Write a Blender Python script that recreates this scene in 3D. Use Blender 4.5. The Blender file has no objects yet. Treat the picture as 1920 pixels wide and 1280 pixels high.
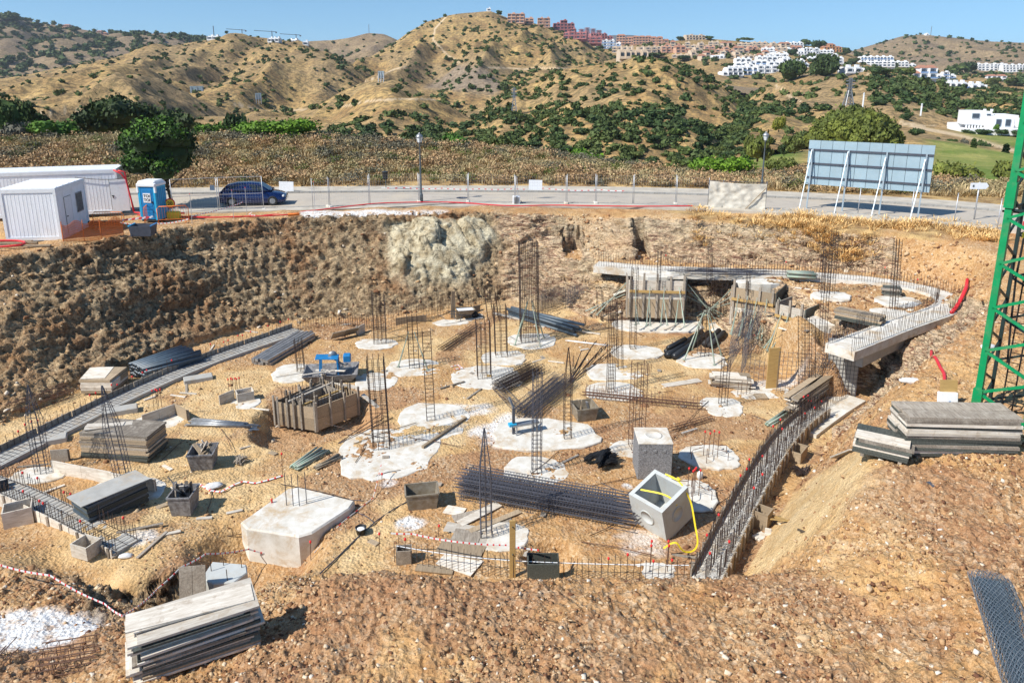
import bpy, math, random
import numpy as np
from mathutils import Vector, Matrix
from mathutils.geometry import delaunay_2d_cdt

S = bpy.context.scene
COL = S.collection
R = math.radians
# ------------------------------------------------------------------ camera
CAMZ = 14.0
FPX = 1400.0                       # focal length in pixels of a 1920 wide frame
CY = 486.0                         # row of the optical axis (the frame is shifted down a little, as in a corrected aerial picture)
TH = math.atan((CY - 130) / FPX)   # downward pitch
cT, sT = math.cos(TH), math.sin(TH)
cam = bpy.data.cameras.new('camera')
cam.sensor_width = 36
cam.lens = 36 * FPX / 1920
cam.shift_y = -(640 - CY) / 1920
cam.clip_start = 0.3
cam.clip_end = 30000
camo = bpy.data.objects.new('camera', cam)
camo.location = (0, 0, CAMZ)
camo.rotation_euler = (R(90) - TH, 0, 0)
COL.objects.link(camo)
S.camera = camo
# ------------------------------------------------------------------ sky, sun, exposure
SUN_EL = 45.0
SUN_DIR = Vector((-0.87, -0.49, 0)).normalized()
w = bpy.data.worlds.new('World')
S.world = w
w.use_nodes = True
wn, wl = w.node_tree.nodes, w.node_tree.links
wn.clear()
sky = wn.new('ShaderNodeTexSky')
sky.sky_type = 'NISHITA'
sky.sun_disc = False
sky.sun_elevation = R(SUN_EL)
sky.sun_rotation = math.atan2(SUN_DIR.x, SUN_DIR.y)
sky.air_density = 1.0
sky.dust_density = 0.15
sky.ozone_density = 1.3
sky.altitude = 100
bg = wn.new('ShaderNodeBackground')
bg.inputs['Strength'].default_value = 0.104
wo = wn.new('ShaderNodeOutputWorld')
tc = wn.new('ShaderNodeTexCoord')          # the dome is read a little higher up: clear dry air, blue down to the hills
va = wn.new('ShaderNodeVectorMath'); va.operation = 'ADD'; va.inputs[1].default_value = (0, 0, 0.10)
vn = wn.new('ShaderNodeVectorMath'); vn.operation = 'NORMALIZE'
wl.new(tc.outputs['Generated'], va.inputs[0]); wl.new(va.outputs[0], vn.inputs[0]); wl.new(vn.outputs[0], sky.inputs['Vector'])
tint = wn.new('ShaderNodeMix'); tint.data_type = 'RGBA'; tint.blend_type = 'MULTIPLY'; tint.inputs[0].default_value = 1.0; tint.inputs[7].default_value = (0.78, 1.02, 1.13, 1)
wl.new(sky.outputs[0], tint.inputs[6]); wl.new(tint.outputs[2], bg.inputs['Color'])
wl.new(bg.outputs[0], wo.inputs['Surface'])
sl = bpy.data.lights.new('sun', 'SUN')
sl.energy = 4.8
sl.angle = R(0.5)
sl.color = (1.0, 0.95, 0.86)
so = bpy.data.objects.new('sun', sl)
d = -(SUN_DIR * math.cos(R(SUN_EL)) + Vector((0, 0, math.sin(R(SUN_EL)))))
so.rotation_euler = d.to_track_quat('-Z', 'Y').to_euler()
so.location = (-60, -40, 80)
COL.objects.link(so)
S.view_settings.view_transform = 'Standard'
S.view_settings.look = 'None'
S.view_settings.exposure = 0.40
S.view_settings.gamma = 1
S.view_settings.use_curve_mapping = False
S.render.engine = 'CYCLES'
S.cycles.max_bounces = 5
S.cycles.transparent_max_bounces = 6

# ------------------------------------------------------------------ pixel <-> world helpers (surveying the place from the photograph)
def PZ(px, py, z=0.0):
    H = CAMZ - z
    dn = cT * (py - 130.0)
    return Vector(((px - 960) * H / dn, H * (FPX * cT - (py - CY) * sT) / dn, z))
def PD(px, py, Y):
    fw = FPX * cT - (py - CY) * sT
    dn = FPX * sT + (py - CY) * cT
    return Vector(((px - 960) * Y / fw, Y, CAMZ - dn * Y / fw))
def scale_at(p):
    """pixels (1920 frame) per metre at a world point"""
    return FPX / (p[1] * cT + (CAMZ - p[2]) * sT)

# ------------------------------------------------------------------ numpy noise
def _h(ix, iy, iz, seed):
    a = (ix.astype(np.int64) * 374761393 + iy.astype(np.int64) * 668265263 + iz.astype(np.int64) * 2147483647 + seed * 1274126177) & 0xFFFFFFFF
    a = ((a ^ (a >> 13)) * 1274126177) & 0xFFFFFFFF
    a = ((a ^ (a >> 16)) * 2246822519) & 0xFFFFFFFF
    return ((a ^ (a >> 15)) & 0xFFFFFF).astype(np.float32) / 16777216.0
def vn3(x, y, z, seed=0):
    xi, yi, zi = np.floor(x), np.floor(y), np.floor(z)
    fx, fy, fz = x - xi, y - yi, z - zi
    fx = fx * fx * (3 - 2 * fx); fy = fy * fy * (3 - 2 * fy); fz = fz * fz * (3 - 2 * fz)
    r = 0
    for dx in (0, 1):
        for dy in (0, 1):
            for dz in (0, 1):
                wgt = (fx if dx else 1 - fx) * (fy if dy else 1 - fy) * (fz if dz else 1 - fz)
                r = r + wgt * _h(xi + dx, yi + dy, zi + dz, seed)
    return r * 2 - 1
def vn2(x, y, seed=0):
    xi, yi = np.floor(x), np.floor(y)
    fx, fy = x - xi, y - yi
    fx = fx * fx * (3 - 2 * fx); fy = fy * fy * (3 - 2 * fy)
    zz = np.zeros_like(xi)
    r = 0
    for dx in (0, 1):
        for dy in (0, 1):
            wgt = (fx if dx else 1 - fx) * (fy if dy else 1 - fy)
            r = r + wgt * _h(xi + dx, yi + dy, zz, seed)
    return r * 2 - 1
def fbm2(x, y, o=4, seed=0, g=0.5):
    r, a = 0, 1.0
    for i in range(o):
        r = r + a * vn2(x * 2 ** i + 17.3 * i, y * 2 ** i - 9.1 * i, seed + i); a *= g
    return r
def fbm3(x, y, z, o=4, seed=0, g=0.5):
    r, a = 0, 1.0
    for i in range(o):
        r = r + a * vn3(x * 2 ** i + 17.3 * i, y * 2 ** i - 9.1 * i, z * 2 ** i + 3.7 * i, seed + i); a *= g
    return r
def worley2(x, y, seed=0):
    """F1 distance and a random value per cell"""
    xi, yi = np.floor(x), np.floor(y)
    best = np.full(x.shape, 9.0, dtype=np.float32); val = np.zeros(x.shape, dtype=np.float32)
    zz = np.zeros_like(xi)
    for dx in (-1, 0, 1):
        for dy in (-1, 0, 1):
            cx, cy = xi + dx, yi + dy
            px = cx + _h(cx, cy, zz, seed); py = cy + _h(cx, cy, zz, seed + 7)
            dd = (x - px) ** 2 + (y - py) ** 2
            m = dd < best
            best = np.where(m, dd, best); val = np.where(m, _h(cx, cy, zz, seed + 13), val)
    return np.sqrt(best), val
def sstep(a, b, x):
    t = np.clip((x - a) / (b - a), 0, 1)
    return t * t * (3 - 2 * t)
def inpoly(x, y, poly):
    r = np.zeros(x.shape, dtype=bool)
    n = len(poly)
    for i in range(n):
        x0, y0 = poly[i][0], poly[i][1]; x1, y1 = poly[(i + 1) % n][0], poly[(i + 1) % n][1]
        if y0 == y1: continue
        c = ((y0 > y) != (y1 > y)) & (x < (x1 - x0) * (y - y0) / (y1 - y0) + x0)
        r ^= c
    return r
def polydist(x, y, pts):
    """distance to an open polyline"""
    best = np.full(x.shape, 1e9)
    for a, b in zip(pts[:-1], pts[1:]):
        ax, ay, bx, by = a[0], a[1], b[0], b[1]
        L = (bx - ax) ** 2 + (by - ay) ** 2 + 1e-9
        t = np.clip(((x - ax) * (bx - ax) + (y - ay) * (by - ay)) / L, 0, 1)
        best = np.minimum(best, (x - ax - t * (bx - ax)) ** 2 + (y - ay - t * (by - ay)) ** 2)
    return np.sqrt(best)

# ------------------------------------------------------------------ objects and tags
def tag(o, label=None, cat=None, group=None, kind=None):
    if label: o['label'] = label
    if cat: o['category'] = cat
    if group: o['group'] = group
    if kind: o['kind'] = kind
    return o
def link(name, data, parent=None, loc=None, rot=None):
    o = bpy.data.objects.new(name, data)
    COL.objects.link(o)
    if parent is not None: o.parent = parent
    if loc is not None: o.location = loc
    if rot is not None: o.rotation_euler = rot
    return o
def thing(name, label, cat, loc=(0, 0, 0), rz=0, group=None, rot=None):
    o = link(name, None, None, loc, rot if rot else (0, 0, rz))
    o.empty_display_size = 0.2
    return tag(o, label, cat, group)
def mesh_np(name, V, F, mat=None, smooth=False, attrs=None):
    """V (n,3), F (m,k) uniform faces"""
    V = np.asarray(V, dtype=np.float32).reshape(-1, 3); F = np.asarray(F, dtype=np.int32)
    me = bpy.data.meshes.new(name)
    k = F.shape[1]
    me.vertices.add(len(V)); me.vertices.foreach_set('co', V.ravel())
    me.loops.add(F.size); me.loops.foreach_set('vertex_index', F.ravel())
    me.polygons.add(len(F)); me.polygons.foreach_set('loop_start', np.arange(0, F.size, k, dtype=np.int32))
    if attrs:
        for nm, a in attrs.items():
            a = np.asarray(a, dtype=np.float32)
            if a.ndim == 1:
                at = me.attributes.new(nm, 'FLOAT', 'POINT'); at.data.foreach_set('value', a)
            else:
                at = me.attributes.new(nm, 'FLOAT_COLOR', 'POINT'); at.data.foreach_set('color', a.ravel())
    me.update(calc_edges=True)
    if smooth: me.polygons.foreach_set('use_smooth', np.ones(len(F), dtype=bool))
    if mat: me.materials.append(mat)
    return me
def grid_faces(r, c):
    i = np.arange(r * c, dtype=np.int32).reshape(r, c)
    return np.stack([i[:-1, :-1], i[:-1, 1:], i[1:, 1:], i[1:, :-1]], -1).reshape(-1, 4)

class MB:
    """collects primitives into one mesh"""
    def __init__(s): s.v = []; s.f = []; s.mi = []; s.mats = []; s.sm = []
    def _m(s, m):
        if m not in s.mats: s.mats.append(m)
        return s.mats.index(m)
    def add(s, V, F, m=None, smooth=False):
        n = len(s.v); s.v += [tuple(v) for v in V]; k = s._m(m) if m else 0
        for f in F: s.f.append([n + i for i in f]); s.mi.append(k); s.sm.append(smooth)
        return s
    def box(s, c, d, m=None, M=None, taper=1.0):
        x, y, z = d[0] / 2, d[1] / 2, d[2] / 2
        V = [Vector((sx * x * (taper if sz > 0 else 1), sy * y * (taper if sz > 0 else 1), sz * z)) for sz in (-1, 1) for sx, sy in ((-1, -1), (1, -1), (1, 1), (-1, 1))]
        if M: V = [M @ v for v in V]
        c = Vector(c)
        return s.add([v + c for v in V], [(3, 2, 1, 0), (4, 5, 6, 7), (0, 1, 5, 4), (1, 2, 6, 5), (2, 3, 7, 6), (3, 0, 4, 7)], m)
    def bbox(s, c, d, b, m=None, M=None):
        """box with chamfered vertical and top edges"""
        x, y, z = d[0] / 2, d[1] / 2, d[2] / 2
        ring = lambda i, zz: [Vector(p) for p in ((-x + i + b, -y + i, zz), (x - i - b, -y + i, zz), (x - i, -y + i + b, zz), (x - i, y - i - b, zz), (x - i - b, y - i, zz), (-x + i + b, y - i, zz), (-x + i, y - i - b, zz), (-x + i, -y + i + b, zz))]
        V = ring(0, -z) + ring(0, z - b) + ring(b, z)
        if M: V = [M @ v for v in V]
        c = Vector(c); V = [v + c for v in V]
        F = [tuple(range(7, -1, -1)), tuple(range(16, 24))]
        for k in (0, 8):
            for i in range(8):
                j = (i + 1) % 8; F.append((k + i, k + j, k + 8 + j, k + 8 + i))
        return s.add(V, F, m)
    def beam(s, a, b, wd, h, m=None, up=(0, 0, 1)):
        a, b = Vector(a), Vector(b); t = (b - a); L = t.length; t.normalize()
        up = Vector(up)
        if abs(t.dot(up)) > 0.98: up = Vector((1, 0, 0))
        sd = t.cross(up).normalized(); u = sd.cross(t)
        M = Matrix((sd, t, u)).transposed()
        return s.box((a + b) / 2, (wd, L, h), m, M)
    def tube(s, pts, r, n=4, m=None, caps=True, smooth=None, r2=None):
        pts = [Vector(p) for p in pts]; V = []; k = len(pts)
        for i, p in enumerate(pts):
            t = (pts[min(i + 1, k - 1)] - pts[max(i - 1, 0)]).normalized()
            up = Vector((0, 0, 1)) if abs(t.z) < 0.95 else Vector((1, 0, 0))
            sd = t.cross(up).normalized(); u = sd.cross(t)
            rr = r if r2 is None else r + (r2 - r) * i / max(1, k - 1)
            for j in range(n):
                a = 2 * math.pi * j / n + 0.4
                V.append(p + sd * (math.cos(a) * rr) + u * (math.sin(a) * rr))
        F = []
        for i in range(k - 1):
            for j in range(n):
                q = (j + 1) % n
                F.append((i * n + j, i * n + q, (i + 1) * n + q, (i + 1) * n + j))
        if caps and n > 2:
            F.append(tuple(range(n - 1, -1, -1))); F.append(tuple((k - 1) * n + j for j in range(n)))
        return s.add(V, F, m, (n >= 6) if smooth is None else smooth)
    def prism(s, poly, z0, z1, m=None, inset=0.0):
        n = len(poly); cx = sum(p[0] for p in poly) / n; cy = sum(p[1] for p in poly) / n
        V = [(p[0], p[1], z0) for p in poly]
        if inset:
            V += [(p[0], p[1], z1 - inset) for p in poly]
            V += [(cx + (p[0] - cx) * (1 - inset / max(0.1, math.hypot(p[0] - cx, p[1] - cy))), cy + (p[1] - cy) * (1 - inset / max(0.1, math.hypot(p[0] - cx, p[1] - cy))), z1) for p in poly]
            F = [tuple(range(n - 1, -1, -1)), tuple(range(2 * n, 3 * n))]
            F += [(i, (i + 1) % n, n + (i + 1) % n, n + i) for i in range(n)] + [(n + i, n + (i + 1) % n, 2 * n + (i + 1) % n, 2 * n + i) for i in range(n)]
        else:
            V += [(p[0], p[1], z1) for p in poly]
            F = [tuple(range(n - 1, -1, -1)), tuple(range(n, 2 * n))] + [(i, (i + 1) % n, n + (i + 1) % n, n + i) for i in range(n)]
        return s.add(V, F, m)
    def lathe(s, prof, n=12, c=(0, 0, 0), m=None, smooth=True):
        V = []
        for r_, z_ in prof:
            for j in range(n):
                a = 2 * math.pi * j / n; V.append((c[0] + r_ * math.cos(a), c[1] + r_ * math.sin(a), c[2] + z_))
        F = [(i * n + j, i * n + (j + 1) % n, (i + 1) * n + (j + 1) % n, (i + 1) * n + j) for i in range(len(prof) - 1) for j in range(n)]
        F += [tuple(range(n - 1, -1, -1)), tuple((len(prof) - 1) * n + j for j in range(n))]
        return s.add(V, F, m, smooth)
    def mesh(s, name):
        me = bpy.data.meshes.new(name); me.from_pydata(s.v, [], s.f)
        for m in s.mats: me.materials.append(m)
        if len(s.mats) > 1: me.polygons.foreach_set('material_index', s.mi)
        me.polygons.foreach_set('use_smooth', s.sm); me.update()
        return me
    def build(s, name, parent=None, m=None, loc=None, rot=None, kind=None, label=None):
        if m: s.mats = [m]; s.mi = [0] * len(s.f)
        o = link(name, s.mesh(name), parent, loc, rot)
        if kind: o['kind'] = kind
        if label: o['label'] = label
        return o
def reinst(name, me, parent, loc=(0, 0, 0), rot=(0, 0, 0), sc=None):
    o = link(name, me, parent, loc, rot)
    if sc is not None: o.scale = sc
    return o
def copy_thing(root, loc, rz, label, group=None, sc=None):
    r = root.copy(); COL.objects.link(r); r.location = loc; r.rotation_euler = (root.rotation_euler[0], root.rotation_euler[1], rz)
    r['label'] = label
    if group: r['group'] = group
    if sc: r.scale = sc
    for ch in root.children:
        c = ch.copy(); COL.objects.link(c); c.parent = r
        for g in ch.children:
            q = g.copy(); COL.objects.link(q); q.parent = c
    return r
ORD = 'first second third fourth fifth sixth seventh eighth ninth tenth eleventh twelfth thirteenth fourteenth fifteenth sixteenth seventeenth eighteenth nineteenth twentieth'.split()

# ------------------------------------------------------------------ materials
MATS = {}
def nodes(name):
    m = bpy.data.materials.new(name); m.use_nodes = True
    nt = m.node_tree; b = nt.nodes['Principled BSDF']; MATS[name] = m
    return m, nt, nt.nodes, nt.links, b
def N(nt, t, **kw):
    n = nt.nodes.new(t)
    for k, v in kw.items(): setattr(n, k, v)
    return n
def mixc(nt, fac, a, b, bt='MIX'):
    n = nt.nodes.new('ShaderNodeMix'); n.data_type = 'RGBA'; n.blend_type = bt
    for i, v in ((0, fac), (6, a), (7, b)):
        if hasattr(v, 'is_output') or isinstance(v, bpy.types.NodeSocket): nt.links.new(v, n.inputs[i])
        else: n.inputs[i].default_value = v if i == 0 else (tuple(v) + (1,) if len(v) == 3 else v)
    return n.outputs[2]
def ramp(nt, src, stops, interp='LINEAR'):
    n = nt.nodes.new('ShaderNodeValToRGB'); n.color_ramp.interpolation = interp
    e = n.color_ramp.elements
    while len(e) < len(stops): e.new(0.5)
    for i, (p, c) in enumerate(stops):
        e[i].position = p; e[i].color = (tuple(c) + (1,)) if not isinstance(c, (int, float)) else (c, c, c, 1)
    nt.links.new(src, n.inputs[0])
    return n.outputs[0]
def noise(nt, scale, detail=4, rough=0.6, coord=None, dist=0.0, w4=False):
    n = nt.nodes.new('ShaderNodeTexNoise'); n.inputs['Scale'].default_value = scale
    n.inputs['Detail'].default_value = detail; n.inputs['Roughness'].default_value = rough; n.inputs['Distortion'].default_value = dist
    if coord is not None: nt.links.new(coord, n.inputs['Vector'])
    return n.outputs[0]
def coords(nt, kind='Object', scale=None):
    c = nt.nodes.new('ShaderNodeTexCoord').outputs[kind]
    if kind == 'World':
        c = nt.nodes.new('ShaderNodeNewGeometry').outputs['Position']
    if scale:
        mp = nt.nodes.new('ShaderNodeMapping'); mp.inputs['Scale'].default_value = scale
        nt.links.new(c, mp.inputs[0]); c = mp.outputs[0]
    return c
def wpos(nt, scale=None):
    c = nt.nodes.new('ShaderNodeNewGeometry').outputs['Position']
    if scale:
        mp = nt.nodes.new('ShaderNodeMapping'); mp.inputs['Scale'].default_value = scale
        nt.links.new(c, mp.inputs[0]); c = mp.outputs[0]
    return c
def bump(nt, b, h, strength=0.3, dist=0.02):
    n = nt.nodes.new('ShaderNodeBump'); n.inputs['Strength'].default_value = strength; n.inputs['Distance'].default_value = dist
    nt.links.new(h, n.inputs['Height']); nt.links.new(n.outputs[0], b.inputs['Normal'])
def simple(name, col, rough=0.7, metal=0.0, var=0.25, nscale=6.0, stretch=None, bmp=0.0, objvar=0.0, col2=None, spec=None, bscale=None):
    """base colour broken up by noise; objvar varies it between objects"""
    m, nt, nn, nl, b = nodes(name)
    c = coords(nt, 'Object', stretch)
    f = noise(nt, nscale, 5, 0.65, c)
    c2 = col2 if col2 else tuple(x * (1 - var) for x in col)
    f2 = ramp(nt, f, [(0.35, 0.0), (0.65, 1.0)])
    out = mixc(nt, f2, c2, col)
    if objvar:
        oi = nn.new('ShaderNodeObjectInfo')
        v = ramp(nt, oi.outputs['Random'], [(0, 1 - objvar), (1, 1.0 + objvar * 0.3)])
        out = mixc(nt, 1.0, out, v, 'MULTIPLY')
    nl.new(out, b.inputs['Base Color'])
    b.inputs['Roughness'].default_value = rough; b.inputs['Metallic'].default_value = metal
    if spec is not None: b.inputs['Specular IOR Level'].default_value = spec
    if bmp:
        bump(nt, b, noise(nt, bscale or nscale * 6, 4, 0.7, c), bmp, 0.01)
    return m
simple('concrete_white', (0.70, 0.68, 0.63), 0.9, var=0.2, nscale=2.2, bmp=0.35, col2=(0.54, 0.50, 0.43))
def dirt(name, scale, lo, hi, fac, col):
    nt = MATS[name].node_tree; b = nt.nodes['Principled BSDF']; src = b.inputs['Base Color'].links[0].from_socket
    f = ramp(nt, noise(nt, scale, 7, 0.72, wpos(nt), 0.4), [(lo, 0.0), (hi, fac)])
    nt.links.new(mixc(nt, f, src, col), b.inputs['Base Color'])
dirt('concrete_white', 1.1, 0.50, 0.66, 0.85, (0.46, 0.33, 0.19))
simple('concrete_grey', (0.44, 0.43, 0.40), 0.85, var=0.2, nscale=2.5, bmp=0.3)
simple('concrete_box', (0.50, 0.52, 0.51), 0.8, var=0.1, nscale=2.0, bmp=0.15)
simple('concrete_pitted', (0.30, 0.30, 0.31), 0.9, var=0.65, nscale=26, bmp=1.0, bscale=30)
simple('board', (0.47, 0.36, 0.24), 0.85, var=0.35, nscale=3, stretch=(8, 1, 8), bmp=0.2, objvar=0.35)
simple('board_grey', (0.42, 0.36, 0.29), 0.88, nscale=3, stretch=(8, 1, 8), bmp=0.2, objvar=0.45, col2=(0.23, 0.19, 0.15))
simple('board_pale', (0.78, 0.72, 0.63), 0.85, nscale=2.5, stretch=(1, 6, 6), bmp=0.2, objvar=0.30, col2=(0.56, 0.49, 0.40))
simple('board_yellow', (0.50, 0.33, 0.12), 0.8, nscale=3, stretch=(1, 1, 6), bmp=0.15, objvar=0.15, col2=(0.40, 0.25, 0.09))
simple('board_dark', (0.12, 0.13, 0.11), 0.8, nscale=4, stretch=(6, 1, 6), bmp=0.2, objvar=0.4, col2=(0.05, 0.055, 0.05))
simple('rebar', (0.075, 0.07, 0.075), 0.55, 0.6, nscale=8, col2=(0.10, 0.055, 0.035), spec=0.4)
simple('rebar_blue', (0.13, 0.14, 0.18), 0.5, 0.4, nscale=8, col2=(0.085, 0.08, 0.085))
simple('rebar_rust', (0.20, 0.10, 0.06), 0.8, 0.2, nscale=8, col2=(0.10, 0.06, 0.045))
simple('steel_grey', (0.45, 0.46, 0.47), 0.45, 0.7, nscale=5, col2=(0.28, 0.29, 0.30), objvar=0.2)
simple('galv', (0.55, 0.56, 0.58), 0.45, 0.5, nscale=9, col2=(0.42, 0.43, 0.45))
simple('prop_green', (0.30, 0.42, 0.33), 0.6, 0.2, nscale=6, col2=(0.35, 0.34, 0.30), objvar=0.2)
simple('cap_red', (0.75, 0.03, 0.03), 0.5, var=0.2)
simple('tape_red', (0.75, 0.04, 0.05), 0.5, var=0.1)
simple('tape_white', (0.8, 0.8, 0.8), 0.5, var=0.1)
simple('pipe_red', (0.70, 0.03, 0.04), 0.5, var=0.15)
simple('orange_plastic', (0.80, 0.20, 0.03), 0.6, var=0.2)
simple('black_plastic', (0.018, 0.02, 0.024), 0.4, var=0.3)
simple('pipe_slate', (0.10, 0.14, 0.18), 0.45, var=0.3, objvar=0.3)
simple('white_panel', (0.86, 0.88, 0.92), 0.5, nscale=1.5, stretch=(3, 3, .6), col2=(0.78, 0.80, 0.82), bmp=0.03)
simple('white_frame', (0.80, 0.82, 0.84), 0.45, var=0.08)
simple('toilet_blue', (0.02, 0.22, 0.52), 0.4, var=0.15)
simple('toilet_sky', (0.03, 0.40, 0.68), 0.4, var=0.15)
simple('white_plastic', (0.82, 0.83, 0.84), 0.4, var=0.08)
simple('white_bag', (0.75, 0.75, 0.74), 0.7, var=0.2, nscale=8, bmp=0.3)
simple('black', (0.012, 0.012, 0.013), 0.6, var=0.2)
simple('asphalt', (0.45, 0.40, 0.335), 0.9, nscale=0.6, bmp=0.3, bscale=40, col2=(0.39, 0.345, 0.29))
simple('pavement', (0.54, 0.49, 0.41), 0.9, nscale=0.8, bmp=0.2, bscale=30, col2=(0.38, 0.34, 0.28))
simple('kerb', (0.36, 0.35, 0.33), 0.85, var=0.25, objvar=0.15)
simple('lamp_metal', (0.12, 0.14, 0.15), 0.5, 0.4, var=0.2)
simple('billboard_sheet', (0.36, 0.48, 0.55), 0.45, 0.1, nscale=1.5, col2=(0.32, 0.44, 0.51), objvar=0.08)
simple('billboard_steel', (0.40, 0.48, 0.54), 0.45, 0.3, var=0.15)
simple('rail_dark', (0.10, 0.11, 0.14), 0.5, 0.3, var=0.3)
simple('tarp', (0.62, 0.58, 0.50), 0.8, var=0.15, nscale=3, bmp=0.4, bscale=5)
simple('crane_green', (0.0, 0.27, 0.09), 0.4, var=0.2, nscale=3)
simple('crane_green_shaded', (0.012, 0.03, 0.028), 0.5, var=0.3)  # the mast's green with shade put in, for rear members and cross bars
simple('yellow_strap', (0.80, 0.62, 0.02), 0.6, var=0.15)
simple('trough_steel', (0.20, 0.155, 0.10), 0.75, 0.2, nscale=5, col2=(0.30, 0.27, 0.22), bmp=0.3)
simple('trough_grey', (0.30, 0.30, 0.31), 0.7, 0.2, nscale=7, col2=(0.13, 0.12, 0.12), bmp=0.4)
simple('blue_steel', (0.015, 0.21, 0.50), 0.45, var=0.25, nscale=5)
simple('bark', (0.10, 0.075, 0.05), 0.9, var=0.4, bmp=0.5)
simple('stone_chip', (0.50, 0.47, 0.43), 0.9, var=0.3, nscale=3, bmp=0.3)
simple('car_tyre', (0.02, 0.02, 0.02), 0.8, var=0.2)
simple('rubber', (0.03, 0.03, 0.032), 0.7, var=0.2)
m, nt, nn, nl, b = nodes('glass_dark'); b.inputs['Base Color'].default_value = (0.02, 0.03, 0.04, 1); b.inputs['Roughness'].default_value = 0.08
m, nt, nn, nl, b = nodes('car_blue'); b.inputs['Base Color'].default_value = (0.004, 0.018, 0.095, 1); b.inputs['Roughness'].default_value = 0.22; b.inputs['Coat Weight'].default_value = 0.8; b.inputs['Metallic'].default_value = 0.35
m, nt, nn, nl, b = nodes('lamp_glass'); b.inputs['Base Color'].default_value = (0.7, 0.74, 0.75, 1); b.inputs['Roughness'].default_value = 0.15
dirt('crane_green', 2.2, 0.50, 0.70, 0.30, (0.22, 0.22, 0.14))
dirt('asphalt', 0.22, 0.48, 0.60, 0.45, (0.52, 0.44, 0.33))
dirt('asphalt', 0.9, 0.60, 0.66, 0.5, (0.28, 0.26, 0.235))
dirt('concrete_box', 2.5, 0.50, 0.70, 0.55, (0.40, 0.33, 0.24))
dirt('concrete_grey', 1.8, 0.52, 0.68, 0.6, (0.42, 0.31, 0.19))
dirt('board_pale', 3.5, 0.54, 0.66, 0.6, (0.34, 0.26, 0.18))
dirt('board_grey', 3.5, 0.50, 0.66, 0.5, (0.50, 0.45, 0.38))
dirt('white_panel', 1.3, 0.55, 0.75, 0.35, (0.55, 0.48, 0.38))
dirt('white_frame', 2.0, 0.55, 0.72, 0.40, (0.50, 0.42, 0.32))
dirt('billboard_sheet', 0.7, 0.50, 0.72, 0.35, (0.30, 0.33, 0.33))

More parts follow.
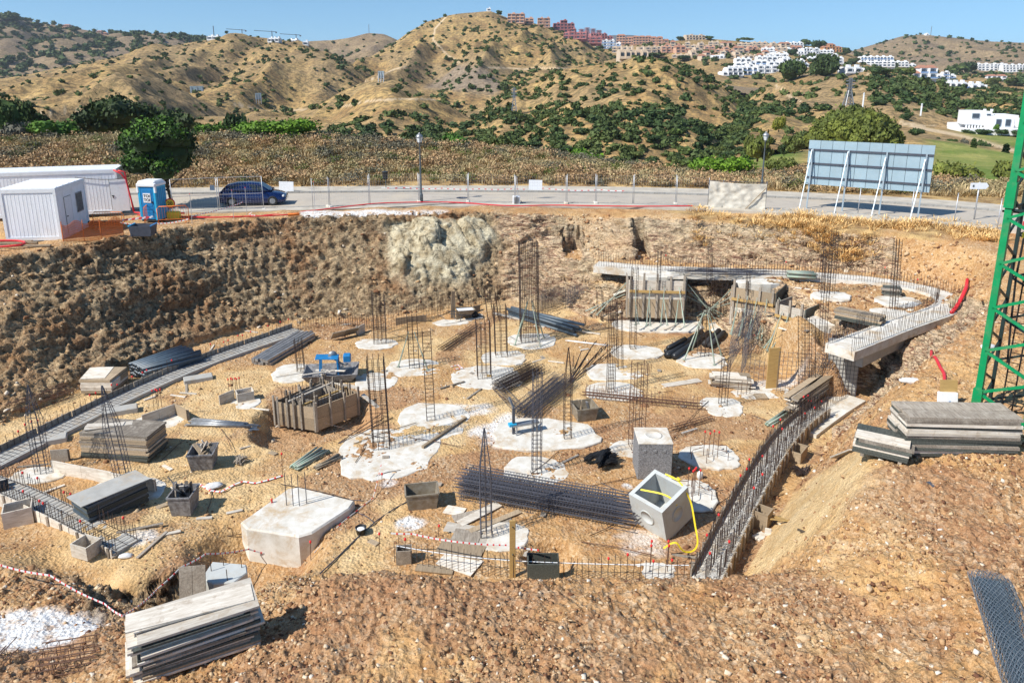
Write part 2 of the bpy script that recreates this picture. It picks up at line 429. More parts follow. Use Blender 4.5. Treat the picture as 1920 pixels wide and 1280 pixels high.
# ================================================================== GROUND MATERIAL
def soil_material():
    m, nt, nn, nl, b = nodes('soil')
    p = wpos(nt)
    at = lambda nm: (lambda a: (setattr(a, 'attribute_name', nm), a)[1])(nn.new('ShaderNodeAttribute')).outputs['Fac']
    big = noise(nt, 0.16, 5, 0.62, p, 0.6)
    mid = noise(nt, 1.1, 6, 0.7, p, 0.4)
    fine = noise(nt, 9.0, 5, 0.75, p)
    tiny = noise(nt, 38.0, 3, 0.7, p)
    base = ramp(nt, big, [(0.34, (0.26, 0.115, 0.042)), (0.45, (0.40, 0.20, 0.075)), (0.55, (0.50, 0.30, 0.12)), (0.68, (0.56, 0.385, 0.19))])
    m2 = ramp(nt, mid, [(0.32, (0.22, 0.09, 0.038)), (0.45, (0.42, 0.235, 0.10)), (0.58, (0.55, 0.355, 0.17)), (0.70, (0.66, 0.52, 0.34))])
    c = mixc(nt, 0.5, base, m2)
    # rubbly red brown patches carried by an attribute
    red = mixc(nt, ramp(nt, fine, [(0.35, 0.0), (0.62, 1.0)]), (0.15, 0.062, 0.035), (0.40, 0.215, 0.12))
    c = mixc(nt, at('red'), c, red)
    sand = mixc(nt, ramp(nt, mid, [(0.4, 0.0), (0.6, 1.0)]), (0.53, 0.355, 0.17), (0.62, 0.455, 0.25))
    c = mixc(nt, at('sand'), c, sand)
    # chips
    vo = nn.new('ShaderNodeTexVoronoi'); vo.inputs['Scale'].default_value = 11.0; nl.new(p, vo.inputs['Vector'])
    chipc = ramp(nt, vo.outputs['Color'], [(0.0, (0.20, 0.10, 0.055)), (0.45, (0.42, 0.26, 0.13)), (0.75, (0.56, 0.42, 0.27)), (1.0, (0.64, 0.54, 0.40))])
    cf = nn.new('ShaderNodeMath'); cf.operation = 'MULTIPLY_ADD'; nl.new(at('sand'), cf.inputs[0]); cf.inputs[1].default_value = -0.55; nl.new(ramp(nt, noise(nt, 0.5, 4, 0.6, p), [(0.38, 0.12), (0.62, 0.62)]), cf.inputs[2]); cf.use_clamp = True
    c = mixc(nt, cf.outputs[0], c, chipc)
    # cut wall : grey brown clayey earth, darkened to carry the shade of grazing light
    wl_ = mixc(nt, ramp(nt, noise(nt, 2.2, 6, 0.75, p, 0.8), [(0.38, 0.0), (0.58, 1.0)]), (0.135, 0.088, 0.054), (0.45, 0.345, 0.215))
    wl2 = mixc(nt, ramp(nt, noise(nt, 0.35, 4, 0.6, p), [(0.50, 0.0), (0.66, 0.7)]), wl_, (0.27, 0.125, 0.055))
    crevice_tone = ramp(nt, noise(nt, 5.5, 6, 0.8, p, 0.3), [(0.38, 0.38), (0.50, 0.95), (0.62, 1.35)])  # shade of crevices put into the wall colour by noise
    wl2 = mixc(nt, 1.0, wl2, crevice_tone, 'MULTIPLY')
    c = mixc(nt, at('wall'), c, wl2)
    # slate strata
    ms = nn.new('ShaderNodeMapping'); ms.inputs['Scale'].default_value = (0.9, 0.9, 5.0); ms.inputs['Rotation'].default_value = (0, R(8), 0); nl.new(p, ms.inputs[0])
    stn = noise(nt, 1.3, 6, 0.75, ms.outputs[0], 1.2)
    st = ramp(nt, stn, [(0.34, (0.10, 0.05, 0.045)), (0.41, (0.25, 0.14, 0.10)), (0.47, (0.46, 0.31, 0.20)), (0.55, (0.68, 0.55, 0.38)), (0.63, (0.50, 0.29, 0.12)), (0.72, (0.26, 0.13, 0.08))])
    ms2 = nn.new('ShaderNodeMapping'); ms2.inputs['Scale'].default_value = (2.2, 2.2, 11.0); ms2.inputs['Rotation'].default_value = (0, R(10), 0); nl.new(p, ms2.inputs[0])
    st = mixc(nt, 1.0, st, ramp(nt, noise(nt, 1.2, 6, 0.75, ms2.outputs[0], 1.0), [(0.40, 0.28), (0.49, 0.95), (0.60, 1.3)]), 'MULTIPLY')  # stretched noise puts the shade of cracks into the strata colour
    c = mixc(nt, at('strata'), c, st)
    pale = mixc(nt, ramp(nt, mid, [(0.40, 0.0), (0.62, 1.0)]), (0.40, 0.32, 0.20), (0.68, 0.61, 0.44))
    pale = mixc(nt, 1.0, pale, ramp(nt, noise(nt, 2.2, 7, 0.75, p, 0.8), [(0.40, 0.42), (0.48, 1.0)]), 'MULTIPLY')
    c = mixc(nt, at('pale'), c, pale)
    lime = mixc(nt, ramp(nt, fine, [(0.40, 0.0), (0.6, 1.0)]), (0.60, 0.58, 0.55), (0.82, 0.83, 0.84))
    mx = nn.new('ShaderNodeMath'); mx.operation = 'MULTIPLY'; nl.new(at('lime'), mx.inputs[0])
    nl.new(ramp(nt, noise(nt, 1.9, 6, 0.75, p), [(0.40, 0.25), (0.50, 1.0)]), mx.inputs[1])
    c = mixc(nt, mx.outputs[0], c, lime)
    dry = mixc(nt, ramp(nt, noise(nt, 0.8, 5, 0.7, p), [(0.4, 0.0), (0.6, 1.0)]), (0.24, 0.15, 0.07), (0.52, 0.36, 0.16))
    c = mixc(nt, at('dry'), c, dry)
    # fine mottling
    c = mixc(nt, 1.0, c, ramp(nt, tiny, [(0.32, 0.62), (0.62, 1.30)]), 'MULTIPLY')
    nl.new(c, b.inputs['Base Color']); b.inputs['Roughness'].default_value = 0.95; b.inputs['Specular IOR Level'].default_value = 0.15
    ad = nn.new('ShaderNodeMath'); ad.operation = 'ADD'; nl.new(fine, ad.inputs[0]); nl.new(vo.outputs['Distance'], ad.inputs[1])
    b1 = nn.new('ShaderNodeBump'); b1.inputs['Strength'].default_value = 0.9; b1.inputs['Distance'].default_value = 0.045; nl.new(ad.outputs[0], b1.inputs['Height'])
    wsum = nn.new('ShaderNodeMath'); wsum.operation = 'ADD'; wsum.use_clamp = True; nl.new(at('wall'), wsum.inputs[0]); nl.new(at('strata'), wsum.inputs[1])
    b2 = nn.new('ShaderNodeBump'); b2.inputs['Distance'].default_value = 0.17; nl.new(wsum.outputs[0], b2.inputs['Strength'])
    mw = nn.new('ShaderNodeMapping'); mw.inputs['Scale'].default_value = (.8, .8, 3.2); nl.new(p, mw.inputs[0])
    nl.new(noise(nt, 2.6, 6, 0.72, mw.outputs[0], 0.5), b2.inputs['Height']); nl.new(b1.outputs[0], b2.inputs['Normal']); nl.new(b2.outputs[0], b.inputs['Normal'])
    return m
SOIL = soil_material()

# ================================================================== SURVEY LINES OF THE EXCAVATION (pixel, pixel, height)
ZP = 5.2
rimL = [(-700, 610), (-500, 565), (-200, 512), (0, 478), (100, 462), (200, 447), (300, 432), (400, 417), (500, 407), (580, 402), (700, 398), (800, 395)]
rim = [(x, y, ZP) for x, y in rimL] + [(900, 396, 5.1), (1000, 398, 5.0), (1100, 400, 4.9), (1200, 405, 4.9), (1300, 411, 4.9), (1400, 417, 4.9), (1500, 426, 4.8), (1600, 433, 4.8), (1700, 441, 4.8), (1800, 455, 4.7), (1870, 485, 4.6)]
crestR = [(1885, 530, 4.4), (1870, 560, 4.3), (1790, 640, 4.2), (1720, 700, 4.1), (1670, 760, 4.0), (1640, 830, 4.0), (1625, 890, 3.9), (1590, 980, 3.5), (1530, 1070, 2.9), (1400, 1082, 2.6), (1200, 1090, 2.5), (1000, 1090, 2.5), (800, 1084, 2.5), (650, 1088, 2.4), (520, 1112, 2.2), (465, 1160, 2.0), (400, 1190, 1.7), (250, 1190, 1.5)]
footL = [(-700, 1010), (-400, 930), (-150, 860), (0, 800), (130, 745), (240, 700), (340, 655), (440, 625), (540, 605), (620, 600), (700, 606)]
footB = [(700, 606, 0.1), (760, 590, 0.3), (850, 575, 0.5), (950, 560, 0.6), (1040, 560, 0.6), (1105, 562, 0.6), (1160, 573, 0.5), (1290, 575, 0.5), (1370, 580, 0.4), (1440, 613, 0.3), (1490, 662, 0.2), (1545, 690, 0.0), (1565, 715, 0.0)]
terrT = [(1105, 503, 2.6), (1165, 513, 2.6), (1290, 514, 2.6), (1370, 519, 2.6), (1450, 552, 2.6), (1500, 605, 2.5), (1545, 638, 2.3), (1572, 650, 2.2)]
wallFR = [(1110, 492, 2.6), (1200, 493, 2.6), (1300, 495, 2.6), (1450, 500, 2.6), (1600, 508, 2.6), (1720, 525, 2.6), (1800, 545, 2.6), (1828, 562, 2.6)]
footR = [(1800, 608, 2.5), (1735, 632, 2.2), (1695, 660, 1.6), (1665, 700, 0.5), (1632, 752, 0.0), (1560, 832, 0.0), (1508, 890, 0.0), (1460, 975, 0.0), (1400, 1075, 0.0)]
footN = [(1400, 1120, 0.0), (1200, 1110, 0.0), (1000, 1105, 0.0), (800, 1100, 0.0), (650, 1085, 0.0), (560, 1075, 0.1)]
scT = [(-400, 1060, .9), (-200, 1060, .8), (0, 1062, .75), (80, 1072, .7), (170, 1092, .7), (250, 1085, .6), (330, 1062, .5), (380, 1040, .4)]
scB = [(150, 1125, -.3), (190, 1150, -.5), (260, 1160, -.6), (330, 1140, -.7), (400, 1130, -.6)]
near = [(-400, 1130, 1.0), (-100, 1120, 1.1), (60, 1130, 1.1), (150, 1165, 1.1), (60, 1230, 1.3), (-200, 1230, 1.3), (60, 1290, 2.2), (200, 1240, 2.3), (0, 1245, 1.8), (200, 1300, 2.5), (350, 1280, 2.6),
        (600, 1180, 2.6), (800, 1160, 2.9), (1000, 1150, 2.95), (1200, 1150, 2.95), (1400, 1140, 3.0), (500, 1290, 3.0), (900, 1290, 3.4), (1300, 1290, 3.5), (1700, 1290, 3.8), (1560, 1130, 3.3), (1700, 1000, 4.0), (1850, 950, 4.15), (1930, 1270, 4.1),
        (2300, 1300, 4.3), (2300, 900, 4.3), (1920, 830, 4.25), (1800, 870, 4.15), (2100, 700, 4.4), (1900, 700, 4.3), (1980, 560, 4.5), (2200, 480, 4.7), (1950, 500, 4.6), (-500, 1300, 2.0)]
roadNear = [(-900, 440), (-300, 405), (0, 400), (230, 397), (600, 390), (900, 381), (1200, 384), (1500, 397), (1700, 409), (1900, 426), (2100, 450), (2500, 520)]
roadFar = [(-900, 384), (-300, 371), (0, 368), (230, 366), (600, 362), (900, 360), (1200, 363), (1480, 372), (1700, 383), (1900, 399), (2100, 418), (2500, 470)]
ZR = 5.0
crestB = [(-900, 285, 72), (-300, 274, 74), (0, 270, 74), (200, 266, 74), (400, 264, 74), (600, 268, 74), (800, 280, 73), (950, 292, 72), (1100, 313, 70), (1200, 326, 69), (1300, 335, 68), (1450, 340, 66), (1600, 344, 62), (1800, 356, 59), (1950, 364, 57), (2500, 396, 50)]

def dens(pts, step=0.8):
    out = []
    for a, b in zip(pts[:-1], pts[1:]):
        n = max(1, int((Vector(b) - Vector(a)).length / step))
        out += [Vector(a).lerp(Vector(b), i / n) for i in range(n)]
    return out + [Vector(pts[-1])]
def W(l, z=None): return [PZ(p[0], p[1], p[2] if z is None else z) for p in l]
rimW, crestRW = W(rim), W(crestR)
roadNW, roadFW = W(roadNear, ZR), W(roadFar, ZR)
pts = []
for l in (rimW + crestRW, W([(x, y, 0) for x, y in footL]) , W(footB), W(terrT), W(wallFR), W(footR), W(footN), W(scT), W(scB), roadNW, roadFW):
    pts += dens(l)
# level shelf behind the left and back rim
pts += [p + Vector((0.3, 1.0, 0.02)) for p in dens(rimW[2:-1], 1.5)]
pts += W(near) + W([(1590, 705, 0), (1612, 690, 0), (1632, 700, .2), (1600, 730, 0), (1620, 735, 0)])
bankw = [PD(*p) for p in crestB]
pts += dens(bankw, 2.0)
fc = dens(roadFW, 1.5)
pts += [p + Vector((0.0, 2.7, 0.12)) for p in fc]
for p in dens(bankw, 3.0):
    pts.append(p + Vector((0, 6, -0.3))); pts.append(Vector((p.x * 1.2, 100, 2.0 if p.x < 10 else -3.0)))
# foot of the far scarp : where the bank starts to climb
for p in dens(bankw[:9], 3.0):
    q = Vector((p.x * 0.86, p.y - 9.5, 5.5)); pts.append(q)
pts += [Vector(v) for v in ((-110, 3, 2), (110, 3, 4.5), (-110, 102, 4), (110, 102, -3), (-30, 3, 2.5), (0, 3, 3.6), (30, 3, 4.4), (-110, 60, 5.3), (110, 45, 5), (-60, 40, 5.3), (-50, 30, 5.2))]
def fillpts(poly, z, step, margin):
    xs = [p[0] for p in poly]; ys = [p[1] for p in poly]
    X, Y = np.meshgrid(np.arange(min(xs), max(xs), step), np.arange(min(ys), max(ys), step))
    X = X.ravel() + 0.0; Y = Y.ravel()
    m = inpoly(X, Y, poly) & (polydist(X, Y, list(poly) + [poly[0]]) > margin)
    return [Vector((x, y, z)) for x, y in zip(X[m], Y[m])]
FLP = [(p.x, p.y) for p in W([(x, y, 0) for x, y in footL]) + W(footB)[1:] + W(footR)[4:] + W(footN) + W([(330, 1062, .5), (170, 1092, .7), (0, 1062, .75), (-200, 1060, .8)])]
TRP = [(p.x, p.y) for p in W(wallFR) + W(footR)[:2] + W(terrT)[::-1]]
pts += fillpts(FLP, 0.0, 1.3, 0.9) + fillpts(TRP, 2.6, 1.2, 0.6)
# ---- triangulate and rasterise to a lookup grid
GX0, GX1, GY0, GY1, GS = -100.0, 100.0, 4.0, 100.0, 0.15
nx, ny = int((GX1 - GX0) / GS) + 1, int((GY1 - GY0) / GS) + 1
zs = [p.z for p in pts]
cv, ce, cf, ov, oe, of_ = delaunay_2d_cdt([Vector((p.x, p.y)) for p in pts], [], [], 0, 1e-4)
cz = [(sum(zs[i] for i in o_) / len(o_)) if o_ else 0.0 for o_ in ov]
ZG = np.full((ny, nx), 3.0, dtype=np.float32)
for t in cf:
    a, b_, c_ = (cv[i] for i in t[:3]); za, zb, zc = (cz[i] for i in t[:3])
    i0 = max(0, int((min(a.x, b_.x, c_.x) - GX0) / GS)); i1 = min(nx - 1, int((max(a.x, b_.x, c_.x) - GX0) / GS) + 1)
    j0 = max(0, int((min(a.y, b_.y, c_.y) - GY0) / GS)); j1 = min(ny - 1, int((max(a.y, b_.y, c_.y) - GY0) / GS) + 1)
    if i1 < i0 or j1 < j0: continue
    X = GX0 + GS * np.arange(i0, i1 + 1)[None, :]; Y = GY0 + GS * np.arange(j0, j1 + 1)[:, None]
    den = (b_.y - c_.y) * (a.x - c_.x) + (c_.x - b_.x) * (a.y - c_.y)
    if abs(den) < 1e-9: continue
    l1 = ((b_.y - c_.y) * (X - c_.x) + (c_.x - b_.x) * (Y - c_.y)) / den
    l2 = ((c_.y - a.y) * (X - c_.x) + (a.x - c_.x) * (Y - c_.y)) / den
    l3 = 1 - l1 - l2
    m_ = (l1 >= -1e-4) & (l2 >= -1e-4) & (l3 >= -1e-4)
    sub = ZG[j0:j1 + 1, i0:i1 + 1]
    sub[m_] = (l1 * za + l2 * zb + l3 * zc)[m_]
def blur(A, n):
    for _ in range(n):
        A[1:-1] = (A[:-2] + 2 * A[1:-1] + A[2:]) / 4; A[:, 1:-1] = (A[:, :-2] + 2 * A[:, 1:-1] + A[:, 2:]) / 4
    return A
ZG = blur(ZG, 4)
GXX = (GX0 + GS * np.arange(nx))[None, :].repeat(ny, 0); GYY = (GY0 + GS * np.arange(ny))[:, None].repeat(nx, 1)
def stamp(px, py, z0, r, depth, soft=0.5, ax=1.0):
    """dig a hollow"""
    c = PZ(px, py, z0)
    dd = np.sqrt(((GXX - c.x) / ax) ** 2 + (GYY - c.y) ** 2) + 0.12 * fbm2(GXX * 0.9, GYY * 0.9, 2, 5)
    ZG[:] -= depth * (1 - sstep(r * soft, r, dd))
stamp(590, 785, 0, 2.7, 0.75, 0.72)            # around the square shaft formwork
stamp(480, 1035, 0, 1.9, 0.9, 0.5, 1.15)      # in front of the big footing block
stamp(1035, 1040, 0, 0.9, 1.1, 0.4)           # deep hole by the board
stamp(410, 1115, 0.0, 1.7, 0.7, 0.5)          # pit round the small block
stamp(200, 1010, 0, 2.0, -0.25, 0.2, 2.0)
# vertical chases cut in the far rock face
for xa, xb in ((1060, 1090), (1188, 1218)):
    a, b_ = PZ(xa, 440, 4.0), PZ(xb, 440, 4.0)
    m_ = (GXX > a.x) & (GXX < b_.x) & (GYY > 42.9) & (GYY < 46.9)
    ZG[m_] = np.minimum(ZG[m_], 2.7)
def GZ(x, y):
    """terrain height, arrays or scalars"""
    fx = np.clip((np.asarray(x, dtype=np.float64) - GX0) / GS, 0, nx - 1.001); fy = np.clip((np.asarray(y, dtype=np.float64) - GY0) / GS, 0, ny - 1.001)
    i = fx.astype(int); j = fy.astype(int); u = fx - i; v = fy - j
    return ZG[j, i] * (1 - u) * (1 - v) + ZG[j, i + 1] * u * (1 - v) + ZG[j + 1, i] * (1 - u) * v + ZG[j + 1, i + 1] * u * v
def gz(x, y): return float(GZ(x, y))
def hit(px, py, off=0.0):
    """where the line of sight through a photo pixel meets the ground"""
    ts = np.linspace(8, 99, 3000)
    fw = FPX * cT - (py - CY) * sT; dn = FPX * sT + (py - CY) * cT
    x = (px - 960) * ts / fw; z = CAMZ - dn * ts / fw
    g = GZ(x, ts) + off
    k = np.argmax(z <= g)
    if z[k] > g[k]: return PZ(px, py, off)
    t = ts[k]
    return Vector(((px - 960) * t / fw, t, CAMZ - dn * t / fw))

# ================================================================== GROUND MESH
rows = np.concatenate([np.arange(7.5, 50.5, 0.056), 50.5 + np.cumsum(np.linspace(0.056, 0.75, 110))])
rows = rows[rows < 98.0]
NC = 860
uu = np.linspace(-1, 1, NC)
uu = 0.92 * (0.86 * uu + 0.14 * uu ** 3)
Yg = rows[:, None].repeat(NC, 1); Xg = uu[None, :] * (Yg + 2.5)
Zg = GZ(Xg, Yg)
# surface normals of the smooth ground
def normals(X, Y, Z):
    du = np.stack([np.gradient(A, axis=1) for A in (X, Y, Z)], -1); dv = np.stack([np.gradient(A, axis=0) for A in (X, Y, Z)], -1)
    n = np.cross(du, dv); n /= np.linalg.norm(n, axis=-1, keepdims=True) + 1e-9
    return n
Ng = normals(Xg, Yg, Zg)
steep = sstep(0.07, 0.22, 1 - Ng[..., 2])
# region masks
inpit = inpoly(Xg, Yg, [(p.x, p.y) for p in rimW + crestRW])
floorpoly = [(p.x, p.y) for p in W([(x, y, 0) for x, y in footL]) + W(footB)[1:] + W(footR)[4:] + W(footN)[1:] + W([(380, 1040, 0.4), (250, 1085, .6), (80, 1072, .7), (-200, 1060, .8)])]
infloor = inpoly(Xg, Yg, floorpoly)
dxw = PZ(935, 450, 4).x
left = 1 - sstep(dxw - 0.6, dxw + 0.6, Xg + 0.5 * fbm2(Yg * 0.7, Zg * 0.9, 3, 3))
wallm = steep * ((Yg > 26) | (Xg < -8)) * inpit * (Xg < 22) * (~(infloor & (Yg < 36)))
wallL = wallm * left; wallR = wallm * (1 - left)
pc = PZ(822, 478, 3.2)
px_, pz_ = (Xg - pc.x) / 3.7, (Zg - pc.z) / 2.0
pale = wallm * (1 - sstep(0.75, 1.05, np.sqrt(px_ ** 2 + pz_ ** 2) + 0.28 * fbm3(Xg * 0.5, Yg * 0.5, Zg * 0.7, 3, 21)))
pale = pale * (Zg < 4.7)
pale2 = wallR * sstep(0.1, 0.5, fbm3(Xg * 0.22, Yg * 0.3, Zg * 0.4, 3, 41)) * 0.4
pitw = (Yg < 30) & (Xg < 6)
onroad = inpoly(Xg, Yg, [(p.x, p.y + 0) for p in roadNW] + [(p.x, p.y) for p in roadFW[::-1]])
behind = (Yg > np.interp(Xg, [p.x for p in roadFW], [p.y for p in roadFW]) + 2.5)
# --- relief
def blob(px, py, rx, ry, z=0, ns=1.0, sd=1):
    c = hit(px, py); s = scale_at(c)
    a = rx / s; b2 = ry / s * 1.9
    return 1 - sstep(0.55, 1.05, np.sqrt(((Xg - c.x) / a) ** 2 + ((Yg - c.y) / b2) ** 2) + 0.3 * fbm2(Xg * ns, Yg * ns, 3, sd))
limep = blob(80, 1175, 150, 42, sd=3)
n1 = fbm3(Xg * 0.55, Yg * 0.55, Zg * 0.55, 4, 1)
n2 = fbm3(Xg * 2.3, Yg * 2.3, Zg * 2.3, 3, 2, 0.6)
wd, wv = worley2(Xg * 3.1 + 0.3 * n2, (Yg + Zg * 0.8) * 3.1 + 0.3 * n1, 3)
wd2, wv2 = worley2(Xg * 8.5 + 0.2 * n2, (Yg + Zg * 0.8) * 8.5, 9)
mound = (~inpit & (Yg < 30)) | (inpit & ~infloor & (Zg > 0.3) & (Yg < 22)) | ((Xg > 9) & (Yg < 34) & ~infloor)
rough = sstep(-0.2, 0.5, fbm2(Xg * 0.22, Yg * 0.22, 3, 77))
calm = infloor * 1.0
amp1 = np.where(calm > 0, 0.05, 0.10); amp1 = np.where(onroad | (Yg > 50), 0.02, amp1)
wd0, wv0 = worley2(Xg * 1.25 + 0.3 * n2, Yg * 1.5 + 0.3 * n1, 33)
clod = (0.6 - wd0) * wv0 ** 2 * np.where(mound, 0.26, 0.0) + (0.55 - wd) * (0.4 + wv) * np.where(mound, 0.13, np.where(calm > 0, 0.02 + 0.06 * rough, 0.05))
clod2 = (0.5 - wd2) * (0.3 + wv2) * np.where(mound, 0.055, 0.014 + 0.022 * rough)
n3 = 1 - 1.8 * np.abs(fbm3(Xg * 4.3, Yg * 4.3, Zg * 4.3, 3, 8, 0.65))
disp = amp1 * n1 + np.where(mound, 0.05, 0.015) * n2 + np.where(mound, 0.05, 0.012) * n3 + (0.6 * clod + 0.6 * clod2) * (~onroad) * (~((Yg > 46) & ~inpit))
# smooth sandy flank beside the right strip footing
sandc = hit(1500, 960)
sandm = (1 - sstep(0.6, 1.0, np.sqrt(((Xg - sandc.x) / 1.9) ** 2 + ((Yg - sandc.y) / 4.2) ** 2) + 0.22 * n1)) * (~infloor)
disp *= (1 - 0.75 * sandm) * (1 - .72 * limep)
# left earth wall : lumps and digger teeth grooves running down the face
along = Xg * 0.80 + Yg * 0.60
gro = 1 - np.abs(np.sin((along - 0.62 * Zg) * 5.4 + 2.2 * n1 + 1.2 * fbm2(along * .35, Zg * .8, 3, 35))) ** 0.8
grom = wallL * sstep(-0.3, 0.4, fbm2(along * 0.3, Zg * 0.5, 3, 31) + 0.2) * sstep(-23, -17, Xg) * sstep(4.9, 3.6, Zg) * (1 - pale)
lump = fbm3(Xg * 0.7, Yg * 0.7, Zg * 1.9, 5, 50, 0.68)
ridg = 1 - np.abs(fbm3(Xg * 0.8, Yg * 0.8, Zg * 1.6, 4, 60, 0.6)) * 1.8
crag = 1 - np.abs(fbm3(Xg * 2.1 + .4 * lump, Yg * 2.1, Zg * 3.4, 4, 63, 0.68)) * 1.7
lay = fbm3(Xg * 0.9, Yg * 0.9, (Zg + .12 * n1) * 6.5, 4, 57, 0.62)
dispL = 0.13 * lump + 0.10 * ridg + 0.08 * crag + 0.13 * (gro - 0.4) * grom + 0.13 * lay * (1 - .5 * grom) + 0.07 * fbm3(Xg * 4.2, Yg * 4.2, Zg * 6.5, 3, 55, 0.75)
bench = 0.22 * np.sin(Zg * 2.6 + 1.2 * fbm2(along * 0.2, Zg * 0.1, 3, 71)) * (1 - sstep(-16, -12, Xg))
wc, wcv = worley2(along * 1.5 + .2 * n1, Zg * 1.9 + .3 * n2, 61)
dispL = dispL + bench + 0.24 * (wcv - .5) * sstep(.2, -.2, grom - .5)
# slate wall : thin overlapping ledges
wz = Zg * 1.0 + 0.09 * Xg + 0.55 * fbm3(Xg * 0.28, Yg * 0.28, Zg * 0.35, 3, 80)
st1 = fbm3(Xg * 0.9, Yg * 0.9, wz * 5.5, 4, 90, 0.65)
crk = np.exp(-9 * np.abs(fbm3(Xg * 0.75, Yg * 0.75, wz * 3.4, 3, 131, .6)))
saw = (wz * 4.3 + 0.8 * fbm3(Xg * 0.5, Yg * 0.5, wz, 2, 95)) % 1.0
dispR = 0.20 * st1 - 0.26 * crk + 0.24 * (saw - 0.5) * sstep(-.3, .3, fbm3(Xg * .3, Yg * .3, Zg * .3, 2, 97)) + 0.34 * fbm3(Xg * 0.35, Yg * 0.35, Zg * 0.6, 3, 99)
wx = Xg * 0.62 + .45 * fbm3(Xg * .4, Yg * .4, Zg * .4, 3, 150); wy = Zg * 0.8 + Xg * .25 + .45 * fbm3(Xg * .4 + 9, Yg * .4, Zg * .4, 3, 151)
f1, v1 = worley2(wx, wy, 152); f2, v2 = worley2(wx * 2.6, wy * 2.2, 153); f3, v3 = worley2(wx * 6.5, wy * 6, 154)
dispP = 0.85 * (1 - np.clip(px_ ** 2 + pz_ ** 2, 0, 1)) + 0.75 * (v1 - .5) + .5 * (.5 - f1) * (v1 - .3) + 0.30 * (v2 - .5) + 0.10 * (v3 - .5) + .05 * n2
g1, u1 = worley2(Xg * 0.85 + .3 * n1, wz * 4.2, 160); g2, u2 = worley2(Xg * 2.0 + .3 * n2, wz * 9.0, 161)
dispR = dispR * .6 + 0.34 * (u1 - .5) + 0.14 * (u2 - .5)
D = disp * (1 - wallm) + wallL * (1 - pale) * dispL + wallR * (1 - pale) * dispR + wallm * pale * dispP
Pg = np.stack([Xg, Yg, Zg], -1) + Ng * D[..., None]
# sink the ground slightly below the road and pavement sheets
pav = inpoly(Xg, Yg, [(p.x, p.y - 1.6) for p in roadNW] + [(p.x, p.y + 2.7) for p in roadFW[::-1]])
Pg[..., 2] = np.where(pav, np.minimum(Pg[..., 2], ZR - 0.04), Pg[..., 2])
# --- colour attributes
redm = sstep(0.12, 0.5, fbm2(Xg * 0.33 + 5, Yg * 0.33, 4, 200)) * infloor * 0.75
redm = np.maximum(redm, (mound & (Yg < 17.5)) * sstep(-0.45, 0.3, fbm2(Xg * 0.5, Yg * 0.5, 4, 201)) * 0.72)
redm = np.maximum(redm, (mound & (Xg >= 3)) * sstep(0.1, 0.6, fbm2(Xg * 0.4, Yg * 0.4, 4, 202)) * 0.6)
sandf = infloor * sstep(-0.25, 0.35, fbm2(Xg * 0.25 + 9, Yg * 0.25 - 3, 3, 210)) * 0.92
sandm = np.maximum(sandm, sandf * (1 - redm))
lime = limep + blob(765, 985, 30, 14, ns=2, sd=4) + blob(730, 905, 25, 10, ns=2, sd=5) * .6 + blob(960, 805, 90, 35, sd=6) * 0.8 + blob(870, 770, 60, 18, sd=7) * .7 + blob(1200, 1020, 60, 22, ns=2, sd=8) * .5 + blob(1250, 905, 20, 8, ns=3, sd=9) * .5 + blob(260, 1010, 35, 14, ns=2, sd=10) * .6 + blob(1440, 720, 60, 14, sd=12) * .6 + blob(1175, 912, 14, 9, sd=13)
lime = np.clip(lime + 0.9 * ((Yg > 44) & (Yg < 50) & (Xg > -13.5) & (Xg < -1.5)) * (Zg > 5.0) * sstep(-0.05, 0.3, fbm2(Xg * .6, Yg * .6, 3, 33)) * (1 - sstep(46.9, 47.8, Yg)), 0, 1)
dry = behind * 0.95 + ((Xg > 8) & (Yg > 40) & (Yg < 60) & (Zg > 4.3) & ~inpit) * sstep(-0.3, 0.3, fbm2(Xg * .4, Yg * .4, 3, 44)) * 0.85
attrs = dict(red=redm.ravel(), sand=sandm.ravel(), wall=(wallL * 0.9).ravel(), strata=(wallR * 0.9).ravel(), pale=np.clip(pale + pale2, 0, 1).ravel(), lime=lime.ravel(), dry=np.clip(dry, 0, 1).ravel())
gm = mesh_np('excavation_ground', Pg.reshape(-1, 3), grid_faces(*Xg.shape), SOIL, True, attrs)
tag(link('excavation_ground', gm), kind='structure')
# keep the true surface for standing things on it
def gtop(x, y):
    """height of the finished ground near a point"""
    j = int(np.clip(np.searchsorted(rows, y), 1, len(rows) - 1)); u = x / (y + 2.5)
    i = int(np.clip(np.searchsorted(uu, u), 1, NC - 1))
    return float(Pg[j, i, 2])
def hitg(px, py):
    p = hit(px, py); p.z = gtop(p.x, p.y); return p

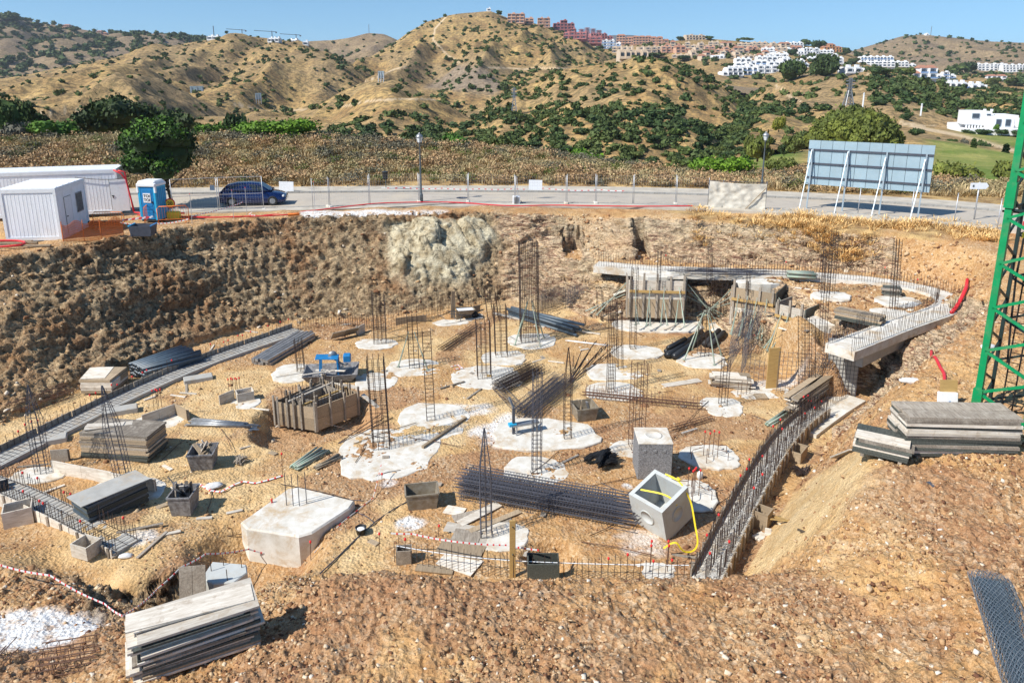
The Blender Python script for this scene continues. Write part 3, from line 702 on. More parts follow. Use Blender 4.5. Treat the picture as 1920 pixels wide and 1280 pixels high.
# ================================================================== HILLS BEYOND THE ROAD (each a sheet of ground between a foot line and a ridge line)
def hill_material(name, gold, brown, grey, green=0.0):
    m, nt, nn, nl, b = nodes(name)
    p = wpos(nt)
    big = noise(nt, 0.012, 5, 0.6, p)
    mid = noise(nt, 0.06, 6, 0.7, p, 0.3)
    fine = noise(nt, 0.45, 4, 0.75, p)
    c = mixc(nt, ramp(nt, mid, [(0.38, 0.0), (0.60, 1.0)]), brown, gold)
    c = mixc(nt, ramp(nt, big, [(0.46, 0.0), (0.62, 0.75)]), c, grey)
    c = mixc(nt, ramp(nt, fine, [(0.42, 0.75), (0.56, 0.0)]), c, (0.105, 0.085, 0.05))
    if green:
        c = mixc(nt, ramp(nt, noise(nt, 0.03, 4, 0.6, p), [(0.44, 0.0), (0.52, green)]), c, (0.12, 0.19, 0.045))
    vo = nn.new('ShaderNodeTexVoronoi'); vo.inputs['Scale'].default_value = 0.22; vo.inputs['Randomness'].default_value = 1.0; nl.new(p, vo.inputs['Vector'])
    dots = ramp(nt, vo.outputs['Distance'], [(0.16, 1.0), (0.34, 0.0)])
    dm = nn.new('ShaderNodeMath'); dm.operation = 'MULTIPLY'; nl.new(dots, dm.inputs[0]); nl.new(ramp(nt, mid, [(0.35, 0.9), (0.65, 0.25)]), dm.inputs[1])
    c = mixc(nt, dm.outputs[0], c, (0.115, 0.10, 0.05))
    a = nn.new('ShaderNodeAttribute'); a.attribute_name = 'track'
    c = mixc(nt, a.outputs['Fac'], c, (0.55, 0.42, 0.27))
    g = nn.new('ShaderNodeAttribute'); g.attribute_name = 'green'
    c = mixc(nt, g.outputs['Fac'], c, mixc(nt, ramp(nt, mid, [(0.4, 0.0), (0.6, 1.0)]), (0.13, 0.185, 0.04), (0.29, 0.28, 0.09)))
    r = nn.new('ShaderNodeAttribute'); r.attribute_name = 'scree'
    c = mixc(nt, r.outputs['Fac'], c, mixc(nt, ramp(nt, fine, [(0.4, 0.0), (0.6, 1.0)]), (0.17, 0.13, 0.10), (0.29, 0.24, 0.19)))
    nl.new(c, b.inputs['Base Color']); b.inputs['Roughness'].default_value = 1.0; b.inputs['Specular IOR Level'].default_value = 0.1
    bump(nt, b, fine, 0.8, 1.0)
    return m
HG = hill_material('dry_hill', (0.54, 0.365, 0.15), (0.31, 0.19, 0.085), (0.35, 0.25, 0.14))
HF = hill_material('far_dry_hill', (0.40, 0.29, 0.17), (0.25, 0.175, 0.11), (0.27, 0.20, 0.145))
HB = hill_material('hazed_mountain', (0.12, 0.14, 0.16), (0.09, 0.11, 0.13), (0.11, 0.12, 0.14))  # blue of the hazy distance put into the mountain's colour
SHEETS = {}
def interp_curve(cv, n, x0, x1):
    u = np.linspace(x0, x1, n); cv = sorted(cv)
    xs = [c[0] for c in cv]
    y = np.interp(u, xs, [c[1] for c in cv]); d_ = np.interp(u, xs, [c[2] for c in cv])
    k = np.array([1, 2, 3, 2, 1]) / 9.0
    y = np.convolve(np.pad(y, 2, 'edge'), k, 'valid')
    return u, y, d_
def hill(name, foot, ridge, mat, nc=260, nr=70, amp=6.0, nsc=0.02, back=0.35, sag=0.0, seed=1, drop=0.5, tracks=(), greens=(), scree=(), extra=None):
    x0 = min(c[0] for c in ridge); x1 = max(c[0] for c in ridge)
    lines = []
    for cv in (foot, ridge):
        u, y, d_ = interp_curve(cv, nc, x0, x1)
        lines.append(np.stack(PDn(u, y, d_), -1))
    A, B = lines
    nb = nr // 4
    t = np.linspace(0, 1, nr)[:, None, None]
    front = A[None] * (1 - t) + B[None] * t
    prof = (t ** 1.0)
    front[..., 2] = A[None, :, 2] * (1 - prof[..., 0]) + B[None, :, 2] * prof[..., 0] - sag * np.sin(np.pi * t[..., 0]) * np.abs(B[None, :, 2] - A[None, :, 2])
    tb = np.linspace(0, 1, nb + 1)[1:, None]
    bk = np.repeat(B[None], nb, 0).copy()
    bk[..., 0] *= 1 + back * tb; bk[..., 1] *= 1 + back * tb
    bk[..., 2] -= (drop * (np.abs(B[None, :, 2] - A[None, :, 2]) + 15)) * tb ** 1.3
    P = np.concatenate([front, bk], 0)
    ft = np.concatenate([t[:, 0, 0], np.ones(nb) * 1.0])
    env = np.sin(np.pi * np.clip(ft, 0, 1))[:, None] ** 0.6 + 0.10
    g = fbm2(P[..., 0] * nsc, P[..., 1] * nsc * 0.6, 5, seed)
    rd = 1 - np.abs(fbm2(P[..., 0] * nsc * 1.3 + 31, P[..., 1] * nsc * 0.35, 3, seed + 5)) * 2
    gul = 0.65 * g + 0.5 * (rd - 0.4)
    P[..., 2] += amp * gul * env
    X, Y, Z = P[..., 0], P[..., 1], P[..., 2]
    tr = np.zeros(X.shape); gr = np.zeros(X.shape); sc = np.zeros(X.shape)
    SX, SY = proj(X, Y, Z)
    for line, wd_ in tracks:
        tr = np.maximum(tr, 1 - sstep(wd_ * 0.5, wd_, polydist(SX, SY, line)))
    for poly in greens:
        gr = np.maximum(gr, blurm(inpoly(SX, SY, poly)))
    for poly in scree:
        sc = np.maximum(sc, blurm(inpoly(SX, SY, poly)) * 0.8)
    me = mesh_np(name, P.reshape(-1, 3), grid_faces(*X.shape), mat, True, dict(track=tr.ravel(), green=gr.ravel(), scree=sc.ravel()))
    o = tag(link(name, me), kind='structure')
    SHEETS[name] = dict(P=P, nr=nr, gul=gul, SX=SX, SY=SY, gr=gr, tr=tr)
    return o
def PDn(px, py, Y):
    fw = FPX * cT - (py - CY) * sT
    dn = FPX * sT + (py - CY) * cT
    return (px - 960) * Y / fw, Y + 0 * px, CAMZ - dn * Y / fw
def proj(X, Y, Z):
    dz = Z - CAMZ
    dep = Y * cT - dz * sT; up = dz * cT + Y * sT
    return 960 + FPX * X / dep, CY - FPX * up / dep
def blurm(m):
    m = m.astype(np.float32)
    for _ in range(2):
        m[1:-1] = (m[:-2] + m[1:-1] + m[2:]) / 3; m[:, 1:-1] = (m[:, :-2] + m[:, 1:-1] + m[:, 2:]) / 3
    return m
# far plain under everything
mb = MB(); mb.box((0, 8500, -31), (24000, 19000, 2)); mb.build('distant_plain', m=HF)['kind'] = 'structure'
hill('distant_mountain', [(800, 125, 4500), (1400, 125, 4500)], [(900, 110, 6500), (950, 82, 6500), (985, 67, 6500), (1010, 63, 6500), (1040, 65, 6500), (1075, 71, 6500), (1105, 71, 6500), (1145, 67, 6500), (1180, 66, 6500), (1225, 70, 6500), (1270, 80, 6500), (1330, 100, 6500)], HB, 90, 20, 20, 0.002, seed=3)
hill('far_left_hillside', [(-500, 200, 800), (0, 190, 800), (400, 150, 850), (1000, 190, 900)],
     [(-500, -40, 1400), (-200, -5, 1400), (0, 24, 1400), (30, 30, 1400), (60, 42, 1400), (120, 50, 1400), (200, 63, 1400), (300, 66, 1400), (380, 73, 1400), (460, 80, 1400), (560, 84, 1400), (700, 110, 1400), (900, 160, 1400)], HF, 300, 80, 18, 0.007, seed=11)
hill('central_far_hill', [(400, 170, 850), (900, 170, 850)], [(420, 110, 1150), (480, 92, 1150), (540, 80, 1150), (600, 76, 1150), (645, 72, 1150), (690, 61, 1150), (720, 63, 1150), (750, 78, 1150), (900, 140, 1150)], HF, 150, 50, 12, 0.012, seed=12)
hill('right_far_hill', [(1400, 160, 900), (2500, 150, 900)], [(1500, 125, 1400), (1560, 108, 1400), (1600, 95, 1400), (1650, 80, 1400), (1690, 68, 1400), (1730, 65, 1400), (1790, 71, 1400), (1850, 77, 1400), (1920, 80, 1400), (2100, 90, 1400), (2500, 120, 1400)], HF, 240, 70, 12, 0.010, seed=13)
hill('town_hillside', [(950, 150, 560), (1200, 140, 560), (1400, 165, 520), (1600, 170, 520), (1700, 180, 500), (1980, 200, 500), (2500, 230, 500)],
     [(980, 60, 960), (1040, 52, 960), (1100, 74, 960), (1180, 84, 960), (1250, 78, 960), (1330, 72, 960), (1420, 80, 960), (1500, 84, 960), (1560, 92, 960), (1600, 104, 950), (1700, 128, 900), (1800, 138, 900), (1920, 140, 900), (2500, 160, 900)], HG, 260, 60, 5, 0.012, seed=14, sag=0.05)
hill('main_dry_hill', [(480, 225, 430), (700, 215, 400), (900, 215, 400), (1100, 190, 430), (1450, 220, 430)],
     [(500, 190, 800), (560, 165, 800), (620, 138, 800), (700, 103, 800), (735, 82, 800), (765, 60, 800), (800, 42, 800), (840, 28, 800), (880, 22, 800), (920, 19, 800), (960, 35, 800), (1000, 43, 800), (1060, 64, 800), (1100, 86, 800), (1150, 106, 800), (1200, 116, 800), (1300, 152, 800), (1420, 190, 800)], HG, 340, 110, 15, 0.016, seed=15, sag=-0.06,
     tracks=[([(838, 30), (815, 55), (812, 75), (840, 105), (862, 118)], 2.0), ([(915, 127), (980, 129), (1080, 129), (1160, 132)], 1.8), ([(560, 165), (600, 168), (690, 152), (740, 130), (760, 125)], 1.6)],
     scree=[[(830, 145), (860, 122), (905, 125), (945, 160), (930, 180), (870, 172), (790, 165)]])
hill('left_middle_hill', [(-500, 250, 330), (0, 245, 330), (400, 215, 360), (900, 225, 380)],
     [(-500, 200, 700), (-200, 175, 700), (0, 147, 700), (60, 138, 700), (120, 124, 700), (180, 112, 700), (240, 102, 700), (300, 90, 700), (360, 78, 700), (430, 69, 700), (480, 72, 700), (520, 75, 700), (560, 84, 700), (620, 106, 700), (680, 145, 700), (740, 178, 700), (900, 205, 700)], HG, 320, 100, 14, 0.016, seed=16, sag=-0.08,
     tracks=[([(440, 195), (500, 210), (560, 206), (640, 205), (700, 200)], 2.0)])
hill('left_near_hill', [(-500, 262, 170), (0, 262, 170), (640, 262, 180)],
     [(-500, 205, 380), (-200, 185, 380), (0, 163, 380), (60, 152, 380), (100, 141, 380), (150, 126, 380), (190, 118, 380), (230, 117, 380), (265, 123, 380), (300, 142, 380), (335, 167, 380), (375, 190, 380), (430, 212, 380), (520, 235, 380), (640, 255, 380)], HG, 260, 90, 7, 0.03, seed=17, sag=-0.10,
     tracks=[([(10, 160), (60, 140), (110, 130)], 1.6), ([(70, 215), (120, 207), (170, 214)], 1.8)])
hill('billboard_knoll', [(500, 262, 200), (700, 258, 200), (960, 262, 200)],
     [(500, 240, 340), (560, 214, 340), (600, 196, 340), (640, 172, 340), (675, 155, 340), (705, 147, 340), (735, 148, 340), (770, 163, 340), (800, 178, 340), (840, 202, 340), (900, 224, 340), (960, 240, 340)], HG, 160, 70, 4, 0.035, seed=18, sag=-0.15,
     tracks=[([(640, 200), (690, 190), (740, 186), (790, 186), (830, 188), (900, 188)], 1.6)])
hill('bushy_hill', [(760, 275, 150), (900, 300, 150), (1050, 320, 150), (1200, 330, 150), (1300, 318, 155), (1540, 300, 170)],
     [(760, 262, 330), (820, 230, 330), (880, 205, 330), (920, 188, 330), (950, 170, 330), (1000, 147, 330), (1050, 130, 330), (1110, 121, 330), (1170, 113, 330), (1220, 111, 330), (1265, 119, 330), (1300, 131, 330), (1345, 157, 330), (1385, 184, 330), (1420, 214, 330), (1460, 248, 330), (1540, 285, 330)], HG, 300, 110, 5, 0.035, seed=19, sag=-0.16)
hill('right_middle_hill', [(1280, 318, 150), (1340, 305, 150), (1440, 285, 165), (1500, 275, 180), (1640, 262, 200), (1720, 262, 210), (1800, 262, 215), (1920, 262, 215), (2500, 280, 200)],
     [(1280, 262, 440), (1340, 232, 440), (1380, 205, 440), (1410, 183, 440), (1440, 163, 440), (1490, 147, 440), (1540, 139, 440), (1590, 135, 440), (1640, 133, 440), (1690, 137, 440), (1730, 150, 440), (1800, 165, 440), (1920, 176, 440), (2100, 182, 440), (2500, 200, 440)], HG, 300, 90, 5, 0.03, seed=20, sag=-0.06,
     tracks=[([(1455, 160), (1475, 178), (1500, 190)], 2.5), ([(1625, 136), (1640, 160), (1655, 185)], 1.5), ([(1690, 230), (1730, 238), (1800, 250), (1900, 275)], 5.0)])
hill('golf_valley', [(-900, 300, 92), (600, 300, 92), (1000, 330, 92), (1250, 372, 88), (1500, 380, 82), (1900, 392, 76), (2600, 420, 70)],
     [(-900, 258, 200), (600, 262, 200), (900, 296, 180), (1100, 318, 165), (1280, 318, 160), (1400, 288, 180), (1500, 272, 205), (1640, 256, 225), (1690, 232, 240), (1750, 240, 235), (1800, 246, 232), (1920, 258, 225), (2600, 300, 200)], HG, 300, 80, 0.8, 0.05, seed=22, drop=0.0, back=0.5,
     tracks=[([(1690, 231), (1740, 243), (1800, 254), (1860, 270), (1930, 292)], 4.0)],
     greens=[[(1400, 290), (1440, 281), (1500, 286), (1500, 306), (1420, 315), (1390, 305)], [(1745, 262), (1800, 268), (1850, 280), (1900, 288), (1940, 300), (1940, 350), (1800, 352), (1740, 330)], [(1790, 235), (1900, 255), (1960, 275), (1960, 285), (1890, 275), (1800, 248)]])

def on_hill(px, py):
    """nearest ground sheet seen at a photo pixel"""
    best = None
    for s_ in SHEETS.values():
        nr = s_['nr']; d_ = (s_['SX'][:nr] - px) ** 2 + (s_['SY'][:nr] - py) ** 2
        i = int(np.argmin(d_)); dm = float(d_.ravel()[i])
        if dm < 16:
            q = s_['P'][:nr].reshape(-1, 3)[i]
            if best is None or q[1] < best[1]: best = q
    return best

# ================================================================== VEGETATION
def leaf_material(name, bright_tone, dark, dry=None):
    m, nt, nn, nl, b = nodes(name)
    g = nn.new('ShaderNodeNewGeometry'); oi = nn.new('ShaderNodeObjectInfo')
    f = noise(nt, 1.7, 3, 0.6, coords(nt, 'Object'))
    c = mixc(nt, ramp(nt, f, [(0.38, 0.0), (0.62, 1.0)]), dark, bright_tone)  # noise mixes the two leaf tones at random
    c = mixc(nt, 1.0, c, ramp(nt, g.outputs['Random Per Island'], [(0.0, 0.6), (1.0, 1.35)]), 'MULTIPLY')
    c = mixc(nt, 1.0, c, ramp(nt, oi.outputs['Random'], [(0.0, (0.65, 0.75, 0.7)), (0.5, (1.0, 1.0, 1.0)), (1.0, (1.7, 1.5, 1.0))]), 'MULTIPLY')
    if name == 'leaf_far': c = mixc(nt, ramp(nt, noise(nt, 0.035, 4, 0.7, wpos(nt)), [(0.42, 0.0), (0.62, 0.75)]), c, (0.115, 0.145, 0.04))
    nl.new(c, b.inputs['Base Color']); b.inputs['Roughness'].default_value = 0.7; b.inputs['Specular IOR Level'].default_value = 0.25
    return m
leaf_material('leaf_olive', (0.085, 0.115, 0.035), (0.045, 0.065, 0.022))
leaf_material('leaf_dark', (0.055, 0.095, 0.028), (0.026, 0.048, 0.016))
leaf_material('leaf_bright', (0.10, 0.20, 0.020), (0.05, 0.11, 0.014))
leaf_material('leaf_pine', (0.17, 0.19, 0.035), (0.09, 0.11, 0.025))
leaf_material('leaf_far', (0.052, 0.088, 0.028), (0.026, 0.050, 0.018))
leaf_material('leaf_grey', (0.16, 0.15, 0.11), (0.10, 0.095, 0.07))
leaf_material('dry_straw', (0.60, 0.44, 0.24), (0.40, 0.28, 0.15))
leaf_material('dry_brown', (0.46, 0.31, 0.165), (0.28, 0.18, 0.10))
M_ = MATS

def crown_np(n, leaf, lobes, seed, flat=0.8, shell=0.75, core=True):
    """leaf-sized faces through the volume of several lobes"""
    rg = np.random.default_rng(seed)
    li = rg.integers(0, len(lobes), n)
    L = np.array(lobes)[li]                    # x,y,z,rx,ry,rz
    v = rg.normal(size=(n, 3)); v /= np.linalg.norm(v, axis=1, keepdims=True)
    v[:, 2] = np.where(v[:, 2] < -0.35, -v[:, 2] * 0.5, v[:, 2])
    rad = 1 - (1 - shell) * rg.random(n) ** 0.7 * 1.6
    rad *= 1 + 0.12 * rg.normal(size=n)
    c = L[:, :3] + v * L[:, 3:] * rad[:, None]
    nr_ = v * 0.55 + rg.normal(size=(n, 3)) * 0.6; nr_ /= np.linalg.norm(nr_, axis=1, keepdims=True)
    a = np.cross(nr_, rg.normal(size=(n, 3))); a /= np.linalg.norm(a, axis=1, keepdims=True) + 1e-9
    b = np.cross(nr_, a)
    s = leaf * (0.6 + 0.8 * rg.random(n))[:, None]
    V = np.stack([c - a * s - b * s * 0.25, c - a * s * .1 - b * s * flat, c + a * s, c + b * s * flat], 1).reshape(-1, 3)
    F = np.arange(n * 4, dtype=np.int32).reshape(n, 4)
    if core:
        Vs, Fs = [V], [F]; k = len(V)
        for l in lobes:
            t = np.linspace(0, math.pi, 5)[1:-1]; ph = np.arange(6) * math.pi / 3
            q = [(l[0], l[1], l[2] + l[5] * .78)] + [(l[0] + l[3] * .78 * math.sin(a_) * math.cos(p_), l[1] + l[4] * .78 * math.sin(a_) * math.sin(p_), l[2] + l[5] * .78 * math.cos(a_)) for a_ in t for p_ in ph] + [(l[0], l[1], l[2] - l[5] * .7)]
            ff = []
            for i in range(6):
                j = (i + 1) % 6
                ff.append((k, k + 1 + i, k + 1 + j, k + 1 + j)); ff.append((k + 19, k + 13 + j, k + 13 + i, k + 13 + i))
                for r_ in (0, 1): ff.append((k + 1 + 6 * r_ + i, k + 7 + 6 * r_ + i, k + 7 + 6 * r_ + j, k + 1 + 6 * r_ + j))
            Vs.append(np.array(q)); Fs.append(np.array(ff, dtype=np.int32)); k += 20
        V = np.concatenate(Vs); F = np.concatenate(Fs)
    return V, F
def fix_tris(V, F):
    return V, [tuple(dict.fromkeys(f)) for f in F.tolist()]
def crown_mesh(name, n, leaf, lobes, mat, seed, **k):
    V, F = crown_np(n, leaf, lobes, seed, **k)
    me = bpy.data.meshes.new(name); V, F = fix_tris(V, F)
    me.from_pydata([tuple(v) for v in V.tolist()], [], F); me.materials.append(mat); me.update()
    return me
def lobes_round(rg, k=7, r=0.52, hz=0.8):
    out = [(0, 0, 0.62 * hz, 0.66, 0.66, 0.60 * hz)]
    for i in range(k):
        a = 2 * math.pi * i / k + rg.uniform(-.4, .4); d_ = rg.uniform(0.35, 0.62)
        rr = r * rg.uniform(0.65, 1.05)
        out.append((math.cos(a) * d_, math.sin(a) * d_, hz * rg.uniform(0.35, 0.95), rr, rr, rr * rg.uniform(.7, .95) * hz))
    return out
rg = random.Random(4)
SHRUB = {}
for mk in ('leaf_olive', 'leaf_dark', 'leaf_bright', 'leaf_pine', 'leaf_grey', 'leaf_far'):
    SHRUB[mk] = [crown_mesh('crown', 1500 if mk != 'leaf_far' else 260, 0.075 if mk != 'leaf_far' else 0.17, lobes_round(rg, 8), M_[mk], 10 * i + len(mk)) for i in range(3 if mk != 'leaf_far' else 5)]
BIGC = {mk: crown_mesh('crown', 9000, 0.036, lobes_round(rg, 13, 0.42), M_[mk], 77) for mk in ('leaf_dark', 'leaf_bright', 'leaf_olive')}
dome = []
for k in range(46):
    a = k * 2.399; q = (k / 46) ** .5; dome.append((math.cos(a) * q * .86, math.sin(a) * q * .86, .62 * (1 - q * q) ** .5 + .12, .21, .21, .17))
BIGC['leaf_pine'] = crown_mesh('crown', 15000, 0.026, dome, M_['leaf_pine'], 78)
# flattened ground mat cushions
def trunk_mb(h, r, limbs=4, spread=0.5, seed=0, lean=0.0):
    rg_ = random.Random(seed); mb = MB()
    pts_ = [(0, 0, -0.3), (lean * .3, 0.02, h * 0.3), (lean * .7, -0.03, h * 0.65), (lean, 0.02, h)]
    mb.tube(pts_, r, 7, M_['bark'], r2=r * 0.5)
    for i in range(limbs):
        a = 2 * math.pi * i / limbs + rg_.uniform(-.4, .4); z0 = h * rg_.uniform(0.45, 0.85)
        x0 = lean * z0 / h
        mb.tube([(x0, 0, z0), (x0 + math.cos(a) * spread * .5, math.sin(a) * spread * .5, z0 + h * .22), (x0 + math.cos(a) * spread, math.sin(a) * spread, z0 + h * .5)], r * 0.45, 5, M_['bark'], r2=r * 0.15)
    return mb
def plant(name, cat, label, px, pbase, ptop, wpx, Y, mk, big=False, trunk=0.0, group=None, seed=0, dr=0.9):
    """a tree or shrub whose crown spans wpx and reaches from pbase up to ptop at distance Y"""
    b_ = PD(px, pbase, Y); t_ = PD(px, ptop, Y)
    wd = wpx / scale_at(b_) / 2; h = t_.z - b_.z
    o = thing(name, label, cat, b_, (seed * 1.7) % 6.28, group)
    me = BIGC[mk] if big else SHRUB[mk][seed % len(SHRUB[mk])]
    zs_ = [v.co.z for v in me.vertices]; z0, z1 = min(zs_), max(zs_); xr = max(abs(v.co.x) for v in me.vertices)
    sz = h / (z1 - z0) * 1.03
    c = reinst('crown', me, o, (0, 0, -z0 * sz - 0.02 * h), (0, 0, 0), (wd / xr * 1.02, wd / xr * dr, sz))
    trunk_mb(h * (0.25 + trunk), max(0.07, h * 0.035), 4, wd * 0.5, seed).build('trunk', o)
    return o
# trees and shrubs standing on and behind the dry bank, one by one
PL = [
 ('oak_tree', 'tree', 'dark green rounded tree cut by the left edge, above the white cabins', 15, 262, 163, 120, 86, 'leaf_dark', 1),
 ('oak_tree', 'tree', 'wide dark green tree behind the bank, second from the left edge', 218, 258, 172, 190, 88, 'leaf_olive', 1),
 ('green_bush', 'bush', 'bright green low bush between the two dark trees at left', 105, 262, 222, 90, 80, 'leaf_bright', 0),
 ('green_bush', 'bush', 'olive green bush just right of the wide dark tree', 335, 262, 200, 90, 86, 'leaf_olive', 0),
 ('green_bush', 'bush', 'small bright green bush left of the domed bright bush', 395, 262, 228, 70, 80, 'leaf_bright', 0),
 ('green_bush', 'bush', 'grey green bush on the bank top between two bright bushes', 445, 258, 210, 66, 88, 'leaf_dark', 0),
 ('green_bush', 'bush', 'domed bright green bush on the dry bank, left of centre', 522, 268, 220, 160, 78, 'leaf_bright', 1),
 ('green_bush', 'bush', 'dark bush at the far left foot of the hill, beside the oak', 66, 262, 205, 70, 90, 'leaf_dark', 0),
 ('green_bush', 'bush', 'silver grey bush below the dark tree at the left edge', 30, 266, 226, 70, 79, 'leaf_grey', 0),
 ('green_bush', 'bush', 'leafy green bush behind the bank just right of the lamp post', 858, 288, 244, 70, 77, 'leaf_bright', 0),
 ('green_bush', 'bush', 'dark green bush left of the lamp post top', 705, 262, 246, 40, 80, 'leaf_dark', 0),
 ('green_bush', 'bush', 'dense green bush to the right of the leafy bush by the lamp post', 925, 285, 255, 90, 84, 'leaf_olive', 0),
 ('green_bush', 'bush', 'low green bush at the end of the bank above the mesh fence', 1085, 312, 276, 110, 84, 'leaf_bright', 0),
 ('green_bush', 'bush', 'domed bright green bush standing behind the white tarpaulin panel', 1352, 340, 290, 122, 70, 'leaf_bright', 1),
 ('pine_tree', 'tree', 'broad umbrella pine rising behind the billboard', 1597, 292, 196, 192, 105, 'leaf_pine', 1),
 ('green_bush', 'bush', 'round olive bush left of the billboard', 1462, 330, 292, 60, 84, 'leaf_olive', 0),
 ('green_bush', 'bush', 'round bush to the right of the billboard', 1790, 352, 300, 96, 72, 'leaf_pine', 0),
 ('green_bush', 'bush', 'round bush between the arrow sign and the tower crane', 1890, 352, 300, 80, 72, 'leaf_pine', 0),
 ('green_bush', 'bush', 'low green bush at the foot of the arrow sign', 1850, 372, 345, 50, 62, 'leaf_bright', 0),
 ('green_bush', 'bush', 'low wide hedge bush on the slope above the golf grass', 1716, 254, 240, 34, 190, 'leaf_dark', 0),
 ('green_bush', 'bush', 'small round bush left of the slope track', 1758, 268, 257, 13, 190, 'leaf_dark', 0),
 ('green_bush', 'bush', 'oval hedge bush by the golf grass', 1783, 272, 259, 28, 185, 'leaf_dark', 0),
 ('green_bush', 'bush', 'grey round bush beside the slope track', 1808, 276, 258, 16, 185, 'leaf_grey', 0),
 ('green_bush', 'bush', 'dark bush lowest of the row leading to the villa', 1846, 284, 268, 36, 180, 'leaf_dark', 0),
 ('green_bush', 'bush', 'dark bush nearest the crane in the row below the track', 1872, 292, 276, 40, 178, 'leaf_dark', 0),
 ('green_bush', 'bush', 'pale olive tree by the green fairway left of the billboard', 1420, 300, 240, 60, 118, 'leaf_pine', 0),
 ('green_bush', 'bush', 'dark round tree above the pale olive tree, left of the pine', 1460, 245, 217, 34, 170, 'leaf_pine', 0),
 ('green_bush', 'bush', 'leafy tree touching the left side of the pine crown', 1490, 285, 245, 52, 130, 'leaf_olive', 0),
 ('green_bush', 'bush', 'small tree at the near edge of the green fairway', 1470, 290, 268, 26, 135, 'leaf_dark', 0),
]
for i, (nm, ct, lb, px, pb, pt, wp, Y, mk, big) in enumerate(PL):
    plant(nm, ct, lb, px, pb, pt, wp, Y, mk, bool(big), 0.0, None, i)
# the orange tree beside the cabins
def roadside_tree():
    b_ = PZ(324, 388, ZR)
    o = thing('leafy_tree', 'dense green tree with a short trunk beside the white site cabin', 'tree', b_)
    s = scale_at(b_)
    trunk_mb(2.2, 0.14, 6, 1.4, 9, -0.3).build('trunk', o)
    rg_ = random.Random(8); lob = [(-0.5, 0, 3.5, 2.5, 2.2, 1.9)]
    for k in range(12):
        a = k * 0.52; lob.append((-0.5 + math.cos(a) * rg_.uniform(1.3, 2.1), math.sin(a) * 1.6, rg_.uniform(2.4, 4.7), 1.1, 1.0, 0.9))
    lob += [(-1.3, 0, 5.0, 0.9, 0.9, 0.8), (-0.2, 0, 5.2, 1.0, 0.9, 0.8), (-2.4, 0, 4.1, 0.8, 0.7, 0.9)]
    reinst('crown', crown_mesh('crown', 9500, 0.10, lob, M_['leaf_dark'], 31, core=True), o)
    me = crown_mesh('young_leaves', 2400, 0.10, [(l[0], l[1], l[2] + 0.25, l[3], l[4], l[5]) for l in lob[-9:]], M_['leaf_bright'], 32, core=False)
    reinst('young_leaves', me, o)
roadside_tree()
# cypresses on the golf slope
cy = crown_mesh('crown', 700, 0.09, [(0, 0, 0.25 + 0.18 * k, 0.16 - 0.022 * abs(k - 1), 0.16 - 0.022 * abs(k - 1), 0.22) for k in range(5)], M_['leaf_dark'], 5)
for px, pb, pt, wp, lb in ((1791, 301, 277, 12, 'slim dark cypress standing on the golf grass, nearest the billboard'), (1823, 289, 262, 10, 'slim dark cypress beside the track on the golf slope'), (1883, 298, 272, 12, 'slim dark cypress close to the tower crane')):
    b_ = PD(px, pb, 160); h = PD(px, pt, 160).z - b_.z
    o = thing('cypress_tree', lb, 'tree', b_)
    reinst('crown', cy, o, (0, 0, 0), (0, 0, px), (wp / 8.5 / 0.34, wp / 8.5 / 0.34, h / 1.1)); trunk_mb(0.8, 0.12, 2, 0.1).build('trunk', o)

# ---- bushes dotted over the hills
def scatter(name, n, size, dens_f, seed):
    s = SHEETS[name]; P, nr = s['P'], s['nr']; rg_ = np.random.default_rng(seed)
    X, Y, Z = P[:nr, :, 0], P[:nr, :, 1], P[:nr, :, 2]
    SX, SY, gul = s['SX'][:nr], s['SY'][:nr], s['gul'][:nr]
    t = np.linspace(0, 1, nr)[:, None] + 0 * X
    area = np.gradient(SX, axis=1) * np.abs(np.gradient(Y, axis=0)) * 0.15
    cl = fbm2(X * 0.035, Y * 0.02, 4, seed)
    pr = np.clip(dens_f(t, gul, cl, SX, SY), 0, None) * np.clip(area, 0, None) * ((SX > -40) & (SX < 1960)) * (s['gr'][:nr] < 0.1) * (s['tr'][:nr] < 0.3)
    pr = pr.ravel() / pr.sum()
    idx = rg_.choice(pr.size, n, p=pr)
    out = []
    px_ = np.abs(np.gradient(X, axis=1)).ravel(); py_ = np.abs(np.gradient(Y, axis=0)).ravel()
    for i in idx:
        z = Z.ravel()[i]; r_ = size * (0.55 + 0.9 * rg_.random() ** 1.5) 
        p = Vector((X.ravel()[i] + (rg_.random() - .5) * px_[i], Y.ravel()[i] + (rg_.random() - .5) * py_[i], z))
        out.append((r_ * scale_at(p), p, r_, name))
    return out
B = []
B += scatter('far_left_hillside', 2600, 5.0, lambda t, g, c, x, y: 0.5 + 0.8 * sstep(-0.1, 0.4, c) + 0.5 * sstep(0.1, -0.4, g), 1)
B += scatter('right_far_hill', 420, 3.4, lambda t, g, c, x, y: 0.3 + sstep(0.1, 0.5, c) + 0.5 * sstep(0.1, -0.4, g), 2)
B += scatter('central_far_hill', 120, 3.4, lambda t, g, c, x, y: 0.3 + sstep(0, .5, c), 3)
B += scatter('main_dry_hill', 2300, 1.9, lambda t, g, c, x, y: 0.5 + 0.4 * sstep(0.1, 0.5, c) + 0.8 * sstep(900, 1100, x) + 0.4 * sstep(0.5, 0.05, t), 4)
B += scatter('left_middle_hill', 1500, 1.7, lambda t, g, c, x, y: 0.5 + 0.4 * sstep(0.05, 0.5, c) + 0.5 * sstep(-0.1, -0.5, g) + 1.4 * sstep(590, 640, x) * sstep(720, 680, x), 5)
B += scatter('left_near_hill', 300, 1.3, lambda t, g, c, x, y: 0.3 + .6 * sstep(0.1, 0.5, c) + 1.2 * sstep(270, 320, x) * sstep(0.7, 0.4, t), 6)
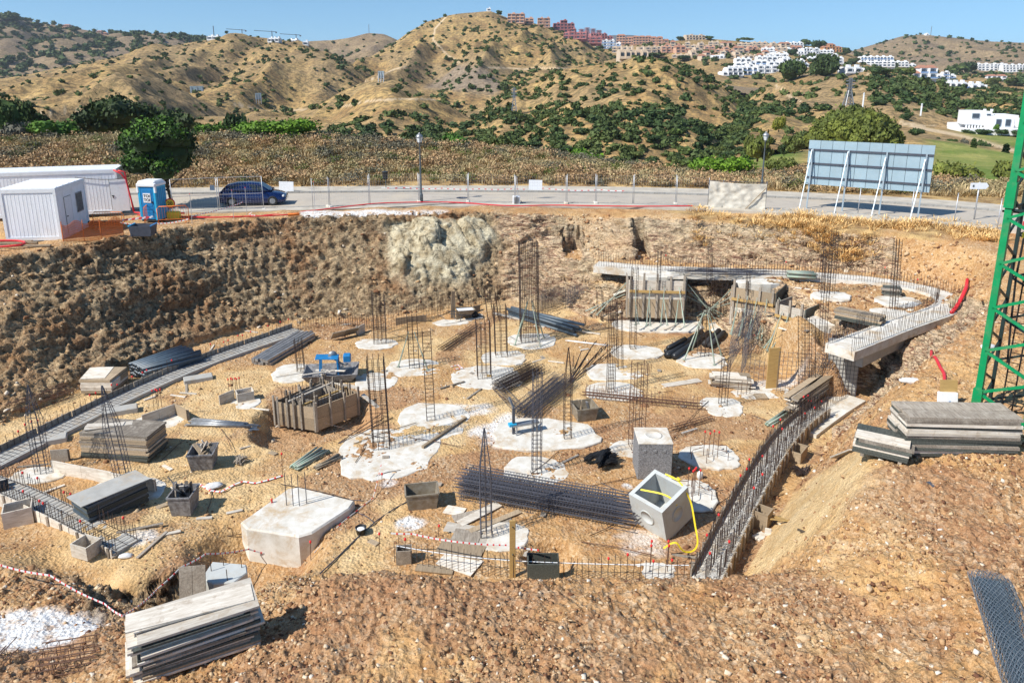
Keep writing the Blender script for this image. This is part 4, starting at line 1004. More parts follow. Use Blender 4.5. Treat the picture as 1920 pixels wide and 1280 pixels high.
B += scatter('billboard_knoll', 260, 1.6, lambda t, g, c, x, y: 0.15 + 1.8 * sstep(0.45, 0.2, t) + 0.5 * sstep(.1, .4, c), 7)
B += scatter('bushy_hill', 2000, 1.3, lambda t, g, c, x, y: 0.5 + 0.35 * sstep(0.0, 0.45, c) + 1.8 * sstep(0.36, 0.08, t) + 0.9 * sstep(0.7, 1.0, t) * sstep(1200, 1300, x), 8)
B += scatter('right_middle_hill', 2300, 1.8, lambda t, g, c, x, y: 0.15 + 1.0 * sstep(-0.3, 0.3, c) * sstep(0.12, 0.25, t) * sstep(1.0, 0.85, t) + 1.2 * sstep(1430, 1380, x) * sstep(0.9, 0.5, t) + 0.8 * sstep(1600, 1750, x) * sstep(0.2, 0.4, t), 9)
B += scatter('town_hillside', 800, 3.2, lambda t, g, c, x, y: 0.3 + sstep(0, 0.4, c) + 0.8 * sstep(1600, 1700, x), 10)
B += scatter('golf_valley', 90, 1.9, lambda t, g, c, x, y: sstep(0.35, 0.7, t) * (0.1 + sstep(0, .4, c)) * sstep(1340, 1250, x) + 0.08 * sstep(.5, .8, t), 11)
B.sort(key=lambda q: -q[0])
rg = random.Random(12)
HL = {'far_left_hillside': 'on the far left hillside', 'right_far_hill': 'on the bare hill at the far right', 'central_far_hill': 'on the small far hill', 'main_dry_hill': 'on the tall dry central hill', 'left_middle_hill': 'on the dry hill at left', 'left_near_hill': 'on the nearer dry slope at left', 'billboard_knoll': 'round the small knoll left of centre', 'bushy_hill': 'on the bushy hill behind the road', 'right_middle_hill': 'on the wooded slope at right', 'town_hillside': 'below the hillside apartments', 'golf_valley': 'in the valley behind the road'}
bm_sets = {k: SHRUB[k] for k in ('leaf_far', 'leaf_olive', 'leaf_dark')}
far_mix = ['leaf_far'] * 6 + ['leaf_olive'] * 2
SPAN = {}
for sz, p, r_, nm in B[:300]:
    bx, by = proj(p.x, p.y, p.z); q_ = SPAN.get(nm, (9e9, -9e9, 9e9, -9e9)); SPAN[nm] = (min(q_[0], bx), max(q_[1], bx), min(q_[2], by), max(q_[3], by))
for k, (sz, p, r_, nm) in enumerate(B[:300]):
    o = link('hill_bush', (SHRUB['leaf_far'] + SHRUB['leaf_far'] + SHRUB['leaf_dark'][:1])[rg.randrange(11)] if sz < 16 else SHRUB[rg.choice(['leaf_dark', 'leaf_dark', 'leaf_olive', 'leaf_far'])][rg.randrange(3)], None, (p.x, p.y, p.z - 0.25 * r_), (0, 0, rg.uniform(0, 6.28)))
    o.scale = (r_ * rg.uniform(.85, 1.2), r_ * rg.uniform(.85, 1.2), r_ * rg.uniform(.8, 1.15))
    bx, by = proj(p.x, p.y, p.z); q_ = SPAN[nm]
    w1 = 'left' if bx < q_[0] + (q_[1] - q_[0]) * .33 else ('right' if bx > q_[0] + (q_[1] - q_[0]) * .67 else 'middle'); w2 = 'high' if by < (q_[2] + q_[3]) / 2 else 'low'
    tag(o, ('large ' if sz > 20 else '') + 'dark green bush, %s %s, ' % (w2, w1) + HL[nm], 'bush', '%sbushes %s in the %s part ' % ('large ' if sz > 20 else '', w2, w1) + HL[nm])
Vs, Fs, k = [], [], 0
rn = np.random.default_rng(5)
small = [crown_np(26, 0.36, [(0, 0, 0.5, 0.85, 0.85, 0.6)], 60 + i, core=False) for i in range(4)]
tv = np.array([(0, 0, 1.02), (.8, 0, .5), (0, .8, .5), (-.8, 0, .5), (0, -.8, .5), (0, 0, -.1)]); tf = [(0, 1, 2), (0, 2, 3), (0, 3, 4), (0, 4, 1), (5, 2, 1), (5, 3, 2), (5, 4, 3), (5, 1, 4)]
core_v, core_f = tv, np.array([f + (f[2],) for f in tf])
for sz, p, r_, nm in B[300:]:
    v, f = small[rn.integers(0, 4)]
    a = rn.random() * 6.28; ca, sa = math.cos(a), math.sin(a)
    v = np.concatenate([v, core_v]); f = np.concatenate([f, core_f + len(v) - 6])
    q = np.stack([v[:, 0] * ca - v[:, 1] * sa, v[:, 0] * sa + v[:, 1] * ca, v[:, 2]], 1) * r_ * rn.uniform(.8, 1.2, 3) + np.array([p.x, p.y, p.z - 0.2 * r_])
    Vs.append(q); Fs.append(f + k); k += len(v)
me = bpy.data.meshes.new('hillside_scrub'); V = np.concatenate(Vs); F = np.concatenate(Fs)
# small faces of the cores are triangles stored as quads
Ft = F[F[:, 2] == F[:, 3]][:, :3]; Fq = F[F[:, 2] != F[:, 3]]
Fall = np.concatenate([Fq[:, [0, 1, 2]], Fq[:, [0, 2, 3]], Ft])
me = mesh_np('hillside_scrub', V, Fall, M_['leaf_far'])
tag(link('hillside_scrub', me), 'dark green scrub dotted over the dry hills', 'scrub', kind='stuff')

# ---- dry grass and scrub on the bank and round the site
def tuft_np(n, h, sp, seed, wd=0.02):
    rg_ = np.random.default_rng(seed)
    a = rg_.random(n) * 6.28; r0 = rg_.random(n) * sp * 0.5; r1 = r0 + sp * rg_.random(n); hh = h * (0.5 + 0.7 * rg_.random(n))
    b0 = np.stack([np.cos(a) * r0, np.sin(a) * r0, 0 * a], 1); tp = np.stack([np.cos(a) * r1, np.sin(a) * r1, hh], 1)
    tn = np.stack([-np.sin(a), np.cos(a), 0 * a], 1) * wd
    V = np.stack([b0 - tn, b0 + tn, tp + tn * .6, tp - tn * .3], 1).reshape(-1, 3)
    return V, np.arange(n * 4, dtype=np.int32).reshape(n, 4)
def joined(name, label, cat, protos, places, mat):
    Vs, Fs, k = [], [], 0
    for pi, (x, y, z), s, a in places:
        v, f = protos[pi]; ca, sa = math.cos(a), math.sin(a)
        Vs.append(np.stack([v[:, 0] * ca - v[:, 1] * sa, v[:, 0] * sa + v[:, 1] * ca, v[:, 2]], 1) * s + np.array([x, y, z])); Fs.append(f + k); k += len(v)
    me = mesh_np(name, np.concatenate(Vs), np.concatenate(Fs), mat)
    return tag(link(name, me), label, cat, kind='stuff')
rn = np.random.default_rng(9)
def bank_places(n, f, smin, smax, npro):
    out = []
    while len(out) < n:
        y = rn.uniform(54, 80); x = rn.uniform(-0.72, 0.72) * (y + 3)
        if y < np.interp(x, [p.x for p in roadFW], [p.y for p in roadFW]) + 3.0: continue
        if rn.random() > f(x, y): continue
        out.append((int(rn.integers(0, npro)), (x, y, gtop(x, y) - 0.03), rn.uniform(smin, smax), rn.random() * 6.28))
    return out
tp = [tuft_np(22, 0.42, 0.75, i, 0.035) for i in range(5)]
nzb = lambda x, y, s, o: 0.5 + 0.5 * float(fbm2(np.array([x * s + o]), np.array([y * s]), 3, 7)[0])
joined('dry_grass', 'golden brown dry grass covering the bank behind the road', 'grass', tp, bank_places(3600, lambda x, y: 0.35 + nzb(x, y, .2, 0), 0.6, 1.5, 5), M_['dry_straw'])
sc_ = [crown_np(150, 0.05, [(0, 0, .35, .6, .6, .4), (.4, .2, .25, .4, .4, .3)], 300 + i, core=False) for i in range(4)]
joined('brown_scrub', 'reddish brown dead scrub on the bank', 'scrub', sc_, bank_places(620, lambda x, y: nzb(x, y, .15, 40) ** 2 * 1.5, 0.8, 1.9, 4), M_['dry_brown'])
joined('straw_scrub', 'pale golden dried bushes covering the bank', 'scrub', sc_, bank_places(1500, lambda x, y: .25 + nzb(x, y, .25, 60), 0.5, 1.5, 4), M_['dry_straw'])
joined('grey_scrub', 'grey green low scrub on the upper bank', 'scrub', sc_, bank_places(420, lambda x, y: (0.3 + 0.7 * float(y > 66)) * nzb(x, y, .15, 90) ** 2, 0.9, 1.9, 4), M_['leaf_grey'])
joined('olive_scrub', 'small olive green shrubs among the dry grass of the bank', 'scrub', sc_, bank_places(520, lambda x, y: 0.4 * nzb(x, y, .2, 20), 0.5, 1.4, 4), M_['leaf_pine'])
# straw growing along the near verge at right
vp = []
while len(vp) < 520:
    px = rn.uniform(1290, 1880); py = rn.uniform(0, 1) ** 0.8 * 26 + np.interp(px, [1290, 1400, 1500, 1700, 1880], [392, 395, 402, 415, 425])
    p = PZ(px, py, 4.9); dn_ = nzb(p.x, p.y, .5, 3)
    if rn.random() > dn_ ** 2 * 1.6: continue
    vp.append((int(rn.integers(0, 5)), (p.x, p.y, gtop(p.x, p.y) - .02), rn.uniform(.35, .85), rn.random() * 6.28))
joined('verge_grass', 'dry straw tufts growing on the verge above the rock face', 'grass', tp, vp, M_['dry_straw'])

# ================================================================== LOOSE STONES
def rocks(name, label, n, f, s0, s1, mat, seed):
    rg_ = np.random.default_rng(seed)
    base = np.array([(-1, -1, -.5), (1, -1, -.5), (1, 1, -.5), (-1, 1, -.5), (-1, -1, .5), (1, -1, .5), (1, 1, .5), (-1, 1, .5)], dtype=float) * 0.5
    bf = np.array([(3, 2, 1, 0), (4, 5, 6, 7), (0, 1, 5, 4), (1, 2, 6, 5), (2, 3, 7, 6), (3, 0, 4, 7)])
    pl = f(rg_, n); n = len(pl)
    V = np.repeat(base[None], n, 0) * (1 + 0.9 * (rg_.random((n, 8, 3)) - .5))
    V[:, 4:, :2] *= (0.45 + 0.5 * rg_.random((n, 1, 1)))
    sz = (s0 + (s1 - s0) * rg_.random(n) ** 3.2)[:, None, None]
    V = V * sz * (0.6 + 0.8 * rg_.random((n, 1, 3)))
    e = (rg_.random((n, 3)) - .5) * np.array([1.6, 1.6, 6.28])
    ca, sa = np.cos(e[:, 2])[:, None], np.sin(e[:, 2])[:, None]; cb, sb = np.cos(e[:, 0])[:, None], np.sin(e[:, 0])[:, None]
    y, z = V[..., 1] * cb - V[..., 2] * sb, V[..., 1] * sb + V[..., 2] * cb; x = V[..., 0]
    V = np.stack([x * ca - y * sa, x * sa + y * ca, z], -1) + pl[:, None, :]
    F = (bf[None] + 8 * np.arange(n)[:, None, None]).reshape(-1, 4)
    tag(link(name, mesh_np(name, V.reshape(-1, 3), F, mat)), label, 'stones', kind='stuff')
m, nt, nn, nl, b = nodes('loose_stone')
g = nn.new('ShaderNodeNewGeometry')
c = ramp(nt, g.outputs['Random Per Island'], [(0.0, (0.14, 0.065, 0.04)), (0.3, (0.34, 0.18, 0.09)), (0.65, (0.48, 0.31, 0.165)), (0.92, (0.58, 0.43, 0.27)), (1.0, (0.74, 0.67, 0.57))])
c = mixc(nt, 1.0, c, ramp(nt, noise(nt, 14, 3, .6, wpos(nt)), [(0.3, .75), (.7, 1.15)]), 'MULTIPLY')
nl.new(c, b.inputs['Base Color']); b.inputs['Roughness'].default_value = 0.95; b.inputs['Specular IOR Level'].default_value = 0.1
bump(nt, b, noise(nt, 25, 3, .6, wpos(nt)), 0.5, 0.02)
Pj = Pg
def by_mask(mask, lift=0.0):
    def f(rg_, n):
        dA = (np.gradient(Xg, axis=1) * np.gradient(Yg, axis=0)) * mask
        pr = (dA / dA.sum()).ravel(); i = rg_.choice(pr.size, n, p=pr)
        q = Pg.reshape(-1, 3)[i].copy(); q[:, 0] += (rg_.random(n) - .5) * .1; q[:, 1] += (rg_.random(n) - .5) * .06; q[:, 2] += lift
        return q
    return f
vis = (np.abs(Xg) < 0.74 * (Yg + 2))
nzr = 0.15 + sstep(-0.3, 0.5, fbm2(Xg * 0.4, Yg * 0.4, 4, 500))
mnd = mound * vis * (Yg < 30) * (1 - 0.85 * sandm * (Yg > 12)) * (nzr + .25) * np.where(Yg < 19, 1.6, 0.7)
nolime = 1 - 0.93 * lime.reshape(Xg.shape)
mnd = mnd * nolime
rocks('mound_gravel', 'broken stones and gravel strewn over the near spoil bank', 34000, by_mask(mnd, -0.004), 0.02, 0.10, M_['loose_stone'], 1)
rocks('mound_boulders', 'scattered larger pale stones on the spoil banks', 220, by_mask(mnd, -.01), 0.08, 0.22, M_['loose_stone'], 2)
flo = nolime * infloor * vis * (0.25 + redm * 1.5) * nzr
rocks('pit_gravel', 'small stones scattered over the excavation floor', 14000, by_mask(flo), 0.02, 0.10, M_['loose_stone'], 3)
rocks('pit_stones', 'loose stones lying in the excavation', 260, by_mask(flo), 0.08, 0.24, M_['loose_stone'], 4)
ter = ((inpit & ~infloor & (wallm < 0.6)) * (Yg > 24) + wallL * 0.2) * (1 - pale) * vis
rocks('slope_rubble', 'rubble on the ledges and at the foot of the cut faces', 5200, by_mask(ter), 0.04, 0.22, M_['loose_stone'], 5)

# ================================================================== ROAD, PAVEMENTS, KERBS
def offset(pts_, d_):
    out = []
    for i, p in enumerate(pts_):
        a = pts_[max(i - 1, 0)]; b_ = pts_[min(i + 1, len(pts_) - 1)]
        t = Vector((b_.x - a.x, b_.y - a.y, 0)).normalized(); n = Vector((-t.y, t.x, 0))
        out.append(Vector((p.x + n.x * d_, p.y + n.y * d_, p.z)))
    return out
def smoothl(pts_, n=2, step=1.2):
    q = dens(pts_, step)
    for _ in range(6 * n):
        q = [q[0]] + [(q[i - 1] + q[i] * 2 + q[i + 1]) / 4 for i in range(1, len(q) - 1)] + [q[-1]]
    return q
def ribbon(a, b_, z): return [(p.x, p.y, z) for p in a] + [(p.x, p.y, z) for p in b_], [(i, i + 1, len(a) + i + 1, len(a) + i) for i in range(len(a) - 1)]
RN, RF = smoothl(roadNW), smoothl(roadFW)
n_ = min(len(RN), len(RF))
def resamp(l, n):
    L = [0]
    for a, b_ in zip(l[:-1], l[1:]): L.append(L[-1] + (b_ - a).length)
    t = np.linspace(0, L[-1], n)
    return [Vector((float(np.interp(q, L, [p.x for p in l])), float(np.interp(q, L, [p.y for p in l])), float(np.interp(q, L, [p.z for p in l])))) for q in t]
RN, RF = resamp(RN, 120), resamp(RF, 120)
mb = MB(); V, F = ribbon(RN, RF, ZR + 0.01); mb.add(V, F, M_['asphalt']); mb.build('road')['kind'] = 'structure'
def pave(name, line, d0, d1, z):
    a, b_ = offset(line, d0), offset(line, d1); mb = MB()
    V, F = ribbon(a, b_, z); mb.add(V, F, M_['pavement'])
    if d1 > 0:
        V2 = [(p.x, p.y, z) for p in b_] + [(p.x, p.y, z - .5) for p in b_]
    else:
        V2 = [(p.x, p.y, z) for p in b_] + [(p.x, p.y, z - .3) for p in b_]
    mb.add(V2, [(i, i + 1, len(b_) + i + 1, len(b_) + i) for i in range(len(b_) - 1)], M_['pavement'])
    o = mb.build(name); o['kind'] = 'structure'; return o
pvf = pave('far_pavement', RF, 0.16, 2.5, ZR + 0.13)
pvn = pave('near_pavement', RN, -0.16, -1.25, ZR + 0.11)
for nm, line, d_ in (('far_kerb', RF, 0.08), ('near_kerb', RN, -0.08)):
    kb = thing(nm, 'x', 'x'); del kb['label']; del kb['category']; kb['kind'] = 'structure'
    c_ = resamp(offset(line, d_), 150)
    cut = [p for p in c_]
    me = None
    for i in range(20, 130):
        a, b_ = cut[i], cut[i + 1]; L = (b_ - a).length
        if me is None or abs(me[1] - L) > 0.01:
            q = MB(); q.bbox((0, 0, 0), (L - 0.012, 0.15, 0.30), 0.015, M_['kerb']); me = (q.mesh('kerb_stone'), L)
        o = reinst('kerb_stone', me[0], kb, ((a.x + b_.x) / 2, (a.y + b_.y) / 2, ZR + 0.0), (0, 0, math.atan2(b_.y - a.y, b_.x - a.x)))
# manhole covers in the road and pavement
for px, py, lb in ((866, 371, 'dark round manhole cover in the road to the right of the lamp post'), (760, 356, 'flat grey drain cover on the far pavement beside the litter bin')):
    p = PZ(px, py, ZR + 0.02); mb = MB()
    if px == 866: mb.lathe([(0.40, 0), (0.40, 0.012), (0.33, 0.016), (0.33, 0.012)], 18, (0, 0, 0), M_['rail_dark'])
    else:
        mb.box((0, 0, .12), (2.4, 0.5, 0.02), M_['rail_dark']); mb.box((0, 0, .135), (2.2, 0.36, 0.012), M_['steel_grey'])
    tag(mb.build('manhole_cover', None, None, p), lb, 'manhole cover')

# ================================================================== LAMPS, BINS, SIGNS
def lamp(px, pb, pt, lb, Y=None):
    b_ = PZ(px, pb, ZR) if Y is None else PD(px, pb, Y); h = PD(px, pt, b_.y).z - b_.z
    o = thing('street_lamp', lb, 'street lamp', b_, 0, 'street lamps along the road')
    mb = MB(); mb.lathe([(0.13, 0), (0.13, 0.5), (0.10, 0.56), (0.075, 0.7), (0.06, h * .6), (0.05, h - 0.75), (0.08, h - .72), (0.05, h - .66)], 10, (0, 0, 0), M_['lamp_metal']); mb.build('pole', o)
    mb = MB(); mb.lathe([(0.13, h - .62), (0.22, h - .30), (0.215, h - .27)], 8, (0, 0, 0), M_['lamp_glass'], False); g = mb.build('lantern', o)
    mb = MB(); mb.lathe([(0.26, h - .27), (0.24, h - .2), (0.15, h - .08), (0.05, h - .03), (0.03, h + .04), (0.0, h + .08)], 10, (0, 0, 0), M_['steel_grey']); mb.build('lamp_cap', o)
    mb = MB()
    for k in range(4):
        a = k * 1.5708 + .4; mb.tube([(0.06 * math.cos(a), .06 * math.sin(a), h - .66), (0.16 * math.cos(a), .16 * math.sin(a), h - .6), (0.235 * math.cos(a), .235 * math.sin(a), h - .28)], 0.012, 4, M_['lamp_metal'])
    mb.build('lantern_bracket', o)
lamp(790, 378, 250, 'tall street lamp on the near pavement in front of the dry bank')
lamp(1428, 352, 248, 'street lamp standing behind the white tarpaulin panel')
# litter bin
b_ = PZ(723, 354, ZR + .13); o = thing('litter_bin', 'small black litter bin on a post across the road', 'litter bin', b_)
mb = MB(); mb.lathe([(0.19, .75), (0.23, 1.3), (0.25, 1.32), (0.22, 1.33)], 10, (0, 0, 0), M_['black_plastic']); mb.build('bin_body', o)
mb = MB(); mb.tube([(0, .2, 0), (0, .2, 1.35)], .03, 6, M_['lamp_metal']); mb.box((0, .12, 1.1), (.05, .2, .04), M_['lamp_metal']); mb.build('post', o)
# arrow sign
b_ = PZ(1827, 412, ZR); s = scale_at(b_)
o = thing('direction_sign', 'white arrow shaped street sign on a grey post at right', 'sign', b_)
h = PD(1827, 343, b_.y).z - b_.z
mb = MB(); mb.tube([(0.0, .04, -.1), (0, .04, h + .05)], .045, 8, M_['galv']); mb.build('post', o)
mb = MB(); w_ = 17 / s
poly = [(-w_, 0), (w_ * .72, 0), (w_, .19), (w_ * .72, .38), (-w_, .38)]
V = [(x, -.02, h - .38 + z) for x, z in poly] + [(x, .02, h - .38 + z) for x, z in poly]
mb.add(V, [(4, 3, 2, 1, 0), (5, 6, 7, 8, 9)] + [(i, (i + 1) % 5, 5 + (i + 1) % 5, 5 + i) for i in range(5)], M_['white_panel'])
mb.box((-w_ + .18, -.025, h - .19), (.10, .008, .14), M_['lamp_metal']); mb.build('sign_panel', o)
for k, (px, pt, pb) in enumerate(((1788, 363, 420), (1868, 373, 436), (1608, 352, 402), (1706, 356, 412))):
    b_ = hitg(px, pb); h = PD(px, pt, b_.y).z - b_.z
    tag(MB().tube([(0, 0, -.2), (.03, 0, h)], .03, 6, M_['galv']).lathe([(.045, h - .02), (.03, h + .03)], 6, (.03, 0, 0), M_['galv']).build('fence_post', None, None, b_), ('thin galvanised fence post just left of the arrow sign', 'thin galvanised fence post between the arrow sign and the crane', 'thin galvanised post seen under the left half of the billboard', 'thin galvanised post seen under the right half of the billboard')[k], 'fence post')

# ================================================================== MESH FENCES ALONG THE ROAD
def mesh_panel(p0, p1, h, lb, framed=False, feet=True, group='mesh fence panels along the road'):
    L = (p1 - p0).length; a = math.atan2(p1.y - p0.y, p1.x - p0.x)
    o = thing('mesh_fence_panel', lb, 'fence panel', p0, a, group)
    r = .024 if framed else .021
    for x in (0.04, L - .04):
        MB().tube([(x, 0, 0.0), (x, 0, h)], r, 6, M_['galv']).build('fence_post', o)
    if framed:
        for z in (.12, h - .02, h * .5): MB().tube([(0.04, 0, z), (L - .04, 0, z)], .017, 5, M_['galv']).build('rail', o)
    mb = MB(); n = int(L / 0.16)
    for i in range(1, n): mb.tube([(i * L / n, .012, .12), (i * L / n, .012, h - .04)], .0028, 3, M_['galv'], False)
    for i in range(9): mb.tube([(.04, -.012, .15 + i * (h - .2) / 8), (L - .04, -.012, .15 + i * (h - .2) / 8)], .0028, 3, M_['galv'], False)
    mb.build('wire_mesh', o, kind='stuff')
    if feet: MB().bbox((L - .02, 0, .06), (.24, .62, .13), .03, M_['concrete_white']).build('foot_block', o)
    return o
ps = [(586, 392), (618, 388), (693, 382), (786, 379), (878, 379), (966, 383), (1062, 382), (1117, 381), (1187, 382), (1267, 383), (1328, 388)]
for i in range(len(ps) - 1):
    mesh_panel(PZ(*ps[i], ZR + .1), PZ(*ps[i + 1], ZR + .1), (2.02, 1.95)[i % 2], '%s mesh fence panel from the left between the blue car and the tarpaulin' % ORD[i], feet=i % 3 != 1)
mesh_panel(PZ(324, 402, ZR), PZ(411, 397, ZR), 2.25, 'framed mesh fence panel to the right of the portable toilet', True, group='framed fence panels')
mesh_panel(PZ(412, 397, ZR), PZ(496, 394, ZR), 2.25, 'framed mesh fence panel in front of the blue car', True, group='framed fence panels')
# loose thin posts in front of the car fence
for k, (px, pt, pb) in enumerate(((360, 364, 420), (438, 357, 410), (463, 352, 408), (590, 341, 394))):
    b_ = PZ(px, pb, ZP); h = PD(px, pt, b_.y).z - ZP
    tag(MB().tube([(0, 0, -.3), (.04, 0, h * .6), (0.05, 0, h)], .016, 5, M_['galv']).lathe([(.03, h - .01), (.03, h + .03)], 5, (.05, 0, 0), M_['cap_red']).build('marker_rod', None, None, b_), ('thin steel rod holding warning tape beside the toilet barrier', 'left thin steel rod standing before the blue car', 'right thin steel rod standing before the blue car', 'thin steel rod at the left end of the road fence')[k], 'rod')
# white sheets hung on the fences
for px, py, wp, hp, lb, Y in ((537, 352, 27, 23, 'plain white notice board fixed behind the blue car', 55.5), (1004, 347, 25, 19, 'grey notice board hung on the road fence near the cable box', 53.0), (398, 352, 9, 10, 'small white notice on the framed fence', 52.0)):
    c = PD(px, py, Y); s = scale_at(c)
    mb = MB(); mb.box((0, 0, 0), (wp / s, .02, hp / s), M_['white_panel'], Matrix.Rotation(0.03, 3, 'Y')); tag(mb.build('notice_board', None, None, c), lb, 'notice board')
# stretched tarpaulin panel
def tarpaulin():
    a, b_ = hitg(1327, 392), hitg(1434, 396)
    a.z = b_.z = ZR - .05
    L = (b_ - a).length; h = PD(1327, 339, a.y).z - a.z
    o = thing('tarpaulin_panel', 'creased off white tarpaulin stretched on a fence panel left of the billboard', 'tarpaulin panel', a, math.atan2(b_.y - a.y, b_.x - a.x))
    nu, nv = 60, 26; U, Vv = np.meshgrid(np.linspace(0, 1, nu), np.linspace(0, 1, nv))
    y = 0.05 * np.sin(U * 34 + Vv * 9 + 2 * vn2(U * 4, Vv * 3, 1)) * Vv + 0.05 * fbm2(U * 7, Vv * 5, 3, 2)
    top = h - 0.10 * U - .06 * np.sin(np.pi * U)
    P = np.stack([U * L, y - .03, .08 + Vv * (top - .08)], -1)
    reinst('tarpaulin', mesh_np('tarpaulin', P.reshape(-1, 3), grid_faces(nv, nu), M_['tarp'], True), o)
    for x in (0, L * .25, L): MB().tube([(x, .04, -.2), (x, .04, h + .06)], .03, 6, M_['rail_dark']).build('post', o)
    MB().tube([(0, .04, h), (L, .04, h - .05)], .022, 5, M_['rail_dark']).build('rail', o)
    MB().beam((L * .62, -.14, 0.0), (L * .99, -.14, h * .82), .05, .05, M_['board']).build('brace', o)
tarpaulin()
# cable cabinet
b_ = PZ(968, 384, ZR + .02); o = thing('cable_cabinet', 'small white cable cabinet on the kerb with a dark door', 'cabinet', b_)
mb = MB(); mb.bbox((0, 0, .32), (.5, .35, .6), .03, M_['white_panel']); mb.build('cabinet_body', o); MB().box((0.02, -.18, .33), (.34, .02, .42), M_['steel_grey']).build('door', o)
MB().tube([(.3, 0, .3), (.5, -.1, .02), (1.1, -.2, .02), (1.9, -.1, .02), (1.3, -.35, .04), (.4, -.3, .03)], .02, 4, M_['black_plastic']).build('cable', o)
for s_ in (-1, 1):
    MB().tube([(s_ * .12, -.05, .6), (s_ * .03, 0, 1.9)], .02, 5, M_['galv']).build('stay', o)
def line_on_ground(name, lb, cat, pxs, r, mat, zz=None, lift=0.03, n=5, smooth_=2, jit=0.0, sd=0):
    pts_ = [(hitg(*p) if zz is None else PZ(p[0], p[1], zz)) for p in pxs]
    q = smoothl(pts_, smooth_, 0.35) if smooth_ else dens(pts_, .5)
    rg_ = random.Random(sd); out = []
    for p in q:
        z = p.z if zz is not None else gtop(p.x, p.y) + lift
        out.append(Vector((p.x, p.y + rg_.uniform(-jit, jit), z)))
    out = [out[0]] + [(out[i - 1] + out[i] + out[i + 1]) / 3 for i in range(1, len(out) - 1)] + [out[-1]]
    if len(pxs[0]) and r: mb = MB(); mb.tube(out, r, n, mat)
    o = mb.build(name); return tag(o, lb, cat)
line_on_ground('red_hose', 'long red hose lying along the pavement at the rim of the pit', 'hose', [(480, 405), (560, 398), (620, 391), (700, 381), (780, 379), (860, 379), (930, 385), (968, 387), (1030, 384), (1110, 386), (1200, 387), (1300, 386)], .04, M_['pipe_red'], ZR + .17)
line_on_ground('black_cable', 'thin black cable lying below the red hose at the pavement edge', 'cable', [(600, 396), (660, 391), (740, 389), (830, 382), (880, 381)], .022, M_['black_plastic'], ZR + .15)
line_on_ground('red_hose', 'red hose running on the verge under the billboard', 'hose', [(1500, 396), (1560, 402), (1620, 405), (1690, 410), (1715, 411)], .045, M_['pipe_red'])

# ================================================================== BILLBOARD
def billboard():
    z0 = 4.9
    feetB = [PZ(x, y, z0) for x, y in ((1512, 393), (1579, 400), (1649, 408), (1720, 411))]
    a, b_ = feetB[0], feetB[3]; t = (b_ - a); ang = math.atan2(t.y, t.x); L4 = t.length
    o = thing('billboard', 'large empty billboard seen from behind with white struts on the verge', 'billboard', a, ang)
    x0 = -0.25; x1 = L4 + 0.45
    zt = PD(1510, 263, a.y).z - z0; zb = PD(1508, 346, a.y).z - z0
    hgt = zt - zb; ncol = 10; cols = [x0 + (x1 - x0) * i / ncol for i in range(ncol + 1)]; zr = [zb, zb + hgt * .17, zb + hgt * .48, zb + hgt * .79, zt]
    for i in range(ncol):
        for j in range(4):
            MB().box(((cols[i] + cols[i + 1]) / 2, 0.10 + 0.004 * ((i * 7 + j * 3) % 3), (zr[j] + zr[j + 1]) / 2), (cols[i + 1] - cols[i] - .022, .03, zr[j + 1] - zr[j] - .02), M_['billboard_sheet']).build('panel', o)
    for j in (1, 2, 3): MB().box(((x0 + x1) / 2, 0.045, zr[j]), (x1 - x0 - .05, .06, .11), M_['rail_dark']).build('rail', o)
    MB().box(((x0 + x1) / 2, 0.14, (zb + zt) / 2), (x1 - x0 - .01, .03, hgt - .02), M_['rail_dark']).build('front_sheet', o)
    for i in range(4):
        x = L4 * i / 3
        MB().beam((x, -.03, -.2), (x + 0.05, -.03, zr[3] + .08), .09, .09, M_['billboard_steel']).build('post', o)
        MB().beam((x - .25 - .05 * i, -1.7, -.2), (x, -.12, zr[3] - .25 * (i > 1)), .05, .05, M_['billboard_steel']).build('strut', o)
        MB().beam((x - .03, -.12, zb + .1), (x - .1, -.75, 1.9), .04, .04, M_['billboard_steel']).build('brace', o)
billboard()

